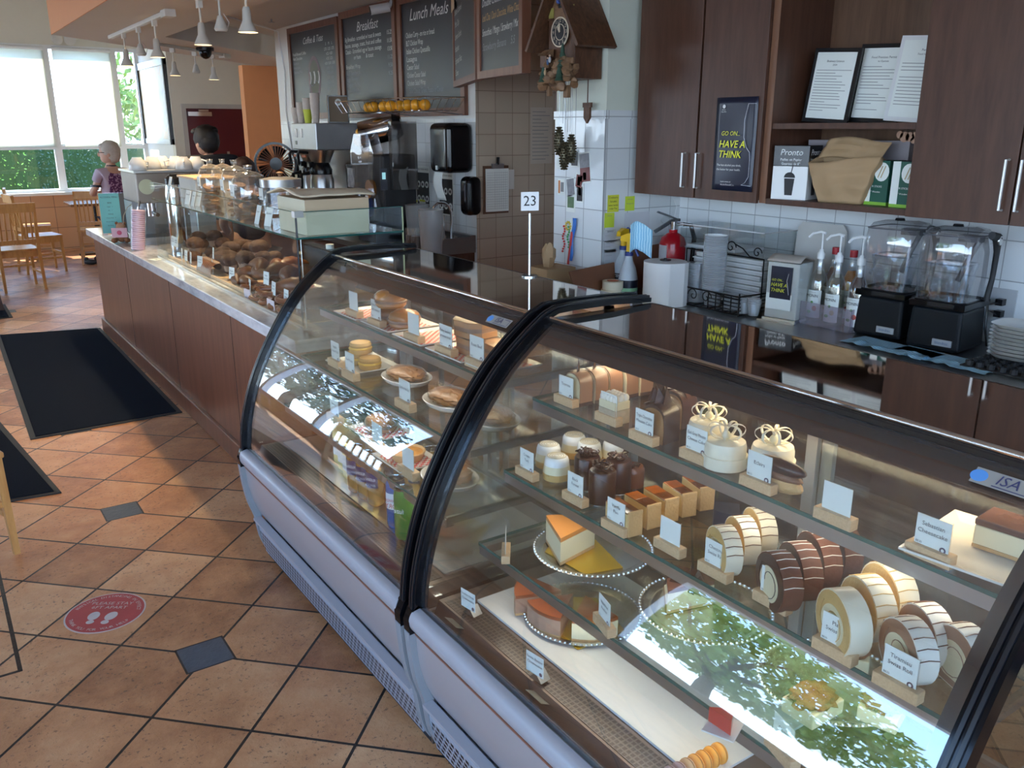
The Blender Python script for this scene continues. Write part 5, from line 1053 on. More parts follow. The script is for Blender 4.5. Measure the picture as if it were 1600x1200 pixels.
# spray bottles
def spray(px,X,label,rz):
    t=thing('spray_bottle',label,'bottle',(X,cy(px,X,470),ZC),rz,'spray bottles')
    MB().lathe([(0,0),(.045,0),(.047,.01),(.046,.09),(.035,.14),(.020,.175),(.015,.20)],mat('cloudy bottle plastic',(.55,.60,.64),.3,var=.05),24).build('bottle_body',t)
    MB().lathe([(.0475,.03),(.0475,.085)],navy,24,cap=False).lathe([(.048,.032),(.048,.048)],mat('label green',(.3,.6,.35),.4),24,cap=False).text('ZEP',.02,white,(-.0485,0,.072),(0,-1,0),(0,0,1)).build('label',t)
    MB().lathe([(.020,.198),(.020,.215),(.017,.218)],mat('blue collar',(.02,.04,.2),.3),20).build('collar',t)
    MB().cyl((0,0,.218),(0,0,.265),.014,mat('yellow trigger plastic',(.85,.50,.01),.3)).ypr([(-.045,.268),(-.040,.29),(-.005,.305),(.025,.30),(.03,.28),(.0,.262)],-.012,.012,_mc['yellow trigger plastic']).build('spray_head',t,bev=.003)
    MB().tube([(.02,0,.29),(.035,0,.26),(.038,0,.225),(.052,0,.20)],.0065,_mc['blue collar'],8).tube([(.03,0,.30),(.055,0,.285),(.065,0,.25)],.009,_mc['blue collar'],8).build('trigger',t); return t
spray(980,2.78,'spray bottle with yellow blue trigger nearest the paper towel roll',.9-PI/2-.6); spray(971,2.90,'spray bottle mostly hidden behind the front one',.2)
def cloth(name,label,loc,w,l,m,h,seed,rz=0):
    t=MB().grid(lambda u,v:((u-.5)*w,(v-.5)*l,.004+h*(.5+.5*noise.noise(Vector((u*4+seed,v*4,seed))))*math.sin(PI*min(1,max(0,u)))**.5),24,24,m).build(name,loc=loc,rz=rz,solid=.002); return tag(t,label,'cloth')
q=NM('blue wave cloth'); x,y,z=q.pos('obj'); wv=q.n('ShaderNodeTexWave'); wv.inputs['Scale'].default_value=28; wv.inputs['Distortion'].default_value=3; q.l(q.p,wv.inputs['Vector']); q.set(q.mix(X(q.nt,wv.outputs['Fac']),(.22,.52,.72),(.55,.80,.92)),.8); bcloth=q.m
t=thing('cleaning_cloth','blue wavy cleaning cloth draped over the spray trigger','cloth',(2.78,cy(1005,2.78,400)+.02,ZC+.23),-.6)
MB().grid(lambda u,v:((u-.5)*.10,.02*math.sin(u*5),.10-.13*v+.03*math.sin(u*4)+.02*abs(u-.5)*2),12,10,bcloth).build('draped_cloth',t,solid=.002)
# tape rolls, brown board, red tub and small bowls behind the far case
for k,(zz,px) in enumerate(((0,955),(.042,957))):
    t=thing('tape_roll',['lower cream masking tape roll','upper cream masking tape roll with red core'][k],'tape',(2.70,cy(px,2.70,455),ZC+zz),0,'masking tape rolls'); MB().lathe([(.026,0),(.050,0),(.050,.040),(.026,.040),(.026,0)],mat('masking tape',(.72,.66,.50),.6),32,cap=False).build('tape',t); MB().lathe([(.0255,.001),(.0255,.041),(.029,.0412),(.029,.0405)],mat('tape core',(.5,.15,.08),.6),24,cap=False).build('core',t)
t=thing('cutting_board','brown hardboard leaning against the pillar behind the tape rolls','board',(2.745,3.16,ZC),0)
MB().prism([(-.21,0),(.03,0),(.03,.155),(-.25,.135)],.008,mat('brown hardboard',(.17,.07,.035),.5,var=.15),TR(0,.0,0,rx=PI/2-.12)).build('panel',t,bev=.002)
t=thing('cutting_board','dark brown board behind the spray bottles','board',(2.99,3.21,ZC),0)
MB().prism([(-.05,0),(.20,0),(.20,.22),(-.05,.20)],.008,_mc['brown hardboard'],TR(0,.0,0,rx=PI/2-.1)).build('panel',t,bev=.002)
# cart with tubs seen behind the far case top
t=thing('side_table','small steel side table behind the far glass case','table',(2.42,3.55,0))
MB().b2((-.24,-.30,.86),(.26,.36,.89),steel).build('top',t)
for a,b in ((-.22,-.28),(.24,-.28),(-.22,.34),(.24,.34)): MB().cyl((a,b,0),(a,b,.86),.015,steel,10).build('leg',t)
def on_t(px,X,py=430): return (X,onx(px,py,X).y,.8905)
t=thing('plastic_tub','pink red tub with clear upper walls behind the number sign','tub',on_t(862,2.42)); MB().lathe([(0,0),(.062,0),(.068,.12)],mat('pink tub',(.50,.12,.14),.35),4,TR(rz=PI/4)).build('tub',t); MB().lathe([(.068,.121),(.070,.15)],acrylic,4,TR(rz=PI/4),cap=False).build('rim',t)
t=thing('carton','open brown kraft carton with crumpled paper behind the pink tub','box',on_t(862,2.62)); MB().b2((-.09,-.08,0),(.09,.08,.17),kraft).build('box_body',t); MB().ball((-.02,0,.22),.05,kraft,12,(.7,.7,1.3),nz=.5,fq=12).build('crumpled_paper',t)
t=thing('paper_cup','small ivory square cup on the side table','cup',on_t(880,2.30)); MB().lathe([(0,0),(.035,0),(.045,.085),(.042,.085),(.033,.004),(0,.004)],mat('ivory cup',(.74,.70,.55),.35),20).build('cup',t)
t=thing('plastic_container','clear lidded container beside the brown hardboard','container',on_t(905,2.36)); MB().b2((-.06,-.07,0),(.06,.07,.055),acrylic).b2((-.065,-.075,.055),(.065,.075,.062),acrylic).build('body',t)
t=thing('clear_tray','flat clear lid lying before the ivory cup','tray',(2.24,3.42,.8905)); MB().b2((-.07,-.10,0),(.07,.10,.012),mat('frosted lid',(.55,.56,.56),.25)).build('lid',t)
# number sign
t=thing('number_sign','white number 23 card on a thin steel pole behind the far case top','sign',(1.715,2.40,1.2405))
MB().lathe([(0,0),(.028,0),(.028,.004),(0,.006)],steel,20).cyl((0,0,.004),(0,0,.215),.0045,steel,10).build('pole',t)
c=MB().box((0,0,.255),(.062,.003,.062),white,TR(rz=-.35)); c.text('23',.048,ink,(0,0,0),(1,0,0),(0,0,1),off=0); 
vs=c.v; T=TR(rz=-.35); n0=8
for i in range(n0,len(vs)): vs[i]=T@(vs[i]+Vector((0,-.0022,.255)))
c.build('card',t)
# wire rack with lids and cups
wi=mat('black wire',(.015,.015,.015),.35,.5)
rk=thing('wire_rack','black scrolled wire rack holding lids, cups and takeaway boxes','rack',(3.02,2.69,ZC))
def rect(a,b,c,d,z): return [(a,b,z),(c,b,z),(c,d,z),(a,d,z)]
mb=MB()
for z in (.006,.085): mb.tube(rect(-.16,-.24,.19,.22,z),.004,wi,6,closed=True)
for y in [(-.24+.046*k) for k in range(11)]: mb.tube([(-.16,y,.006),(.19,y,.006)],.0025,wi,6)
for a,b in ((-.16,-.24),(-.16,.22),(.19,-.24),(.19,.22)): mb.tube([(a,b,0),(a,b,.10)],.004,wi,6)
mb.tube([(-.02,-.24,.006),(-.02,-.24,.235),(-.02,.22,.235),(-.02,.22,.006)],.004,wi,6)
mb.build('wire_frame',rk)
def scroll(c,r,s,n=2.2,X=-.16): return [(X,c[0]+s*(r*(1-k/26))*math.cos(k*n*2*PI/26/1.6),c[1]+(r*(1-k/26))*math.sin(k*n*2*PI/26/1.6)) for k in range(24)]
mb=MB()
for (c,r,s) in (((.03,.055),.032,1),((-.05,.055),.032,-1)): mb.tube(scroll(c,r,s),.0028,wi,6)
mb.tube([(-.16,.20,.10),(-.16,.10,.10),(-.16,.06,.085)],.003,wi,6).tube([(-.16,-.085,.085),(-.16,-.16,.075),(-.16,-.24,.075)],.003,wi,6); mb.build('front_scrolls',rk)
mb=MB()
for (c,r,s) in (((.02,.27),.030,1),((-.05,.27),.030,-1),((-.20,.26),.026,-1)): mb.tube(scroll(c,r,s,X=-.02),.0028,wi,6)
mb.tube([(-.02,-.075,.285),(-.02,-.12,.27),(-.02,-.16,.24),(-.02,-.24,.235)],.003,wi,6); mb.build('back_scrolls',rk)
mb=MB()
for k in range(5): mb.b2((-.16,-.24+.0,.006+.016*k),(-.157,-.06,.010+.016*k),wi).b2((-.16,-.24,.006+.016*k),(.02,-.237,.010+.016*k),wi)
for k in range(5): mb.b2((-.16,-.24+.044*k,.006),(-.157,-.235+.044*k,.085),wi)
mb.build('woven_basket',rk)
cupm=glass('stacked clear cups',(.80,.83,.85),.20,rough=.08,haze=.40,hcol=(.72,.75,.78))
def cupstack(X,Y,n,r,h0,dz,label,lid=False,name='cup_stack',m=cupm):
    prof=[]
    if lid:
        for k in range(n): z=k*dz; prof+= [(r*.97,z),(r,z+dz*.3),(r,z+dz*.75),(r*.97,z+dz*.9)]
    else:
        prof=[(r*.68,0),(r*.72,.004),(r*.98,h0)]
        for k in range(n): z=h0+k*dz; prof+= [(r,z),(r*1.03,z+dz*.4),(r*.985,z+dz*.8)]
    t=thing(name,label,'cups',(X,Y,ZC+.011),0); MB().lathe(prof,m,28,cap=True).build('stack',t); return t
cupstack(2.93,cy(1112,2.93,480),28,.052,.07,.0088,'tall stack of clear plastic cups in the wire rack')
cupstack(2.93,cy(1086,2.93,480),22,.043,0,.0082,'stack of flat clear lids left of the tall cups',True,'lid_stack')
cupstack(2.93,cy(1145,2.93,480),8,.046,0,.0085,'short stack of wide clear lids at the rack front',True,'lid_stack')
for k,px in enumerate((1163,1178)): cupstack(2.90,cy(px,2.90,480),4,.030,.05,.006,['small clear portion cups in the woven basket, left stack','small clear portion cups in the woven basket, right stack'][k])
bx_=mat('takeaway box card',(.62,.62,.60),.6,var=.05)
for k in range(9):
    t=thing('takeaway_box','flat white takeaway box in the stack behind the clear cups','box',(3.13,2.69+.008*math.sin(k*3),ZC+.012+.0235*k),.02*math.sin(k*2),'stacked takeaway boxes'); MB().b2((-.09,-.20,0),(.09,.20,.020),bx_).b2((-.095,-.205,.0145),(.095,.205,.0175),white).build('tray',t)
t=thing('acrylic_box','clear acrylic box lying on the takeaway boxes','box',(3.15,2.76,ZC+.227)); T=None
MB().b2((-.11,-.27,0),(.11,.24,.006),acrylic).b2((-.11,-.27,.006),(-.106,.24,.115),acrylic).b2((.106,-.27,.006),(.11,.24,.115),acrylic).b2((-.106,-.27,.006),(.106,-.266,.115),acrylic).b2((-.106,.236,.006),(.106,.24,.115),acrylic).b2((-.112,-.272,.112),(-.108,.242,.116),steel).b2((-.112,-.272,.112),(.112,-.268,.116),steel).build('box_body',t); MB().b2((-.10,-.10,.008),(.10,.20,.022),white).build('paper_pad',t)
# napkin dispenser with the small poster
t=thing('napkin_dispenser','clear upright napkin dispenser with small HAVE A THINK card','dispenser',(2.98,cy(1228,2.98,480),ZC),-PI/2+.18); t.scale=(1,1,1.03)
MB().b2((-.075,-.06,0),(.075,.07,.012),steel).b2((-.085,-.085,.0),(.085,-.06,.006),steel).build('base',t)
MB().b2((-.072,-.05,.012),(.072,.065,.24),mat('napkin stack',(.62,.62,.58),.7)).build('napkins',t,bev=.004); MB().b2((-.075,-.055,.012),(.075,.068,.245),acrylic).build('clear_cover',t)
MB().grid(lambda u,v:((u-.5)*.15,-.055+.12*v,.245+.022*math.sin(PI*v)),6,8,mat('paper fold',(.48,.42,.36),.7)).build('folded_top',t,solid=.002)
c=MB().b2((-.05,-.058,.095),(.045,-.0555,.225),navy); c.text('GO ON...',.013,yellow,(-.045,-.058,.170),align='LEFT',shear=.2).text('HAVE A',.021,yellow,(-.047,-.058,.150),align='LEFT',shear=.2).text('THINK',.021,yellow,(-.047,-.058,.128),align='LEFT',shear=.2)
c.tube([(.03,-.059,.20),(.024,-.059,.17),(.03,-.059,.145),(.036,-.059,.115)],.0008,white,4); c.build('poster_card',t); MB().b2((-.065,-.0575,.05),(.05,-.0560,.115),paper).build('white_card',t)
t=thing('leaning_board','large pale board leaning on the tiles behind the napkin dispenser','board',(3.20,cy(1268,3.20,400),ZC),-PI/2+.05); MB().prism([(-.12,0),(.12,0),(.12,.36),(.10,.385),(-.10,.385),(-.12,.36)],.008,mat('pale board',(.52,.50,.46),.5),TR(0,.03,0,rx=PI/2-.1)).build('panel',t,bev=.001)
# syrup bottles in a clear bin
def syrup(px,X,liq,pump,label,lab,rz=.3):
    t=thing('syrup_bottle',label,'bottle',(X,cy(px,X,480),ZC+.004),-PI/2+rz-.2,'syrup bottles')
    MB().lathe([(0,.002),(.034,.002),(.034,.155),(.028,.185),(.016,.215)],liq,24).build('syrup',t)
    MB().lathe([(0,0),(.036,0),(.037,.01),(.037,.16),(.031,.19),(.016,.22),(.0135,.255),(.0145,.275)],jarg,24).build('bottle_glass',t)
    c=MB(); n=8; R_=.0378; vs=[(R_*math.sin(a),-R_*math.cos(a),z) for a in [-.95+1.9*i/n for i in range(n+1)] for z in(.02,.135)]; c.add(vs,[(2*i,2*i+2,2*i+3,2*i+1) for i in range(n)],paper,True)
    c.text('MONIN',.017,ink,(0,-.0385,.112),w=.05).text('Le Sirop de',.006,inkg,(0,-.0385,.127)).ball((.012,-.037,.06),.011,lab,10,(1,.15,1)).ball((-.010,-.0375,.045),.009,mat('label leaf',(.15,.35,.08),.5),8,(1,.15,.7)).ball((.0,-.0378,.085),.006,_mc['label leaf'],8,(1,.15,1)); c.build('label',t)
    if pump:
        MB().lathe([(.016,.262),(.016,.285),(.010,.292),(.008,.30)],white,16).cyl((0,0,.30),(0,0,.365),.0035,white,8).cyl((0,0,.20),(0,0,.262),.009,white,10).tube([(.012,0,.367),(-.01,0,.372),(-.045,0,.362),(-.062,0,.345)],.0055,white,8).build('pump',t)
    else: MB().lathe([(0,.27),(.0155,.27),(.0155,.298),(0,.298)],mat('red cap',(.45,.02,.03),.4),16).build('cap',t)
    return t
lq=[glass('clear syrup',(.88,.86,.78),.06),mat('amber syrup',(.45,.17,.02),.1,var=.1),mat('dark berry syrup',(.035,.008,.012),.08),mat('dark amber syrup',(.16,.05,.01),.1)]
fr_=[mat('label red fruit',(.6,.12,.08),.5),mat('label beige',(.65,.5,.3),.5)]
syrup(1275,3.05,lq[0],True,'clear syrup bottle with white pump, leftmost in the bin',fr_[0]); syrup(1303,3.03,lq[0],True,'clear syrup bottle with white pump, second from left',fr_[1])
syrup(1297,3.17,lq[3],False,'dark amber syrup bottle with red cap behind the pumps',fr_[1]); syrup(1325,3.15,lq[1],False,'bright amber syrup bottle with red cap',fr_[0]); syrup(1338,3.03,lq[2],True,'dark berry syrup bottle with white pump beside the blenders',fr_[0])
t=thing('plastic_bin','clear frosted bin holding the syrup bottles','bin',(3.06,(cy(1255,3.05,480)+cy(1350,3.05,480))/2,ZC)); L=abs(cy(1255,2.98,480)-cy(1350,2.98,480))/2-.0
fz=glass('frosted bin plastic',(.86,.83,.88),.06,rough=.2,haze=.18,hcol=(.6,.56,.62))
MB().b2((-.085,-L,0),(.16,L,.003),fz).b2((-.085,-L,.003),(-.082,L,.095),fz).b2((.157,-L,.003),(.16,L,.095),fz).b2((-.082,-L,.003),(.157,-L+.003,.095),fz).b2((-.082,L-.003,.003),(.157,L,.095),fz).build('bin_body',t)
# blenders with sound hoods
smoke=glass('smoky hood plastic',(.88,.88,.89),.13,haze=.02,hcol=(.3,.3,.32))
bbm=mat('blender base',(.006,.008,.011),.4); bbm.node_tree.nodes['Principled BSDF'].inputs['Specular IOR Level'].default_value=.2
def blender(px,X,label):
    t=thing('blender',label,'blender',(X,cy(px,X,520),ZC+.004),-PI/2+.10,'countertop blenders'); t.scale=(1.05,1.02,1.18)
    MB().box((0,.02,.065),(.185,.21,.13),bbm,taper=.93).build('motor_base',t,bev=.012,seg=3); MB().b2((-.095,-.088,.13),(.095,.125,.150),black_g).b2((-.03,-.092,.135),(.06,-.088,.15),black).build('control_panel',t,bev=.004)
    b=MB().b2((.005,-.0925,.018),(.070,-.0855,.038),mat('badge silver',(.45,.48,.52),.3,.5)); b.text('blendtec',.013,mat('badge blue',(.05,.12,.3),.4),(.0375,-.0935,.028),w=.055); b.build('badge',t)
    pr=[(-.09,.15),(-.094,.30),(-.088,.352),(-.07,.372),(.07,.372),(.088,.352),(.094,.30),(.09,.15)]
    # rounded square hood: loops stacked by height
    def rr(hw,hd,r,z,n=5):
        out=[]
        for cx,cy_,a0 in ((hw-r,hd-r,0),(-hw+r,hd-r,PI/2),(-hw+r,-hd+r,PI),(hw-r,-hd+r,1.5*PI)):
            for k in range(n+1): a=a0+PI/2*k/n; out.append((cx+r*math.cos(a),cy_+r*math.sin(a)+.015,z))
        return out
    rows=[rr(.088,.095,.03,.152),rr(.092,.098,.03,.22),rr(.093,.098,.03,.30),rr(.090,.096,.032,.345),rr(.078,.085,.035,.366),rr(.05,.055,.035,.374)]
    n=len(rows[0]); vs=sum(rows,[]); MB().add(vs,[(j*n+i,j*n+(i+1)%n,(j+1)*n+(i+1)%n,(j+1)*n+i) for j in range(len(rows)-1) for i in range(n)]+[tuple((len(rows)-1)*n+i for i in range(n))],smoke,True).build('sound_hood',t)
    MB().tube([rows[0][i] for i in range(n)],.003,black,6,closed=True).tube([(x_*1.0,y_,z_) for x_,y_,z_ in rr(.089,.096,.03,.35)],.0018,mat('hood edge',(.12,.12,.13),.3),6,closed=True).lathe([(0,0),(.018,0),(.015,.007),(0,.007)],black,16,TR(0,.0,.374)).build('hood_seal',t)
    MB().tube([(.10,.07,.15),(.105,.08,.22),(.108,.075,.30),(.112,.05,.345),(.112,.0,.355)],[.010,.009,.010,.016,.012],black_m,10).lathe([(0,-.003),(.014,-.003),(.014,.003),(0,.003)],steel,16,TR(.124,.045,.338,ry=PI/2)).build('hood_handle',t)
    jarm=glass('blender jar plastic',(.86,.88,.90),.12)
    rows2=[[(x_,y_-.01,z_) for x_,y_,z_ in rr(a,a,.02,z,3)] for a,z in ((.045,.155),(.055,.17),(.062,.235),(.066,.25),(.066,.262))]; n2=len(rows2[0]); MB().add(sum(rows2,[]),[(j*n2+i,j*n2+(i+1)%n2,(j+1)*n2+(i+1)%n2,(j+1)*n2+i) for j in range(4) for i in range(n2)],jarm,True).tube(rows2[-1],.003,jarm,6,closed=True).build('jar',t)
    MB().tube([(-.055,-.03,.245),(-.06,-.06,.20)],.006,jarm,6).tube([(.0,.06,.20),(.02,.075,.27),(.05,.07,.33)],.010,mat('jar handle grey',(.08,.08,.09),.3),8).b2((-.01,.04,.325),(.06,.085,.345),_mc['jar handle grey']).build('jar_handle',t)
    return t
blender(1384,3.09,'black blender with smoky clear hood beside the syrup bottles'); blender(1473,3.07,'black blender with smoky clear hood nearest the plates')
for k,(px,py,w_,l_,rz) in enumerate(((1385,535,.30,.16,.3),(1505,553,.22,.42,-.1))):
    p=onz(px,py,ZC); tag(MB().grid(lambda u,v:((u-.5)*.15,(v-.5)*(.38 if k else .34),.0015+.016*max(0,noise.noise(Vector((u*3+k*7,v*9,k))))*(1 if u<.5 else .0)),14,34,bcloth).build('cleaning_cloth',loc=(2.905,cy(1392 if k==0 else 1478,2.905,545),ZC+.0005),rz=-.05),['blue wavy cleaning cloth under the left blender','blue wavy cleaning cloth under the right blender'][k],'cloth','blue cleaning cloths')
# power outlet and cords on the tiles
v=onx(1566,480,3.299); t=thing('power_outlet','clear covered wall outlet with two plugs right of the blenders','outlet',(3.299,v.y,v.z),-PI/2); MB().b2((-.05,-.006,-.07),(.05,0,.07),mat('outlet plate',(.45,.46,.47),.3)).build('cover_plate',t,bev=.003)
for s in (1,-1): MB().b2((-.012,-.035,s*.022-.012),(.014,-.006,s*.022+.012),black).tube([(0,-.035,s*.022),(-.03,-.05,s*.01),(-.02,-.06,-.08),(.01,-.08,-.16),(-.10,-.14,-.18+.02*s)],.0045,black,6).build('plug',t)
# stacked square plates
for k in range(9):
    t=thing('side_plate',('lowest' if k==0 else 'topmost' if k==8 else 'middle')+' white rounded square plate of the stack by the right blender' ,'plate',(3.02,cy(1588,3.02,550),ZC+.028+.0128*k),.05*math.sin(k),'stacked white square plates')
    rows=[]
    for a,z in ((.045,0),(.060,.004),(.078,.018),(.080,.0185),(.062,.008),(.045,.0035)):
        rows.append([( (a)*math.copysign(abs(math.cos(q_*PI/14))**.55,math.cos(q_*PI/14)),(a)*math.copysign(abs(math.sin(q_*PI/14))**.55,math.sin(q_*PI/14)),z) for q_ in range(28)])
    MB().add(sum(rows,[]),[(j*28+i,j*28+(i+1)%28,(j+1)*28+(i+1)%28,(j+1)*28+i) for j in range(5) for i in range(28)]+[tuple(range(28))[::-1],tuple(5*28+i for i in range(28))],ceramic,True).build('plate',t)
t=thing('drip_mat','black perforated bar mat under the plate stack','mat',(3.0,cy(1598,3.0,560),ZC)); mb=MB().b2((-.13,-.16,0),(.15,.14,.006),black_m)
for i in range(7):
    for j in range(8): mb.lathe([(.013,.006),(.013,.022),(.010,.022),(.010,.006)],black_m,8,TR(-.11+.04*i,-.14+.037*j,0),cap=False)
mb.build('rubber_mat',t)
t=thing('table_bowl','white bowl on the bar mat cut by the right edge','bowl',(3.18,cy(1604,3.12,500),ZC+.024)); MB().lathe([(0,0),(.035,0),(.075,.05),(.078,.052),(.072,.05),(.03,.006),(0,.006)],ceramic,28).build('bowl',t)
# ================================================================ back counter under the menus
ZC=.9005
def on3(px,X): return (X,onx(px,300,X).y,ZC)
# coffee brewer
y0=onx(457,215,2.80).y; y1=onx(494,215,2.80).y
t=thing('coffee_brewer','twin stainless coffee brewer with black basket handles','coffee machine',(2.86,(y0+y1)/2,ZC)); hw=(y0-y1)/2; zt_=.875
MB().b2((-.06,-hw,.66),(.40,hw,zt_),mat('dull stainless',(.36,.36,.37),.38,.9)).b2((.24,-hw,.02),(.40,hw,.66),steel).build('housing',t,bev=.006); MB().b2((-.06,-hw,0),(.40,hw,.03),steel_d).build('base',t)
MB().b2((-.064,hw-.12,.76),(-.06,hw-.06,.83),white).b2((-.064,hw-.24,.76),(-.06,hw-.18,.83),white).b2((-.064,hw-.105,.70),(-.06,hw-.07,.73),black).build('switches',t)
for k,s in enumerate((.45,-.25)):
    b=MB().lathe([(.075,.555),(.115,.64),(.12,.66)],steel,24,TR(.05,s*hw,0)).build('brew_basket',t); MB().tube([(-.05,s*hw,.64),(-.14,s*hw,.645),(-.15,s*hw,.62),(-.145,s*hw,.54)],.014,black,8).build('handle',b); MB().b2((-.105,s*hw-.05,.60),(-.098,s*hw+.03,.62),mat('orange mark',(.5,.1,.02),.5)).build('brand_plate',b)
for k,s in enumerate((.45,-.25)):
    u=thing('coffee_server',['stainless coffee server with black lid, left','stainless coffee server with black lid, right'][k],'coffee pot',(2.86+.05,(y0+y1)/2+s*hw,ZC+.031),0,'stainless coffee servers'); u.scale=(1.15,1.15,1.42)
    MB().lathe([(0,0),(.085,0),(.088,.01),(.088,.27),(.075,.30)],steel,32).build('body',u); MB().lathe([(.077,.30),(.080,.33),(.055,.37),(.02,.385),(0,.385)],black,28).b2((-.10,-.02,.345),(.02,.02,.375),black).build('lid',u); MB().tube([(-.085,.02,.31),(-.145,.03,.30),(-.15,.03,.15),(-.088,.03,.09)],.013,black,8).build('handle',u)
zz=ZC+zt_+.001
cupp=mat('printed paper cup',(.60,.52,.45),.6,var=.15,scale=40); cupl=mat('lime cup',(.62,.68,.05),.5)
for k,(px,h,m2,lb) in enumerate(((463,.13,cupp,'short printed cup stack at the far end of the brewer top'),(471,.17,cupp,'second printed cup stack on the brewer'),(481,.20,cupl,'cup stack with a lime green cup at its base'),(493,.235,cupp,'tallest printed cup stack beside the wooden box'))):
    X_=2.86; t=thing('paper_cup_stack',lb,'cups',(X_,onx(px,180,X_).y,zz),0,'paper cup stacks on the brewer'); r=.040
    MB().lathe([(r*.68,0),(r*.95,h*.55)],m2,20).build('lower_cup',t); MB().lathe([(r*.93,h*.55)]+[(r*(1 if i%2 else .96),h*.55+h*.45*(i+1)/8) for i in range(8)],cupp,20).build('nested_cups',t)
wb=thing('wooden_box','wooden box with round cup emblem on the brewer top','box',(3.13,onx(527,180,3.13).y,zz),-.35); wb.scale=(.8,.8,.9)
MB().b2((-.10,-.09,0),(.12,.09,.25),wood('pale box wood',(.30,.20,.13),(.42,.30,.20),.6)).build('box_body',wb); MB().b2((-.10,-.091,0),(.12,-.0905,.25),mat('kraft front',(.25,.18,.12),.7)).b2((-.10,-.094,0),(-.088,-.09,.25),black).b2((.108,-.094,0),(.12,-.09,.25),black).b2((-.10,-.094,0),(.12,-.09,.012),black).b2((-.10,-.094,.24),(.12,-.09,.25),black).lathe([(0,0),(.032,0),(.032,.002),(0,.002)],paper,20,TR(.01,-.0935,.19,rx=PI/2)).lathe([(0,0),(.014,0),(.014,.002),(0,.002)],black,16,TR(.01,-.0955,.19,rx=PI/2)).build('front_panel',wb)
# grinder
t=thing('coffee_grinder','tall black coffee grinder with chrome knob beside the brewer','grinder',on3(566,3.0)); MB().b2((-.09,-.10,0),(.16,.10,.56),black).build('body',t,bev=.01); MB().b2((-.094,-.07,.38),(-.09,.06,.53),mat('label art',(.3,.3,.3),.4,var=.9,scale=30)).b2((-.094,-.07,.28),(-.09,.06,.36),_mc['label art']).build('labels',t)
MB().cyl((-.09,.0,.19),(-.14,0,.19),.062,steel_d,24).cyl((-.14,0,.19),(-.155,0,.19),.035,white,20).build('dial_knob',t)
# juicer with orange basket
t=thing('citrus_juicer','large orange juicer with curved steel feeder and clear front','juicer',on3(596,2.95)); t.scale=(.95,.85,.98); o_=t.location
MB().b2((-.06,-.17,.0),(.24,.13,.66),black_m).build('body',t,bev=.02); MB().b2((-.14,-.17,.0),(.22,.20,.16),mat('juicer base',(.02,.025,.04),.3)).build('base',t,bev=.01)
MB().prism([(-.13,0),(.12,0),(.17,.12),(.13,.30),(.155,.52),(.09,.66),(-.09,.66),(-.15,.52),(-.11,.30),(-.17,.12)],.10,glass('smoky juicer cover',(.72,.70,.70),.10,rough=.02,haze=.06,hcol=(.42,.36,.32)),TR(-.06,.03,.15,rx=PI/2,rz=-PI/2+.25)).build('clear_cover',t)
MB().cyl((-.10,.03,.40),(-.06,.03,.40),.07,mat('orange drum',(.5,.2,.03),.4),20).cyl((-.13,.08,.26),(-.07,.08,.26),.075,mat('blue juicer part',(.01,.06,.28),.4),20).cyl((-.14,-.02,.24),(-.13,-.02,.24),.02,white,12).b2((-.165,-.10,.14),(-.158,-.05,.36),white).text('Zumex',.03,white,(-.165,.12,.32),(0,-1,0),(0,0,1)).text('A',.06,black,(-.166,-.075,.30),(0,-1,0),(0,0,1)).build('press_parts',t)
MB().b2((-.08,-.175,.40),(-.02,-.17,.56),mat('screen grey',(.08,.09,.11),.2)).b2((-.065,-.177,.48),(-.035,-.175,.53),emit('screen blue',(.25,.5,.55),.6)).build('control_screen',t)
q=NM('striped steel'); x,y,z=q.pos('obj'); q.set(q.ramp(((x*9+y*9).fr()),[(0,(.75,.76,.8)),(.35,(.18,.17,.18)),(.7,(.85,.87,.9))]),.12,1); strp=q.m
MB().cyl((-.10,.14,.80),(.14,.0,.86),.098,strp,32).build('steel_feeder',t); MB().cyl((.14,.0,.86),(.19,-.03,.873),.10,black_g,32,r1=.07).build('feeder_cap',t)
MB().tube([(-.02,.15,.88),(-.06,.22,.82),(-.08,.24,.72),(-.06,.20,.66)],.006,chrome,6).build('orange_guide',t)
MB().b2((-.0,-.24,.40),(.22,-.18,.90),glass('smoky side',(.5,.48,.46),.1,haze=.15,hcol=(.2,.18,.17))).build('side_chute',t)
org=mat('orange peel',(.80,.36,.02),.35,var=.15,scale=30,bump=.2)
def orange(loc,label,r=.038): 
    o=MB().ball((0,0,0),r,org,16,(1,1,.95),nz=.02).build('orange',loc=loc); tag(o,label,'orange',group='oranges at the juicer')
orange((o_.x-.075,o_.y+.205,o_.z+.735),'orange at the bottom of the juicer guide'); orange((o_.x-.075,o_.y+.165,o_.z+.80),'orange above the lowest one in the guide')
ya=onx(545,180,2.93).y; yb_=onx(688,180,2.93).y; L=(ya-yb_)/2; yc=(ya+yb_)/2; zb_=1.845
t=thing('wire_basket','chrome wire tray of oranges above the juicer','basket',(2.95,yc,zb_)); mb=MB()
mb.tube(rect(-.13,-L,.17,L,.085),.0035,chrome,6,closed=True).tube(rect(-.10,-L+.06,.14,L-.06,.0),.003,chrome,6,closed=True)
for k in range(15): yy=-L+2*L*k/14; y2=(-L+.06)+(2*L-.12)*k/14; mb.tube([(-.13,yy,.085),(-.10,y2,0),(.14,y2,0),(.17,yy,.085)],.0022,chrome,5)
mb.build('wire_tray',t); MB().tube([(.12,L*.5,0),(.395,L*.5,-.02)],.003,steel_d,6).tube([(.12,-L*.5,0),(.395,-L*.5,-.02)],.003,steel_d,6).build('wall_bracket',t)
R=random.Random(4)
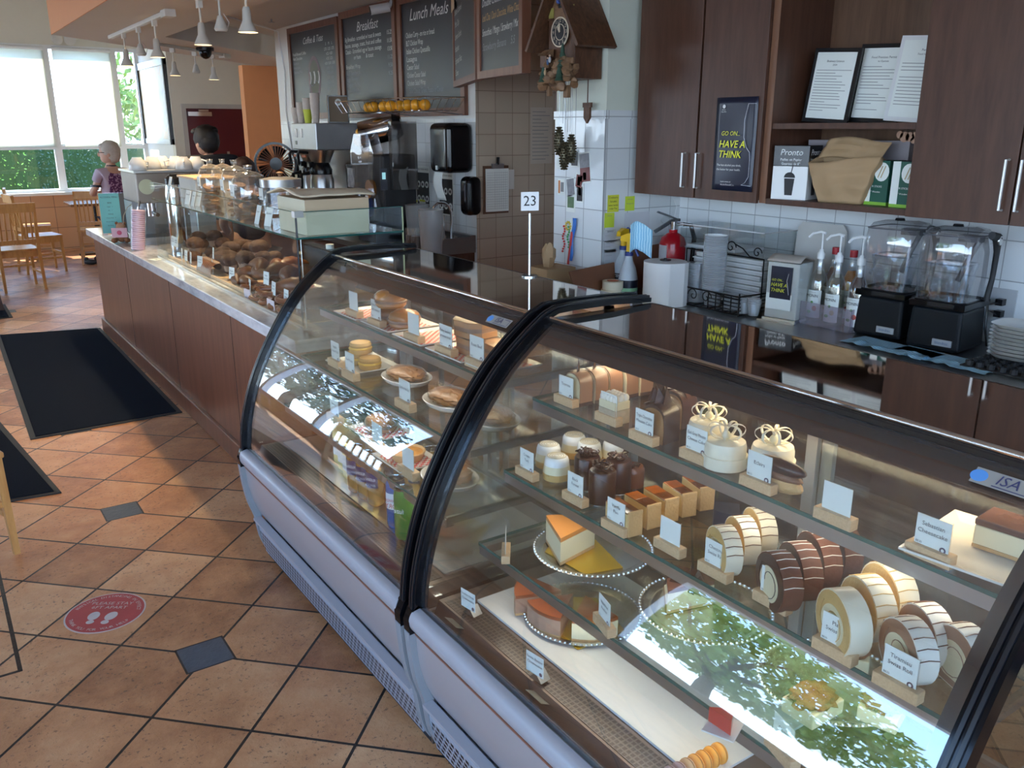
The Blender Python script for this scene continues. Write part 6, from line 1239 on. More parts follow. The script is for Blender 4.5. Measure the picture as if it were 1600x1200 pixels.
for k,px in enumerate((576,584,600,611,625,637,650,664)):
    X_=2.93+(.05 if k in (0,4,7) else 0); orange((X_,onx(px,172,X_).y,zb_+.042),['orange farthest left in the wire tray','second orange in the wire tray','third orange in the wire tray','fourth orange in the wire tray','fifth orange, set back in the tray','sixth orange, the largest looking','seventh orange in the wire tray','greenish last orange in the tray'][k],.040)
# pitchers and glasses
frost=glass('frosted pitcher',(.72,.73,.74),.06,rough=.3,haze=.35,hcol=(.55,.55,.55))
for k,(px,X_) in enumerate(((672,2.86),(651,2.97))):
    t=thing('pitcher',['frosted plastic pitcher beside the sink','frosted plastic pitcher behind the first'][k],'pitcher',on3(px,X_),0,'frosted pitchers'); MB().lathe([(0,0),(.065,0),(.070,.02),(.085,.30),(.087,.31)],frost,28).build('body',t); MB().tube([(.07,.03,.27),(.13,.06,.26),(.13,.06,.10),(.065,.03,.06)],.010,frost,8).build('handle',t)
for k,px in enumerate((640,648)):
    t=thing('coffee_pot',['dark drink in a clear glass left of the pitchers','dark drink in a clear glass nearest the pitchers'][k],'glass',on3(px,2.82),0,'glasses of dark coffee'); MB().lathe([(0,.003),(.034,.003),(.036,.12),(0,.12)],choc,20).build('coffee',t); MB().lathe([(.036,0),(.039,.17)],jarg,20,cap=False).build('glass_wall',t)
# faucet
v=Vector((3.26,onx(706,370,3.26).y,.9)); t=thing('faucet','chrome gooseneck faucet with two lever handles','faucet',v)
MB().lathe([(0,0),(.028,0),(.024,.03),(.014,.04)],chrome,20).tube([(0,0,.03),(0,0,.24),(-.02,0,.285),(-.06,0,.31),(-.11,0,.31),(-.145,0,.285),(-.155,0,.25),(-.155,0,.23)],.011,chrome,12).build('spout',t)
for s in (1,-1): MB().lathe([(0,0),(.024,0),(.018,.05),(.010,.06)],chrome,16,TR(0,s*.10,0)).tube([(0,s*.10,.06),(-.05,s*.12,.075)],.007,chrome,8).build('handle',t)
# wall dispensers on the menu side tiles
def disp(px0,px1,py0,py1,X_,label,depth,name):
    a=onx(px0,(py0+py1)/2,X_); b=onx(px1,(py0+py1)/2,X_); z1=onx((px0+px1)/2,py0,X_).z; z0=onx((px0+px1)/2,py1,X_).z
    t=thing(name,label,'dispenser',(3.3495,(a.y+b.y)/2,z0)); w=abs(a.y-b.y); h=z1-z0
    MB().b2((-depth,-w/2,0),(0,w/2,h),black_g).build('cover',t,bev=.045,seg=5); return t,w,h
t,w,h=disp(669,699,192,270,3.13,'large glossy black paper towel dispenser on the tiled wall',.22,'towel_dispenser')
MB().grid(lambda u,v:(-.16-.02*math.sin(v*4),.02+.13*u,.02-.22*v),6,10,paper).build('paper_towel',t,solid=.001); MB().b2((-.224,-.0,.02),(-.221,.03,.05),steel).build('lock_plate',t)
disp(716,731,276,337,3.22,'small glossy black soap dispenser right of the towel dispenser',.13,'soap_dispenser')
# hand-washing posters behind
for k,(px,py,X_,lb) in enumerate(((661,292,3.3485,'hand washing picture poster left of the paper towel'),(697,303,3.3485,'hand washing picture poster behind the paper towel'))):
    v=onx(px,py,X_); mb=MB().b2((-.11,-.001,-.16),(.11,0,.16),paper).b2((-.10,-.0016,-.15),(.10,-.001,.11),mat('poster dark',(.05,.05,.05),.5))
    for i in range(3):
        for j in range(2): mb.lathe([(0,0),(.026,0),(.026,.001),(0,.001)],_mc['photo grey'] if 0 else paper,14,TR(-.065+.065*i,-.0015,-.09+.11*j,rx=PI/2)).lathe([(0,0),(.012,0),(.012,.001),(0,.001)],_mc['poster dark'],10,TR(-.065+.065*i,-.0027,-.09+.11*j,rx=PI/2))
    mb.text('WASH YOUR HANDS',.02,ink,(0,-.001,.135),w=.19); tag(mb.build('handwash_poster',loc=(X_,v.y,v.z),rz=-PI/2),lb,'poster','hand washing posters')
for k,px in enumerate((648,660)):
    v=onx(px,315,3.345); mb=MB().b2((-.05,-.002,-.09),(.05,0,.08),paper).b2((-.045,-.003,.06),(.045,-.002,.075),yln); tag(mb.build('tag_card',loc=(3.3475,v.y,v.z-.06),rz=-PI/2),['small white card with yellow strip, left','small white card with yellow strip, right'][k],'card')
# black desk fan, carton and dark tubs near the orange wall
v=onx(429,290,2.75); t=thing('desk_fan','round black desk fan with copper coloured grille','fan',(2.78,onx(431,260,2.78).y,ZC),-.3); zc_=onx(429,256,2.75).z-ZC
T=Matrix.Translation((0,0,zc_))@Matrix.Rotation(PI/2,4,'X'); cop=mat('copper grille',(.45,.20,.12),.35,.6)
MB().lathe([(.17,-.05),(.19,-.05),(.19,.05),(.17,.05),(.17,-.05)],black,40,T,cap=False).build('ring_housing',t)
mb=MB()
for k in range(36): a=2*PI*k/36; mb.tube([(.05*math.cos(a),.05*math.sin(a),.052),(.17*math.cos(a+.15),.17*math.sin(a+.15),.045)],.004,cop,5,M=T)
mb.build('grille',t); MB().lathe([(0,.045),(.05,.045),(.055,.06),(0,.062)],black,24,T).build('hub_cap',t)
mb=MB()
for k in range(5): a=k*2*PI/5; mb.grid(lambda u,v:((.03+.125*u)*math.cos(a+(v-.5)*.9),(.03+.125*u)*math.sin(a+(v-.5)*.9),.01+.03*(v-.5)),6,4,black,M=T)
mb.build('fan_blades',t,solid=.003)
MB().b2((-.16,-.08,0),(.16,.10,.03),black).tube([(-.19,0,zc_),(-.20,0,zc_-.12),(-.10,0,.03)],.014,black,8).tube([(.19,0,zc_),(.20,0,zc_-.12),(.10,0,.03)],.014,black,8).build('stand',t)
# ================================================================ on the service counter and the pastry case
ZG=gz+.0085
def onc(px,X,z=.9005,py=330): return (X,onx(px,py,X).y,z)
# cream carton with a folded cloth on the glass shelf
t=thing('carton','cream cardboard carton standing at the near end of the glass shelf','box',(1.505,3.70,ZG),0)
cc_=mat('cream card',(.62,.58,.42),.7,var=.10,scale=6); MB().b2((-.145,-.165,0),(.145,.165,.10),cc_).build('box_body',t,bev=.002); MB().b2((-.147,-.167,.10),(.147,.167,.150),mat('tan card lid',(.55,.42,.27),.7,var=.12,scale=6)).b2((-.1475,-.165,.10),(-.147,.165,.150),cc_).build('box_lid',t,bev=.002)
tag(MB().grid(lambda u,v:((u-.5)*.36,(v-.5)*.33,.010+.012*noise.noise(Vector((u*2.5,v*2.5,2)))+.022*math.sin(PI*v)*(1-u*.6)),20,20,mat('cream paper sheets',(.68,.58,.42),.8)).build('paper_stack',loc=(1.50,3.70,ZG+.156),rz=.1,solid=.006),'rumpled cream paper sheets on top of the cream carton','paper')
# jars
cook=mat('cookies',(.35,.20,.10),.8,var=.5,scale=30)
def jar(px,X,r,h,label,steel_lid=False,fill=.35):
    t=thing('glass_jar',label,'jar',(X,onx(px,310,X).y,ZG),0,'lidded glass cookie jars')
    MB().lathe([(r*.9,0),(r,.01),(r,h*.72),(r*.86,h*.80),(r*.80,h*.82)],jarg,28).build('jar_body',t)
    mb=MB(); R=random.Random(px)
    for k in range(9): mb.lathe([(0,0),(r*.45,0),(r*.47,.008),(0,.012)],cook,12,TR(R.uniform(-.3,.3)*r,R.uniform(-.3,.3)*r,.012+k*h*fill/9,rx=R.uniform(-.5,.5)))
    mb.build('cookies',t)
    if steel_lid: MB().lathe([(r*1.02,h*.72),(r*1.04,h*.92),(r*.5,h*.97),(0,h*.98)],steel,28).build('steel_lid',t); MB().lathe([(.008,h*.98),(.010,h*1.04),(.022,h*1.08),(0,h*1.12)],wood('knob wood',(.3,.14,.06),(.4,.2,.1)),14).build('wooden_knob',t)
    else: MB().lathe([(r*.86,h*.82),(r*.88,h*.84),(r*.55,h*.91),(r*.14,h*.95)],jarg,28).build('glass_lid',t); MB().ball((0,0,h*1.01),r*.24,jarg,14,(1,1,.85)).lathe([(r*.2,h*1.04),(r*.27,h*1.06),(r*.25,h*1.075)],jarg,16).build('lid_knob',t)
    MB().b2((-.03,-.003,0),(.03,0,.06),paper,TR(-r*1.02,0,h*.40,rz=-PI/2)).text('Cookies',.013,ink,(-r*1.03-.004,0,h*.48),(0,-1,0),(0,0,1)).build('label_card',t)
    return t
jar(333,1.56,.075,.24,'lidded glass jar farthest from the carton'); jar(352,1.68,.07,.235,'lidded glass jar set back, second from the far end',fill=.5); jar(370,1.55,.075,.25,'lidded glass jar in the middle of the row',fill=.5); jar(391,1.50,.09,.235,'wide glass jar with ball knob'); jar(440,1.62,.105,.20,'wide glass jar with flat steel lid and wooden knob',True)
t=thing('small_dish','small glass dish of wooden stirrers beside the steel lidded jar','dish',(1.73,onx(458,310,1.73).y,ZG)); MB().lathe([(.035,0),(.04,.10)],jarg,16,cap=False).lathe([(0,0),(.035,0),(.035,.003),(0,.003)],jarg,16).build('cup',t); mb=MB(); R=random.Random(6)
for k in range(9): mb.cyl((R.uniform(-.01,.01),R.uniform(-.01,.01),.004),(R.uniform(-.05,.05),R.uniform(-.03,.03),.16),.002,pine,5)
mb.build('stirrers',t)
# white tray box with note cards at the far part of the shelf
t=thing('tray_box','grey white tray box with wooden rim behind the far glass','box',(1.60,5.86,ZG)); MB().b2((-.12,-.16,0),(.14,.24,.13),mat('grey white tray',(.55,.53,.48),.5)).b2((-.13,-.17,.13),(.15,.25,.145),pine).build('box_body',t,bev=.003)
for k,(px,X_) in enumerate(((262,1.34),(292,1.36),(300,1.36),(308,1.38),(398,1.34),(415,1.35))):
    p=(X_,onx(px,318,X_).y,ZG); t=thing('price_sign',['tall white card strip at the far end of the glass shelf','white card leaning behind the guard glass, first of three','white card leaning behind the guard glass, second of three','white card leaning behind the guard glass, third of three','white card before the wide ball knob jar','white card before the steel lidded jar'][k],'sign',p,-PI/2+.2*(k%2),'cards on the glass shelf')
    c=MB().b2((-.03,-.001,.0),(.03,.001,.09 if k else .15),paper,TR(rx=-.25)); c.text('Biscotti' if k%2 else 'Scones',.014,ink,TR(rx=-.25)@Vector((0,-.001,.06)),(1,0,0),TR(rx=-.25).to_3x3()@Vector((0,0,1)),w=.05); c.build('card',t)
# baked goods inside the case
crois=mat('croissant crust',(.18,.058,.014),.4,var=.45,scale=14,bump=.2); dchoc=mat('chocolate muffin crust',(.06,.025,.013),.8,var=.6,scale=30,bump=.8); seed=mat('seeded crust',(.15,.085,.042),.8,var=.8,scale=60,bump=.8); pret=mat('pretzel crust',(.22,.07,.025),.3,var=.3)
zt=.906
tr_=thing('wooden_tray','long pale wooden tray along the pastry case','tray',(1.56,4.80,.9005)); MB().b2((-.20,-1.22,0),(.20,1.26,.005),pine).b2((-.21,-1.22,0),(-.20,1.26,.018),pine).b2((.20,-1.22,0),(.21,1.26,.018),pine).build('tray',tr_)
def goods(name,label,px,X,z,rz,build,group): 
    y_=onx(px,400,X).y; y_=y_ if y_<5.98 else 5.55+(y_%.4)
    t=thing(name,label,'pastry',(X,y_,z),rz,group); build(t); return t
def b_crois(t):
    mb=MB()
    pts=[((k/12-.5)*.17,.035*math.cos((k/12-.5)*3)-.02,.03-.008*abs(k-6)/6) for k in range(13)]; rr_=[.006+.026*math.sin(PI*k/12)**.7*(1+.14*(k%2)) for k in range(13)]
    mb.tube(pts,rr_,crois,12); mb.build('crust',t)
def b_muf(t):
    MB().lathe([(0,0),(.028,0),(.038,.045)],mat('muffin paper',(.30,.20,.14),.8),20,rf=lambda a,z:1+.04*math.sin(16*a)).build('paper_case',t); MB().ball((0,0,.050),.046,dchoc,18,(1,1,.75),nz=.15,fq=16).build('muffin_top',t)
def b_bun(t): MB().ball((0,0,.034),.058,seed,20,(1.25,.95,.6),nz=.06).build('crust',t)
def b_pret(t):
    mb=MB(); mb.tube([(.055*math.sin(a)*(1+.25*math.cos(2*a)),.045*math.cos(a)+.012*math.cos(3*a),.014+.004*math.sin(3*a)) for a in [k*PI/14 for k in range(28)]],.011,pret,8,closed=True).tube([(-.03,-.03,.03),(0,.01,.032),(.03,-.03,.03)],.009,pret,8); mb.build('twist',t)
R=random.Random(12)
names=['nearest the cards','behind the first','at the far corner','in the back row','beside the loaf','under the tall pile']
for k,(px,X_,zz_) in enumerate(((255,1.40,zt),(275,1.40,zt),(262,1.55,zt),(285,1.56,zt),(305,1.44,zt),(312,1.60,zt))): goods('chocolate_muffin','dark chocolate muffin '+names[k],px,X_,zz_,k,b_muf,'chocolate muffins in the pastry case')
t=goods('bread_loaf','sliced dark loaf lying along the front glass',330,1.40,zt,PI/2,lambda t:MB().grid(lambda u,v:((u-.5)*.30,.055*math.cos(v*PI),.002+(.075+.006*math.sin(u*60))*math.sin(v*PI)**.8),48,12,crois).build('crust',t),None)
t=goods('bread_loaf','dark rounded loaf in the middle of the case',352,1.50,zt,.3,lambda t:MB().ball((0,0,.062),.10,dchoc,22,(.85,1.2,.62),nz=.12).build('crust',t),None)
cn=['lowest in the croissant pile','second in the croissant pile','third in the croissant pile','at the pile\'s near side','on top of the croissant pile, left','on top of the croissant pile, right','near the front glass, left','near the front glass, right','at the back by the black crate','leaning on the seeded buns']
for k,(px,X_,zz_) in enumerate(((385,1.60,zt),(400,1.62,zt),(415,1.64,zt),(428,1.60,zt),(395,1.60,zt+.052),(412,1.62,zt+.052),(372,1.42,zt),(385,1.44,zt),(398,1.73,zt),(440,1.68,zt))): goods('croissant','golden brown croissant '+cn[k],px,X_,zz_,R.uniform(.6,1.8),b_crois,'croissants in the pastry case')
for k,(px,X_) in enumerate(((452,1.60),(462,1.50),(405,1.40),(420,1.42))): goods('seeded_bun',['grey seeded bun nearest the end glass at the back','grey seeded bun by the end glass corner','seeded bun at the front glass, left','seeded bun at the front glass, right'][k],px,X_,zt,k*.4,b_bun,'seeded buns in the pastry case')
for k,(px,X_) in enumerate(((400,1.355),(418,1.36),(434,1.37),(446,1.37),(456,1.40))): goods('pretzel_twist','glossy brown pretzel twist '+['farthest from the end glass','second from far','in the middle','fourth, with cards behind','nearest the end glass'][k],px,X_,zt+.001,k*.7,b_pret,'pretzel twists along the front')
for k,(px,X_) in enumerate(((392,1.345),(428,1.348))): tag(MB().b2((-.0,-.05,0),(.003,.05,.05),mat('pink wrap',(.72,.60,.66),.5)).build('paper_wrap',loc=(X_-.028,onx(px,430,X_).y,.902)),['pink white wrapping paper between pretzels, left','pink white wrapping paper between pretzels, right'][k],'paper')
for k,(px,X_,hh) in enumerate(((246,1.37,.13),(260,1.37,.13),(283,1.345,.085),(289,1.345,.085),(296,1.345,.085),(310,1.345,.085),(330,1.38,.15),(358,1.37,.085),(384,1.335,.08),(410,1.38,.13),(421,1.37,.10),(440,1.365,.09),(457,1.365,.09))):
    nm=['at the far end over the muffins','second over the muffins','first of the four leaning together','second of the four leaning together','third of the four leaning together','last and widest of the four','on a thin stick by the loaf','before the dark loaf','low at the front glass','tall behind the pretzels','beside the tall one','over the pretzel twists','nearest the end glass'][k]
    t=thing('price_sign','small white pastry name card '+nm,'sign',(X_,min(onx(px,400,X_).y,6.02-.006*(px-246)),.9075),-PI/2+R.uniform(-.2,.3),'pastry name cards')
    c=MB().b2((-.028,-.001,hh-.055),(.028,.001,hh+.01),paper,TR(rx=-.1)); T=TR(rx=-.1)
    for i,l in enumerate((['Muffin','Choc Chip'],['Danish','Almond'],['Croissant','Butter'])[k%3]): c.text(l,.012,ink,T@Vector((0,-.001,hh-.01-i*.015)),(1,0,0),(0,0,1),w=.045)
    c.build('card',t); MB().cyl((0,.002,0),(0,.002,hh-.05),.0015,steel,5).build('pin',t)
rs=thing('wooden_riser','low pale wooden riser along the back of the pastry case','riser',(1.69,4.75,.9065)); MB().b2((-.06,-1.1,0),(.08,1.2,.055),pine).build('block',rs)
R=random.Random(77)
def more(src,label,n,x0,x1,p0,p1,z0,z1,sc=1.1):
    for k in range(n):
        X_=R.uniform(x0,x1); dup(src,(X_,R.uniform(p0,p1),R.uniform(z0,z1)),R.uniform(0,6.2),label,s=sc*R.uniform(.9,1.12))
src={o.name:o for o in COL.objects if o.parent is None}
more(src['croissant'],'golden brown croissant heaped in the crowded middle of the pastry case',18,1.46,1.70,3.85,4.75,.93,.985,1.2)
more(src['chocolate_muffin'],'dark chocolate muffin heaped at the far half of the pastry case',16,1.42,1.72,4.75,6.0,.95,.985,1.15)
more(src['seeded_bun'],'seeded grey brown bun heaped by the near end glass',6,1.42,1.66,3.6,3.85,.935,.965,1.1)
more(src['pretzel_twist'],'glossy brown twist heaped along the front glass',9,1.36,1.42,3.65,4.4,.93,.95,1.1)
t=thing('plastic_crate','black plastic crate on the counter behind the croissants','crate',(1.825,4.35,.9005)); MB().b2((-.015,-.50,0),(.04,.42,.19),black_m).b2((-.02,-.51,.19),(.045,.43,.20),black).build('crate_body',t); MB().lathe([(0,.201),(.022,.201),(.022,.225),(0,.225)],paper,16,TR(.012,.1,0)).build('small_lid',t)
t=thing('low_cabinet','low dark wooden cabinet at the end of the staff aisle','cabinet',(2.30,8.95,0)); MB().b2((-.36,-.24,0),(.36,.24,.94),darkwood).build('body',t); MB().b2((-.38,-.26,.94),(.38,.26,.965),steel).build('top',t); MB().b2((-.005,-.245,.05),(.005,-.24,.90),black).build('door_gap',t)
# menu stand, bear, cup sleeve, basket
t=thing('menu_stand','teal and grey alcohol menu in a clear stand at the counter end','menu',(1.355,7.66,.9005),-.25)
c=MB().b2((-.13,-.003,.012),(.02,0,.33),mat('teal menu',(.12,.42,.46),.5)).b2((.02,-.003,.012),(.13,0,.33),mat('grey menu back',(.06,.06,.06),.5)).b2((-.135,-.005,.33),(.135,.002,.336),acrylic)
c.text('ALCOHOL MENU',.018,ink,(-.055,-.003,.30),w=.13)
for i,l in enumerate(('BEER','Lager   7','Ale   7','WINE','House Red   9','House White   9','Sparkling   10')): c.text(l,.012 if i not in(0,3) else .015,ink,(-.055,-.003,.255-i*.03),w=.11)
c.build('menu_sheet',t); MB().b2((-.135,-.05,0),(.135,.05,.008),acrylic).b2((-.135,-.006,.008),(-.132,.003,.34),pine).b2((.132,-.006,.008),(.135,.003,.34),pine).build('stand',t)
t=thing('teddy_bear','small brown plush bear holding a pink heart card beside the menu stand','toy',(1.262,7.10,.9005),-.4); bear=mat('brown plush',(.30,.13,.06),.95,bump=.6)
MB().ball((0,0,.05),.048,bear,16,(1,1,1)).ball((0,0,.115),.036,mat('tan plush',(.50,.28,.16),.95),16).ball((-.028,0,.145),.012,bear,8).ball((.028,0,.145),.012,bear,8).ball((-.045,-.05,.022),.024,bear,10,(1,1.4,.8)).ball((.045,-.05,.022),.024,bear,10,(1,1.4,.8)).build('plush_body',t); c=MB().b2((-.055,-.066,.045),(.055,-.060,.115),mat('pink card',(.78,.45,.50),.5)); c.ball((0,-.067,.08),.018,mat('heart red',(.6,.08,.15),.5),8,(1,.1,1)).build('heart_card',t); MB().tube([(.02,-.02,.12),(.03,0,.20),(.06,.02,.26),(.09,.03,.28)],.003,mat('string',(.5,.42,.3),.8),6).build('string',t)
t=thing('cup_sleeve_stack','leaning tall stack of pale pink paper cups in clear plastic','cups',(1.27,6.60,.9005),0); mb=MB()
for k in range(20): mb.lathe([(.040,.014*k),(.047,.014*k+.006),(.044,.014*k+.013)],mat('pink cups',(.72,.52,.62),.5,var=.12),20,TR(ry=.12))
mb.build('nested_cups',t); MB().lathe([(.049,0),(.050,.30)],film,20,TR(ry=.12),cap=False).build('clear_sleeve',t)
t=thing('wooden_basket','small slatted wooden basket at the very end of the counter','basket',(1.42,8.12,.9005)); mb=MB()
for k in range(9): a=k*2*PI/9; mb.lathe([(.07,0),(.105,.13),(.10,.13),(.065,.003)],oak,16) if k==0 else None
mb.build('bowl',t); MB().tube([(-.10,0,.12),(-.05,0,.24),(.05,0,.24),(.10,0,.12)],.006,oak,8).build('hoop',t)
t=thing('sticker_card','white card with dark green star lying on the marble','card',(1.262,6.02,.9005),.3); MB().b2((-.035,-.045,0),(.035,.045,.001),paper).add([(.016*(1 if k%2 else .45)*math.cos(k*PI/5),.016*(1 if k%2 else .45)*math.sin(k*PI/5),.0015) for k in range(10)],[tuple(range(10))],mat('star green',(.02,.08,.04),.5)).build('card',t)
# espresso machine with upturned cups
t=thing('espresso_machine','boxy stainless espresso machine with white cups on its roof','coffee machine',(1.62,7.08,.9005))
MB().b2((-.26,-.22,.30),(.24,.30,.52),mat('bronze grey panel',(.30,.26,.22),.4,.4)).build('upper_body',t,bev=.01); MB().b2((-.27,-.24,.52),(.25,.32,.535),steel).build('cup_tray',t); MB().b2((-.26,.02,.05),(.24,.30,.30),steel_d).b2((-.27,-.24,.0),(.25,.32,.05),steel_d).build('lower_body',t)
for s in (-.15,0,.14): MB().cyl((s,-.13,.30),(s,-.13,.20),.035,chrome,16).tube([(s,-.13,.23),(s,-.30,.22)],.014,black,8).build('group_head',t)
MB().lathe([(0,0),(.055,0),(.055,.004),(0,.004)],mat('cream badge',(.60,.62,.42),.5),24,TR(-.19,-.222,.42,rx=PI/2)).build('round_badge',t); MB().tube([(-.25,-.22,.32),(-.29,-.26,.20),(-.27,-.27,.10)],.008,chrome,8).build('steam_wand',t)
for k,(a,b) in enumerate(((-.20,-.12),(-.06,.05),(.03,.12),(.10,-.0),(.12,-.15),(.22,-.12))):
    u=thing('coffee_cup','upturned white cup on the espresso machine, '+['farthest left','second from left, set back','third, at the back','the highest looking one','fourth from left in front','rightmost'][k],'cup',(1.62+a-.02,7.05+b,1.4365 if k!=3 else 1.4365),.5+k,'upturned cups on the espresso machine'); u.scale=(1.2,1.2,1.25)
    MB().lathe([(.052,0),(.054,.004),(.048,.045),(.030,.068),(.028,.074),(0,.074)],ceramic,24).build('cup_body',u); MB().tube([(.048,0,.02),(.075,0,.022),(.078,0,.045),(.042,0,.055)],.0055,ceramic,8).build('handle',u)
t=thing('steel_urn','tall polished steel thermos urn before the espresso machine','urn',(1.50,6.36,.9005)); MB().lathe([(0,0),(.055,0),(.058,.02),(.058,.40),(.050,.46)],chrome,28).build('body',t); MB().lathe([(.051,.46),(.052,.50),(.03,.52),(0,.52)],black,24).b2((-.02,-.02,.50),(.12,.02,.53),black).build('pump_lid',t)
t=thing('coffee_hopper','black knock box and grinder hopper beside the steel urn','grinder',(1.70,6.42,.9005)); MB().b2((-.07,-.08,0),(.07,.10,.42),steel_d).build('body',t,bev=.01); MB().lathe([(.05,.42),(.09,.45),(.095,.50),(.09,.515),(0,.52)],black,24).build('hopper_lid',t)
# ================================================================ ceiling fittings
ZB=2.499
lampm=mat('lamp white',(.62,.60,.54),.4); glow=emit('warm lamp glow',(1,.72,.40),14)
def head(x,y,ztop,label,L=.30,small=False,pw=16,ax=0):
    t=thing('track_spotlight',label,'spotlight',(x,y,ztop),ax,'white track spotlights'); t.scale=(.7,.7,.64)
    MB().b2((-.02,-.035,-.06),(.02,.035,0),lampm).build('adapter',t); MB().cyl((0,0,-.06),(0,0,-.06-L*.42),.009,lampm,8).build('stem',t)
    z0=-.06-L*.42
    if small: MB().lathe([(.045,z0-.13),(.055,z0-.11),(.03,z0-.03),(.02,z0)],lampm,20).build('shade',t); MB().tube([(.05,0,z0-.12),(.07,0,z0-.05),(.03,0,z0+.02)],.004,lampm,6).build('bracket',t); zb2=z0-.128; r=.036
    else: MB().lathe([(.075,z0-.20),(.073,z0-.195),(.035,z0-.11),(.030,z0-.02),(.02,z0)],lampm,24,cap=False).build('shade',t); zb2=z0-.185; r=.055
    MB().lathe([(0,0),(r,0),(r,.004),(0,.004)],glow,16,TR(0,0,zb2)).build('bulb',t)
    l=bpy.data.lights.new('spot_light','SPOT'); l.energy=pw*LAMP; l.color=(1,.76,.48); l.spot_size=math.radians(100); l.spot_blend=.6; l.shadow_soft_size=.04
    lo=bpy.data.objects.new('spot_light',l); COL.objects.link(lo); lo.location=(x,y,ztop+zb2*.64-.02); return t
LAMP=1.6
def track(p,q_,label):
    d=Vector(q_)-Vector(p); t=thing('ceiling_track',label,'track',((p[0]+q_[0])/2,(p[1]+q_[1])/2,ZB),math.atan2(d.y,d.x),'ceiling light tracks'); L=d.length
    MB().b2((-L/2,-.018,-.028),(L/2,.018,0),lampm).build('rail',t,bev=.003); MB().b2((L/2-.10,-.035,-.045),(L/2+.03,.035,0),lampm).build('feed_box',t)
track((1.62,8.5),(1.62,6.45),'light track along the bulkhead over the counter')
track((2.12,8.95),(3.02,9.85),'light track running diagonally near the far bulkhead edge')
track((1.62,5.75),(1.62,4.2),'nearer light track over the glass cases')
zT=ZB-.028
for k,(px,sm) in enumerate(((193,0),(217,1),(243,0))):
    y=onx(px,55,1.62).y; head(1.62,y,zT,['spotlight at the far end of the counter track','small gimbal spotlight in the middle of the counter track','spotlight at the near end of the counter track'][k],small=bool(sm))
for k,(px,sm) in enumerate(((270,0),(304,1),(331,0))):
    # along the diagonal: x-2.12 = y-8.95
    d=_ray(px,85); tt=-( -6.83)/(d.y-d.x); head(d.x*tt,d.y*tt,zT,['spotlight first on the diagonal track','small gimbal spotlight on the diagonal track','spotlight last on the diagonal track'][k],small=bool(sm),ax=PI/4)
for k,(px,sm) in enumerate(((311,0),(342,1),(384,0))):
    y=onx(px,5,1.62).y; head(1.62,y,zT,['spotlight hanging left of the frame top centre','stubby gimbal spotlight cut by the top edge','bright spotlight with glowing bulb at the top edge'][k],small=bool(sm),L=.30,pw=22)
for k,y in enumerate((3.9,2.8,1.7,.6)) if 0 else (): head(1.62,y,zT,['spotlight over the far glass case','spotlight over the gap between the cases','spotlight over the near glass case','spotlight nearest the camera'][k],pw=14) if y>2.7 else None
t=thing('security_camera','black dome security camera under the bulkhead','camera',(ony(320,72,8.6).x*1.0,8.6,ZB)); d=_ray(320,74); tt=(2.5-H)/d.z; t.location=(d.x*tt,d.y*tt,ZB)
MB().lathe([(.085,0),(.085,-.03),(.06,-.035)][::-1],black,24).ball((0,0,-.04),.062,black_g,16,(1,1,1.1)).build('dome',t)
for k,px in enumerate((89,108)):
    v=ony(px,60,11.0); d=_ray(px,60); X_=ony(px,60,14.40)
    t=thing('emergency_light',['round emergency light head on the wall above the window','cone shaped emergency light head beside the round one'][k],'lamp',(X_.x,14.449,X_.z)); MB().cyl((0,0,0),(0,-.10,-.02),.07 if k==0 else .03,lampm,20,r1=.065 if k==0 else .08).build('lamp_head',t)
t=thing('sprinkler','small sprinkler head in the recessed ceiling','sprinkler',(onz(424,30,2.71).x,onz(424,30,2.71).y,2.711)); MB().lathe([(0,-.03),(.03,-.03),(.03,-.027),(.008,-.025),(.008,0)],steel_d,12).build('head',t)
t=thing('ceiling_camera','white bullet camera on top of the Breakfast board','camera',(3.30,onx(608,4,3.30).y,2.64)); MB().cyl((0,0,0),(-.14,.05,-.03),.035,white,16).cyl((0,0,0),(.03,0,.06),.015,white,8).build('body',t); MB().cyl((-.14,.05,-.03),(-.145,.052,-.031),.03,black,16).build('lens',t)
tag(MB().tube([onz(350,24,2.69),onz(380,33,2.69),onz(415,43,2.69),Vector((3.335,9.1,2.68)),Vector((3.34,9.0,2.3)),Vector((3.342,9.05,1.9)),Vector((3.342,8.95,1.5))],.008,white,6).build('cable'),'loose pale cable running from the recess edge down beside the menu boards','cable')
# ================================================================ dining area
def chair(loc,rz,label):
    t=thing('dining_chair',label,'chair',(*loc,0),rz,'golden oak slat back chairs')
    S_=.44
    MB().b2((-.22,-.22,.435),(.22,.21,.46),oak).build('seat',t,bev=.006); MB().b2((-.20,-.20,.375),(.20,.19,.435),oak).build('apron',t)
    for s in (-1,1):
        MB().tube([(s*.205,-.205,0),(s*.195,-.195,.435)],[.017,.024],oak,4).build('leg',t)
        MB().tube([(s*.20,.235,0),(s*.195,.20,.45),(s*.195,.235,.70),(s*.195,.29,.96)],[.018,.025,.022,.016],oak,4).build('back_post',t)
        MB().b2((s*.195-.008,-.18,.17),(s*.195+.008,.2,.195),oak).build('side_stretcher',t)
    MB().b2((-.19,-.205,.22),(.19,-.19,.245),oak).build('front_stretcher',t)
    MB().b2((-.205,.245,.86),(.205,.275,.96),oak,TR(0,.015,0)).build('top_rail',t,bev=.004); MB().b2((-.19,.20,.52),(.19,.225,.565),oak).build('lower_rail',t)
    mb=MB()
    for k in range(7): x_=-.15+.05*k; mb.tube([(x_,.213,.56),(x_,.235,.70),(x_,.272,.87)],.011,oak,4)
    mb.build('back_slats',t); return t
c0=chair((.84,11.05),PI+.12,'oak slat chair nearest the camera, seen from behind')
def ch(loc,rz,label): return dup(c0,(*loc,0),rz,label)
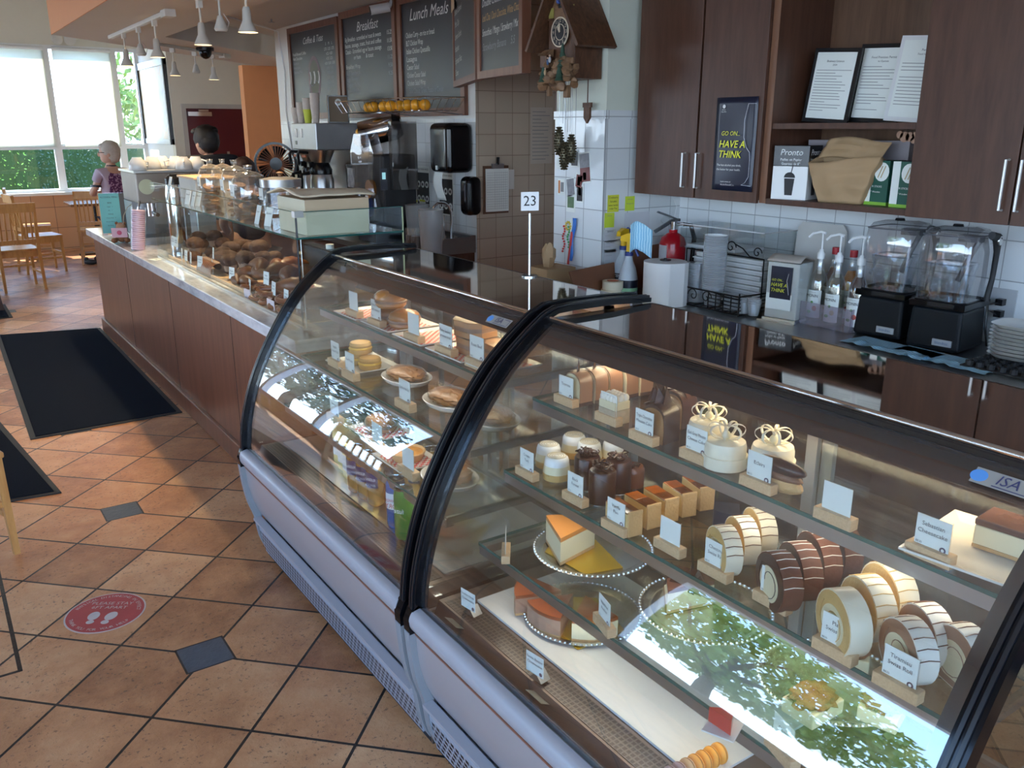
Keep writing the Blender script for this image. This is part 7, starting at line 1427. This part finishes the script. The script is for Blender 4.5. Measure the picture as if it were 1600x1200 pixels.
ch((1.22,12.3),PI/2+.15,'oak slat chair in side view with a broad empty seat'); ch((.25,12.5),PI+.2,'oak slat chair at the left edge behind the nearest one'); ch((1.30,13.62),PI/2-.1,'oak slat chair before the window sill, turned sideways'); ch((1.95,12.7),PI-.2,'oak slat chair behind the person in lavender top'); ch((2.75,10.9),PI/2+.3,'oak slat chair seen through the pastry case glass'); ch((-.25,12.2),.4,'oak slat chair beyond the left edge of the view')
def table(loc,w,l,label,h=.74):
    t=thing('dining_table',label,'table',(*loc,0)); MB().b2((-w/2,-l/2,h-.035),(w/2,l/2,h),wood('table top wood',(.22,.10,.05),(.33,.17,.09),.2)).build('table_top',t,bev=.006); MB().cyl((0,0,.03),(0,0,h-.035),.035,black,16).build('pedestal',t); MB().b2((-.28,-.03,0),(.28,.03,.03),black).b2((-.03,-.28,0),(.03,.28,.03),black).build('cross_base',t); return t
table((.55,13.62),.66,.66,'square wooden table between the window chairs'); table((2.1,13.55),.7,.66,'square wooden table in front of the person')
tb=thing('wooden_table','dark wooden table whose leg shows at the left edge','table',(.10,10.1,0)); MB().b2((-.5,-.4,.72),(.42,.45,.76),darkwood).build('table_top',tb)
for a,b in ((.38,-.36),(.38,.40),(-.46,-.36),(-.46,.40)): MB().tube([(a+.06*(1 if a>0 else -1),b,0),(a-.02,b,.72)],[.035,.045],darkwood,4).build('leg',tb)
# chair whose leg enters at the left border, close to the camera
ch2=dup(c0,(-.13,4.05,0),.25,'oak chair near the camera, only one leg in view')
# mats
matm=mat('blue black carpet mat',(.010,.014,.022),.95,var=.5,scale=180,bump=.6); matm.node_tree.nodes['Principled BSDF'].inputs['Specular IOR Level'].default_value=.05; rub=mat('black rubber edge',(.015,.015,.015),.6)
def mmat(P,label):
    cx=sum(p[0] for p in P)/4; cy__=sum(p[1] for p in P)/4; t=thing('floor_mat',label,'floor mat',(cx,cy__,.0005)); q_=[(p[0]-cx,p[1]-cy__) for p in P]
    MB().prism(q_,.006,rub).build('rubber_border',t); MB().prism([(a*(1-.03/max(.3,abs(a))),b*(1-.03/max(.3,abs(b)))) for a,b in q_],.004,matm,TR(0,0,.006)).build('carpet',t)
mmat([(.334,5.43),(1.19,5.45),(1.205,8.36),(.40,8.56)],'dark blue carpet mat along the service counter')
mmat([(-.62,4.60),(.37,4.49),(.21,5.95),(-.75,6.05)],'dark blue carpet mat at the left edge of the view')
mmat([(-.5,9.25),(.60,9.32),(.60,10.08),(-.5,10.0)],'small dark carpet mat far off under the dark table')
# floor sticker
st=thing('floor_sticker','round red floor sticker with white footprints and distancing text','sticker',(.342,3.185,.0008),math.radians(-34)); rd=.140*.96
stred=mat('worn red vinyl',(.42,.055,.05),.5,var=.2,scale=14); stw=mat('worn white vinyl',(.55,.46,.40),.6,var=.2,scale=20)
MB().lathe([(0,0),(rd+.006,0),(rd+.006,.0006),(0,.0006)],stw,48).build('white_edge',st); sd=MB().lathe([(0,.0006),(rd,.0006),(rd,.001),(0,.001)],stred,48).build('red_disc',st)
mb=MB(); mb.text('PLEASE STAY',.027,stw,(0,.062,.001),(1,0,0),(0,1,0),w=.19).text('6FT APART',.027,stw,(0,.033,.001),(1,0,0),(0,1,0),w=.17)
for s in (-1,1):
    T=TR(s*.032,-.025,.0012,rz=-s*.12); mb.lathe([(0,0),(.026,0),(.026,.0004),(0,.0004)],stw,20,T@Matrix.Diagonal((.8,1.1,1,1))).lathe([(0,0),(.016,0),(.016,.0004),(0,.0004)],stw,16,T@TR(0,-.042,0)@Matrix.Diagonal((.9,.8,1,1)))
def arc_text(txt,r,a0,a1,flip):
    n=len(txt)
    for i,ch_ in enumerate(txt):
        a=math.radians(a0+(a1-a0)*(i+.5)/n); d=Vector((math.cos(a),math.sin(a),0)); yd=-d if flip else d; xd=Vector((yd.y,-yd.x,0)); mb.text(ch_,.020,stw,(r*d.x,r*d.y,.001),xd,yd)
arc_text('PHYSICAL DISTANCING IN EFFECT',.115,172,8,False); arc_text('THANK YOU FOR YOUR HELP',.117,205,335,True); mb.build('lettering_and_footprints',sd)
# framed map picture
t=thing('framed_map','tall framed map print on the white side wall','picture',(3.098,0,0),-PI/2); v0=onx(215,100,3.09); v1=onx(272,226,3.09); yy0=v0.y; yy1=v1.y; z0,z1=v1.z,onx(257,89,3.09).z; t.location=(3.098,(yy0+yy1)/2,z0); w=yy0-yy1; h=z1-z0
q=NM('faded map print'); x,y,z=q.pos('obj'); n1=q.noise(2.4,5); q.set(q.ramp(n1,[(.35,(.36,.42,.48)),(.5,(.50,.48,.38)),(.56,(.58,.40,.20)),(.7,(.50,.49,.46))]),.3); mapm=q.m
MB().b2((-w/2,-.03,0),(w/2,0,.07),steel_d).b2((-w/2,-.03,h-.09),(w/2,0,h),steel_d).b2((-w/2,-.04,.0),(-w/2+.04,0,h),black).b2((w/2-.05,-.05,0),(w/2,0,h),black).build('frame',t); MB().b2((-w/2+.04,-.015,.07),(w/2-.05,-.01,h-.09),mapm).build('map_print',t)
# ================================================================ people
def skin(name,P,E_,m,parent,sub=2):
    me=bpy.data.meshes.new(name); me.from_pydata([p[:3] for p in P],E_,[]); me.materials.append(m); o=bpy.data.objects.new(name,me); COL.objects.link(o); o.parent=parent
    md=o.modifiers.new('k','SKIN'); md.use_smooth_shade=True
    if not me.skin_vertices: 
        try: me.attributes.new('skin','FLOAT','POINT')
        except Exception: pass
    sv=me.skin_vertices[0].data
    for i,p in enumerate(P): sv[i].radius=(p[3],p[4] if len(p)>4 else p[3]); sv[i].use_root=(i==0)
    s=o.modifiers.new('u','SUBSURF'); s.levels=sub; s.render_levels=sub; return o
skinm=mat('light skin',(.62,.36,.26),.5,var=.06); skin2=mat('tan skin',(.50,.29,.20),.5,var=.06); jeans=mat('dark trousers',(.03,.035,.06),.8)
def hand(parent,M,m,curl=.5,name='hand'):
    """palm and five separate curled fingers; local +x is the finger direction, +y towards the thumb"""
    P=[M@Vector(p) for p in ((0,0,0),(.045,0,0),(.085,.0,0))]
    mb=MB(); mb.tube([P[0],P[1],P[2]],[.026,.038,.034],m,12)
    for k,(off,L,r) in enumerate(((.027,.068,.0085),(.009,.078,.0088),(-.009,.073,.0085),(-.026,.058,.0075))):
        a=Vector((.080,off,0)); pts=[a]; an=0
        for s in range(3): an+=curl; pts.append(pts[-1]+Vector((math.cos(an),0,-math.sin(an)))*L*(.42,.32,.26)[s])
        mb.tube([M@p for p in pts],[r*1.1,r,r*.9,r*.7],m,8)
    pts=[Vector((.015,.03,0)),Vector((.045,.058,-.008)),Vector((.070,.062,-.022)),Vector((.088,.055,-.034))]; mb.tube([M@p for p in pts],[.012,.0105,.0095,.007],m,8)
    return mb.build(name,parent)
def face(parent,c,s,m,hairm,hair,rz):
    """head with jaw, ears, nose, eyes, lips, turned by rz about z (local -y is forward)"""
    T=Matrix.Translation(c)@Matrix.Rotation(rz,4,'Z')@Matrix.Scale(s,4)
    hd=MB().ball((0,0,0),.1,m,24,(.78,.95,1.15),M=T).ball((0,-.028,-.055),.062,m,18,(.85,.95,.85),M=T).ball((0,-.098,-.012),.016,m,10,(.8,1,1.4),M=T)
    for q_ in (-1,1): hd.ball((q_*.079,.005,-.012),.022,m,10,(.35,.8,1.2),M=T)
    h=hd.build('head',parent)
    mb=MB()
    for q_ in (-1,1): mb.ball((q_*.030,-.083,.008),.010,white,8,(1.3,.6,.7),M=T).ball((q_*.030,-.090,.008),.005,black,8,M=T)
    mb.build('eyes',h); MB().ball((0,-.082,-.058),.020,mat('lips',(.45,.15,.13),.5),10,(1.2,.4,.35),M=T).build('mouth',h)
    mb=MB()
    for (a,b,c_,r,sq) in hair: mb.ball((a,b,c_),r,hairm,22,sq,M=T,nz=.10,fq=26)
    mb.build('hair',parent); return h
# customer at the window, seen from behind and the left, arms folded
cu=thing('person','person with short grey hair and glasses in lavender floral top, arms folded','person',(1.90,10.8,0),PI+.41); cu.scale=(.93,.93,.93)
ph_=1.0
skin('body',[(0,0,.88,.15,.11),(0,0,1.05,.135,.10),(0,.01,1.22,.15,.105),(0,.01,1.34,.13,.09),(0,0,1.42,.052),(0,-.01,1.49,.048),(-.17,.01,1.35,.050),(-.215,-.02,1.20,.042),(-.20,-.16,1.10,.036),(-.05,-.20,1.13,.030),(.17,.01,1.35,.050),(.215,-.02,1.20,.042),(.20,-.16,1.10,.036),(.05,-.21,1.10,.030),(-.085,0,.80,.085),(-.09,0,.45,.058),(-.09,.01,.10,.042),(-.09,-.10,.04,.035),(.085,0,.80,.085),(.09,0,.45,.058),(.09,.01,.10,.042),(.09,-.10,.04,.035)],
  [(0,1),(1,2),(2,3),(3,4),(4,5),(3,6),(6,7),(7,8),(8,9),(3,10),(10,11),(11,12),(12,13),(0,14),(14,15),(15,16),(16,17),(0,18),(18,19),(19,20),(20,21)],skinm,cu)
q=NM('lavender floral knit'); x,y,z=q.pos('obj'); n1=q.noise(9,4); n2=q.noise(45,3); f=((z-1.22)*-4+n1*1.6-.6).gt(-.25)*(x*-1+.12+n1*.1).gt(.05); pur=q.mix(n2.gt(.55),(.10,.025,.11),(.45,.28,.45)); q.set(q.mix(f,(.52,.42,.52),pur),.8); lav=q.m
skin('knit_top',[(0,0,.90,.165,.125),(0,0,1.05,.150,.112),(0,.01,1.22,.175,.130),(0,.01,1.35,.160,.125),(0,0,1.42,.080),(-.175,.01,1.355,.062),(-.225,-.01,1.235,.056),(.175,.01,1.355,.062),(.225,-.01,1.235,.056)],[(0,1),(1,2),(2,3),(3,4),(3,5),(5,6),(3,7),(7,8)],lav,cu)
for s in (-1,1): MB().lathe([(.060,-.012),(.062,0),(.060,.012)],navy,20,Matrix.Translation((s*.227,-.008,1.20))@Matrix.Rotation(s*-.1,4,'Y'),cap=False).build('sleeve_band',cu)
MB().lathe([(.060,-.01),(.063,.004),(.058,.014)],navy,20,TR(0,0,1.425),cap=False).build('collar',cu)
skin('trousers',[(0,0,.86,.165,.125),(-.09,0,.76,.10),(-.095,0,.45,.075),(-.095,.01,.12,.06),(.09,0,.76,.10),(.095,0,.45,.075),(.095,.01,.12,.06)],[(0,1),(1,2),(2,3),(0,4),(4,5),(5,6)],jeans,cu)
greyh=mat('short grey hair',(.52,.46,.40),.8,var=.2,scale=50,bump=.6)
hh=face(cu,(0,-.02,1.575),1.1,skinm,greyh,[(0,.020,.034,.106,(.88,1.0,1.0)),(0,.042,-.01,.095,(.90,.85,1.05)),(0,-.045,.075,.055,(1.1,.9,.6))],math.radians(52))
MB(Matrix.Translation((0,-.02,1.575))@Matrix.Rotation(math.radians(52),4,'Z')@Matrix.Scale(1.1,4)).tube([(-.082,.0,.01),(-.072,-.085,.012),(-.03,-.105,.010),(.03,-.105,.010),(.072,-.085,.012),(.082,0,.01)],.003,black,6).build('glasses',hh)
hand(cu,Matrix.Translation((-.05,-.20,1.13))@Matrix.Rotation(.2,4,'Z'),skinm,.5); hand(cu,Matrix.Translation((.05,-.21,1.10))@Matrix.Rotation(PI-.2,4,'Z'),skinm,.5)
for s in (-1,1): MB().ball((s*.09,-.04,.045),.05,black_m,14,(.9,2.1,.9)).build('shoe',cu)
# staff member behind the counter, back to the camera, looking down
ba=thing('person','staff member with short black hair in navy shirt, back turned, looking down','person',(2.16,7.75,0),PI+.25)
blk=mat('navy work shirt',(.012,.016,.026),.8)
skin('body',[(0,0,.92,.15,.11),(0,0,1.12,.14,.10),(0,0,1.30,.16,.105),(0,.01,1.42,.12,.08),(0,-.02,1.48,.052),(0,-.04,1.54,.050),(-.19,0,1.40,.055),(-.25,-.04,1.15,.042),(-.20,-.24,1.02,.034),(.19,0,1.40,.055),(.25,-.04,1.15,.042),(.20,-.24,1.02,.034),(-.09,0,.82,.09),(-.10,0,.46,.06),(-.10,.01,.10,.045),(.09,0,.82,.09),(.10,0,.46,.06),(.10,.01,.10,.045)],
  [(0,1),(1,2),(2,3),(3,4),(4,5),(3,6),(6,7),(7,8),(3,9),(9,10),(10,11),(0,12),(12,13),(13,14),(0,15),(15,16),(16,17)],skin2,ba)
skin('shirt',[(0,0,.90,.175,.13),(0,0,1.12,.165,.12),(0,0,1.30,.19,.125),(0,.01,1.44,.16,.115),(0,-.01,1.49,.078),(-.20,0,1.45,.085),(-.265,-.03,1.22,.065),(.20,0,1.45,.085),(.255,-.03,1.20,.06)],[(0,1),(1,2),(2,3),(3,4),(3,5),(5,6),(3,7),(7,8)],blk,ba)
skin('trousers',[(0,0,.88,.17,.13),(-.09,0,.76,.10),(-.10,0,.46,.078),(-.10,.01,.06,.06),(.09,0,.76,.10),(.10,0,.46,.078),(.10,.01,.06,.06)],[(0,1),(1,2),(2,3),(0,4),(4,5),(5,6)],jeans,ba)
bh=mat('black hair',(.008,.007,.008),.5,var=.4,scale=60,bump=.8)
face(ba,(0,-.05,1.62),1.02,skin2,bh,[(0,.018,.040,.110,(.92,1.0,.95)),(0,.045,.005,.100,(.92,.85,.95)),(.03,-.05,.085,.05,(1.2,.9,.6)),(-.03,.06,.09,.05,(1,1,.8))],math.radians(6))
for s in (-1,1): hand(ba,Matrix.Translation((s*.20,-.24,1.02))@Matrix.Rotation(-PI/2,4,'Z')@Matrix.Rotation(.3,4,'Y'),skin2,.45)
for s in (-1,1): MB().ball((s*.10,-.04,.045),.05,black_m,14,(.9,2.1,.9)).build('shoe',ba)
# second staff member crouching lower, only dark brown hair showing
sb=thing('person','staff member with long dark brown hair bending behind the jars','person',(2.26,7.12,0),PI-.25); sb.scale=(.96,.96,.96)
skin('body',[(0,.05,.86,.15,.11),(0,.0,1.04,.14,.10),(0,-.08,1.18,.15,.10),(0,-.14,1.27,.11,.08),(0,-.20,1.32,.048),(0,-.23,1.36,.046),(-.17,-.15,1.24,.05),(-.22,-.20,1.0,.04),(-.18,-.38,.92,.032),(.17,-.15,1.24,.05),(.22,-.20,1.0,.04),(.18,-.38,.92,.032),(-.09,.03,.80,.085),(-.09,-.05,.45,.058),(-.09,.02,.10,.042),(.09,.03,.80,.085),(.09,-.05,.45,.058),(.09,.02,.10,.042)],
  [(0,1),(1,2),(2,3),(3,4),(4,5),(3,6),(6,7),(7,8),(3,9),(9,10),(10,11),(0,12),(12,13),(13,14),(0,15),(15,16),(16,17)],skin2,sb)
skin('shirt',[(0,.05,.84,.17,.13),(0,.0,1.04,.16,.12),(0,-.08,1.18,.175,.12),(0,-.14,1.27,.13,.10),(-.17,-.15,1.245,.064),(-.225,-.19,1.06,.055),(.17,-.15,1.245,.064),(.225,-.19,1.06,.055)],[(0,1),(1,2),(2,3),(3,4),(4,5),(3,6),(6,7)],blk,sb)
skin('trousers',[(0,.05,.82,.165,.13),(-.09,.02,.74,.10),(-.09,-.05,.45,.078),(-.09,.02,.06,.06),(.09,.02,.74,.10),(.09,-.05,.45,.078),(.09,.02,.06,.06)],[(0,1),(1,2),(2,3),(0,4),(4,5),(5,6)],jeans,sb)
brh=mat('dark brown hair',(.035,.014,.010),.4,var=.5,scale=60,bump=.8)
face(sb,(0,-.25,1.44),1.0,skin2,brh,[(0,.018,.034,.102,(.95,1.05,.98)),(0,.06,-.04,.09,(.95,.9,1.2)),(.0,.12,-.02,.055,(1,1,1))],0)
for s in (-1,1): hand(sb,Matrix.Translation((s*.18,-.38,.92))@Matrix.Rotation(-PI/2,4,'Z'),skin2,.45)
for s in (-1,1): MB().ball((s*.09,-.04,.045),.048,black_m,14,(.9,2.1,.9)).build('shoe',sb)
# carton of cups and pale boxes beyond the hair
t=thing('storage_tub','clear tub of dark coffee bags near the orange wall','tub',(2.90,onx(388,250,2.90).y,ZC)); MB().b2((-.12,-.26,0),(.20,.26,.40),mat('dark bags',(.03,.025,.022),.5,var=.6,scale=12)).build('coffee_bags',t); MB().b2((-.13,-.27,0),(.21,.27,.46),acrylic).build('clear_tub',t); MB().b2((-.131,.14,.20),(-.13,.26,.42),mat('green stripe',(.15,.4,.2),.5)).b2((-.131,-.05,.43),(-.10,.08,.48),white).build('labels',t)
# shoes on the floor by the far counter corner
for k in range(2): tag(MB().ball((0,0,.035),.045,black_m,12,(.9,2.2,.85)).ball((0,.05,.07),.03,black_m,10,(1,1,1)).build('shoe',loc=(1.80+.12*k,12.55,.0),rz=.8),['dark shoe under the side view chair, left','dark shoe under the side view chair, right'][k],'shoe')
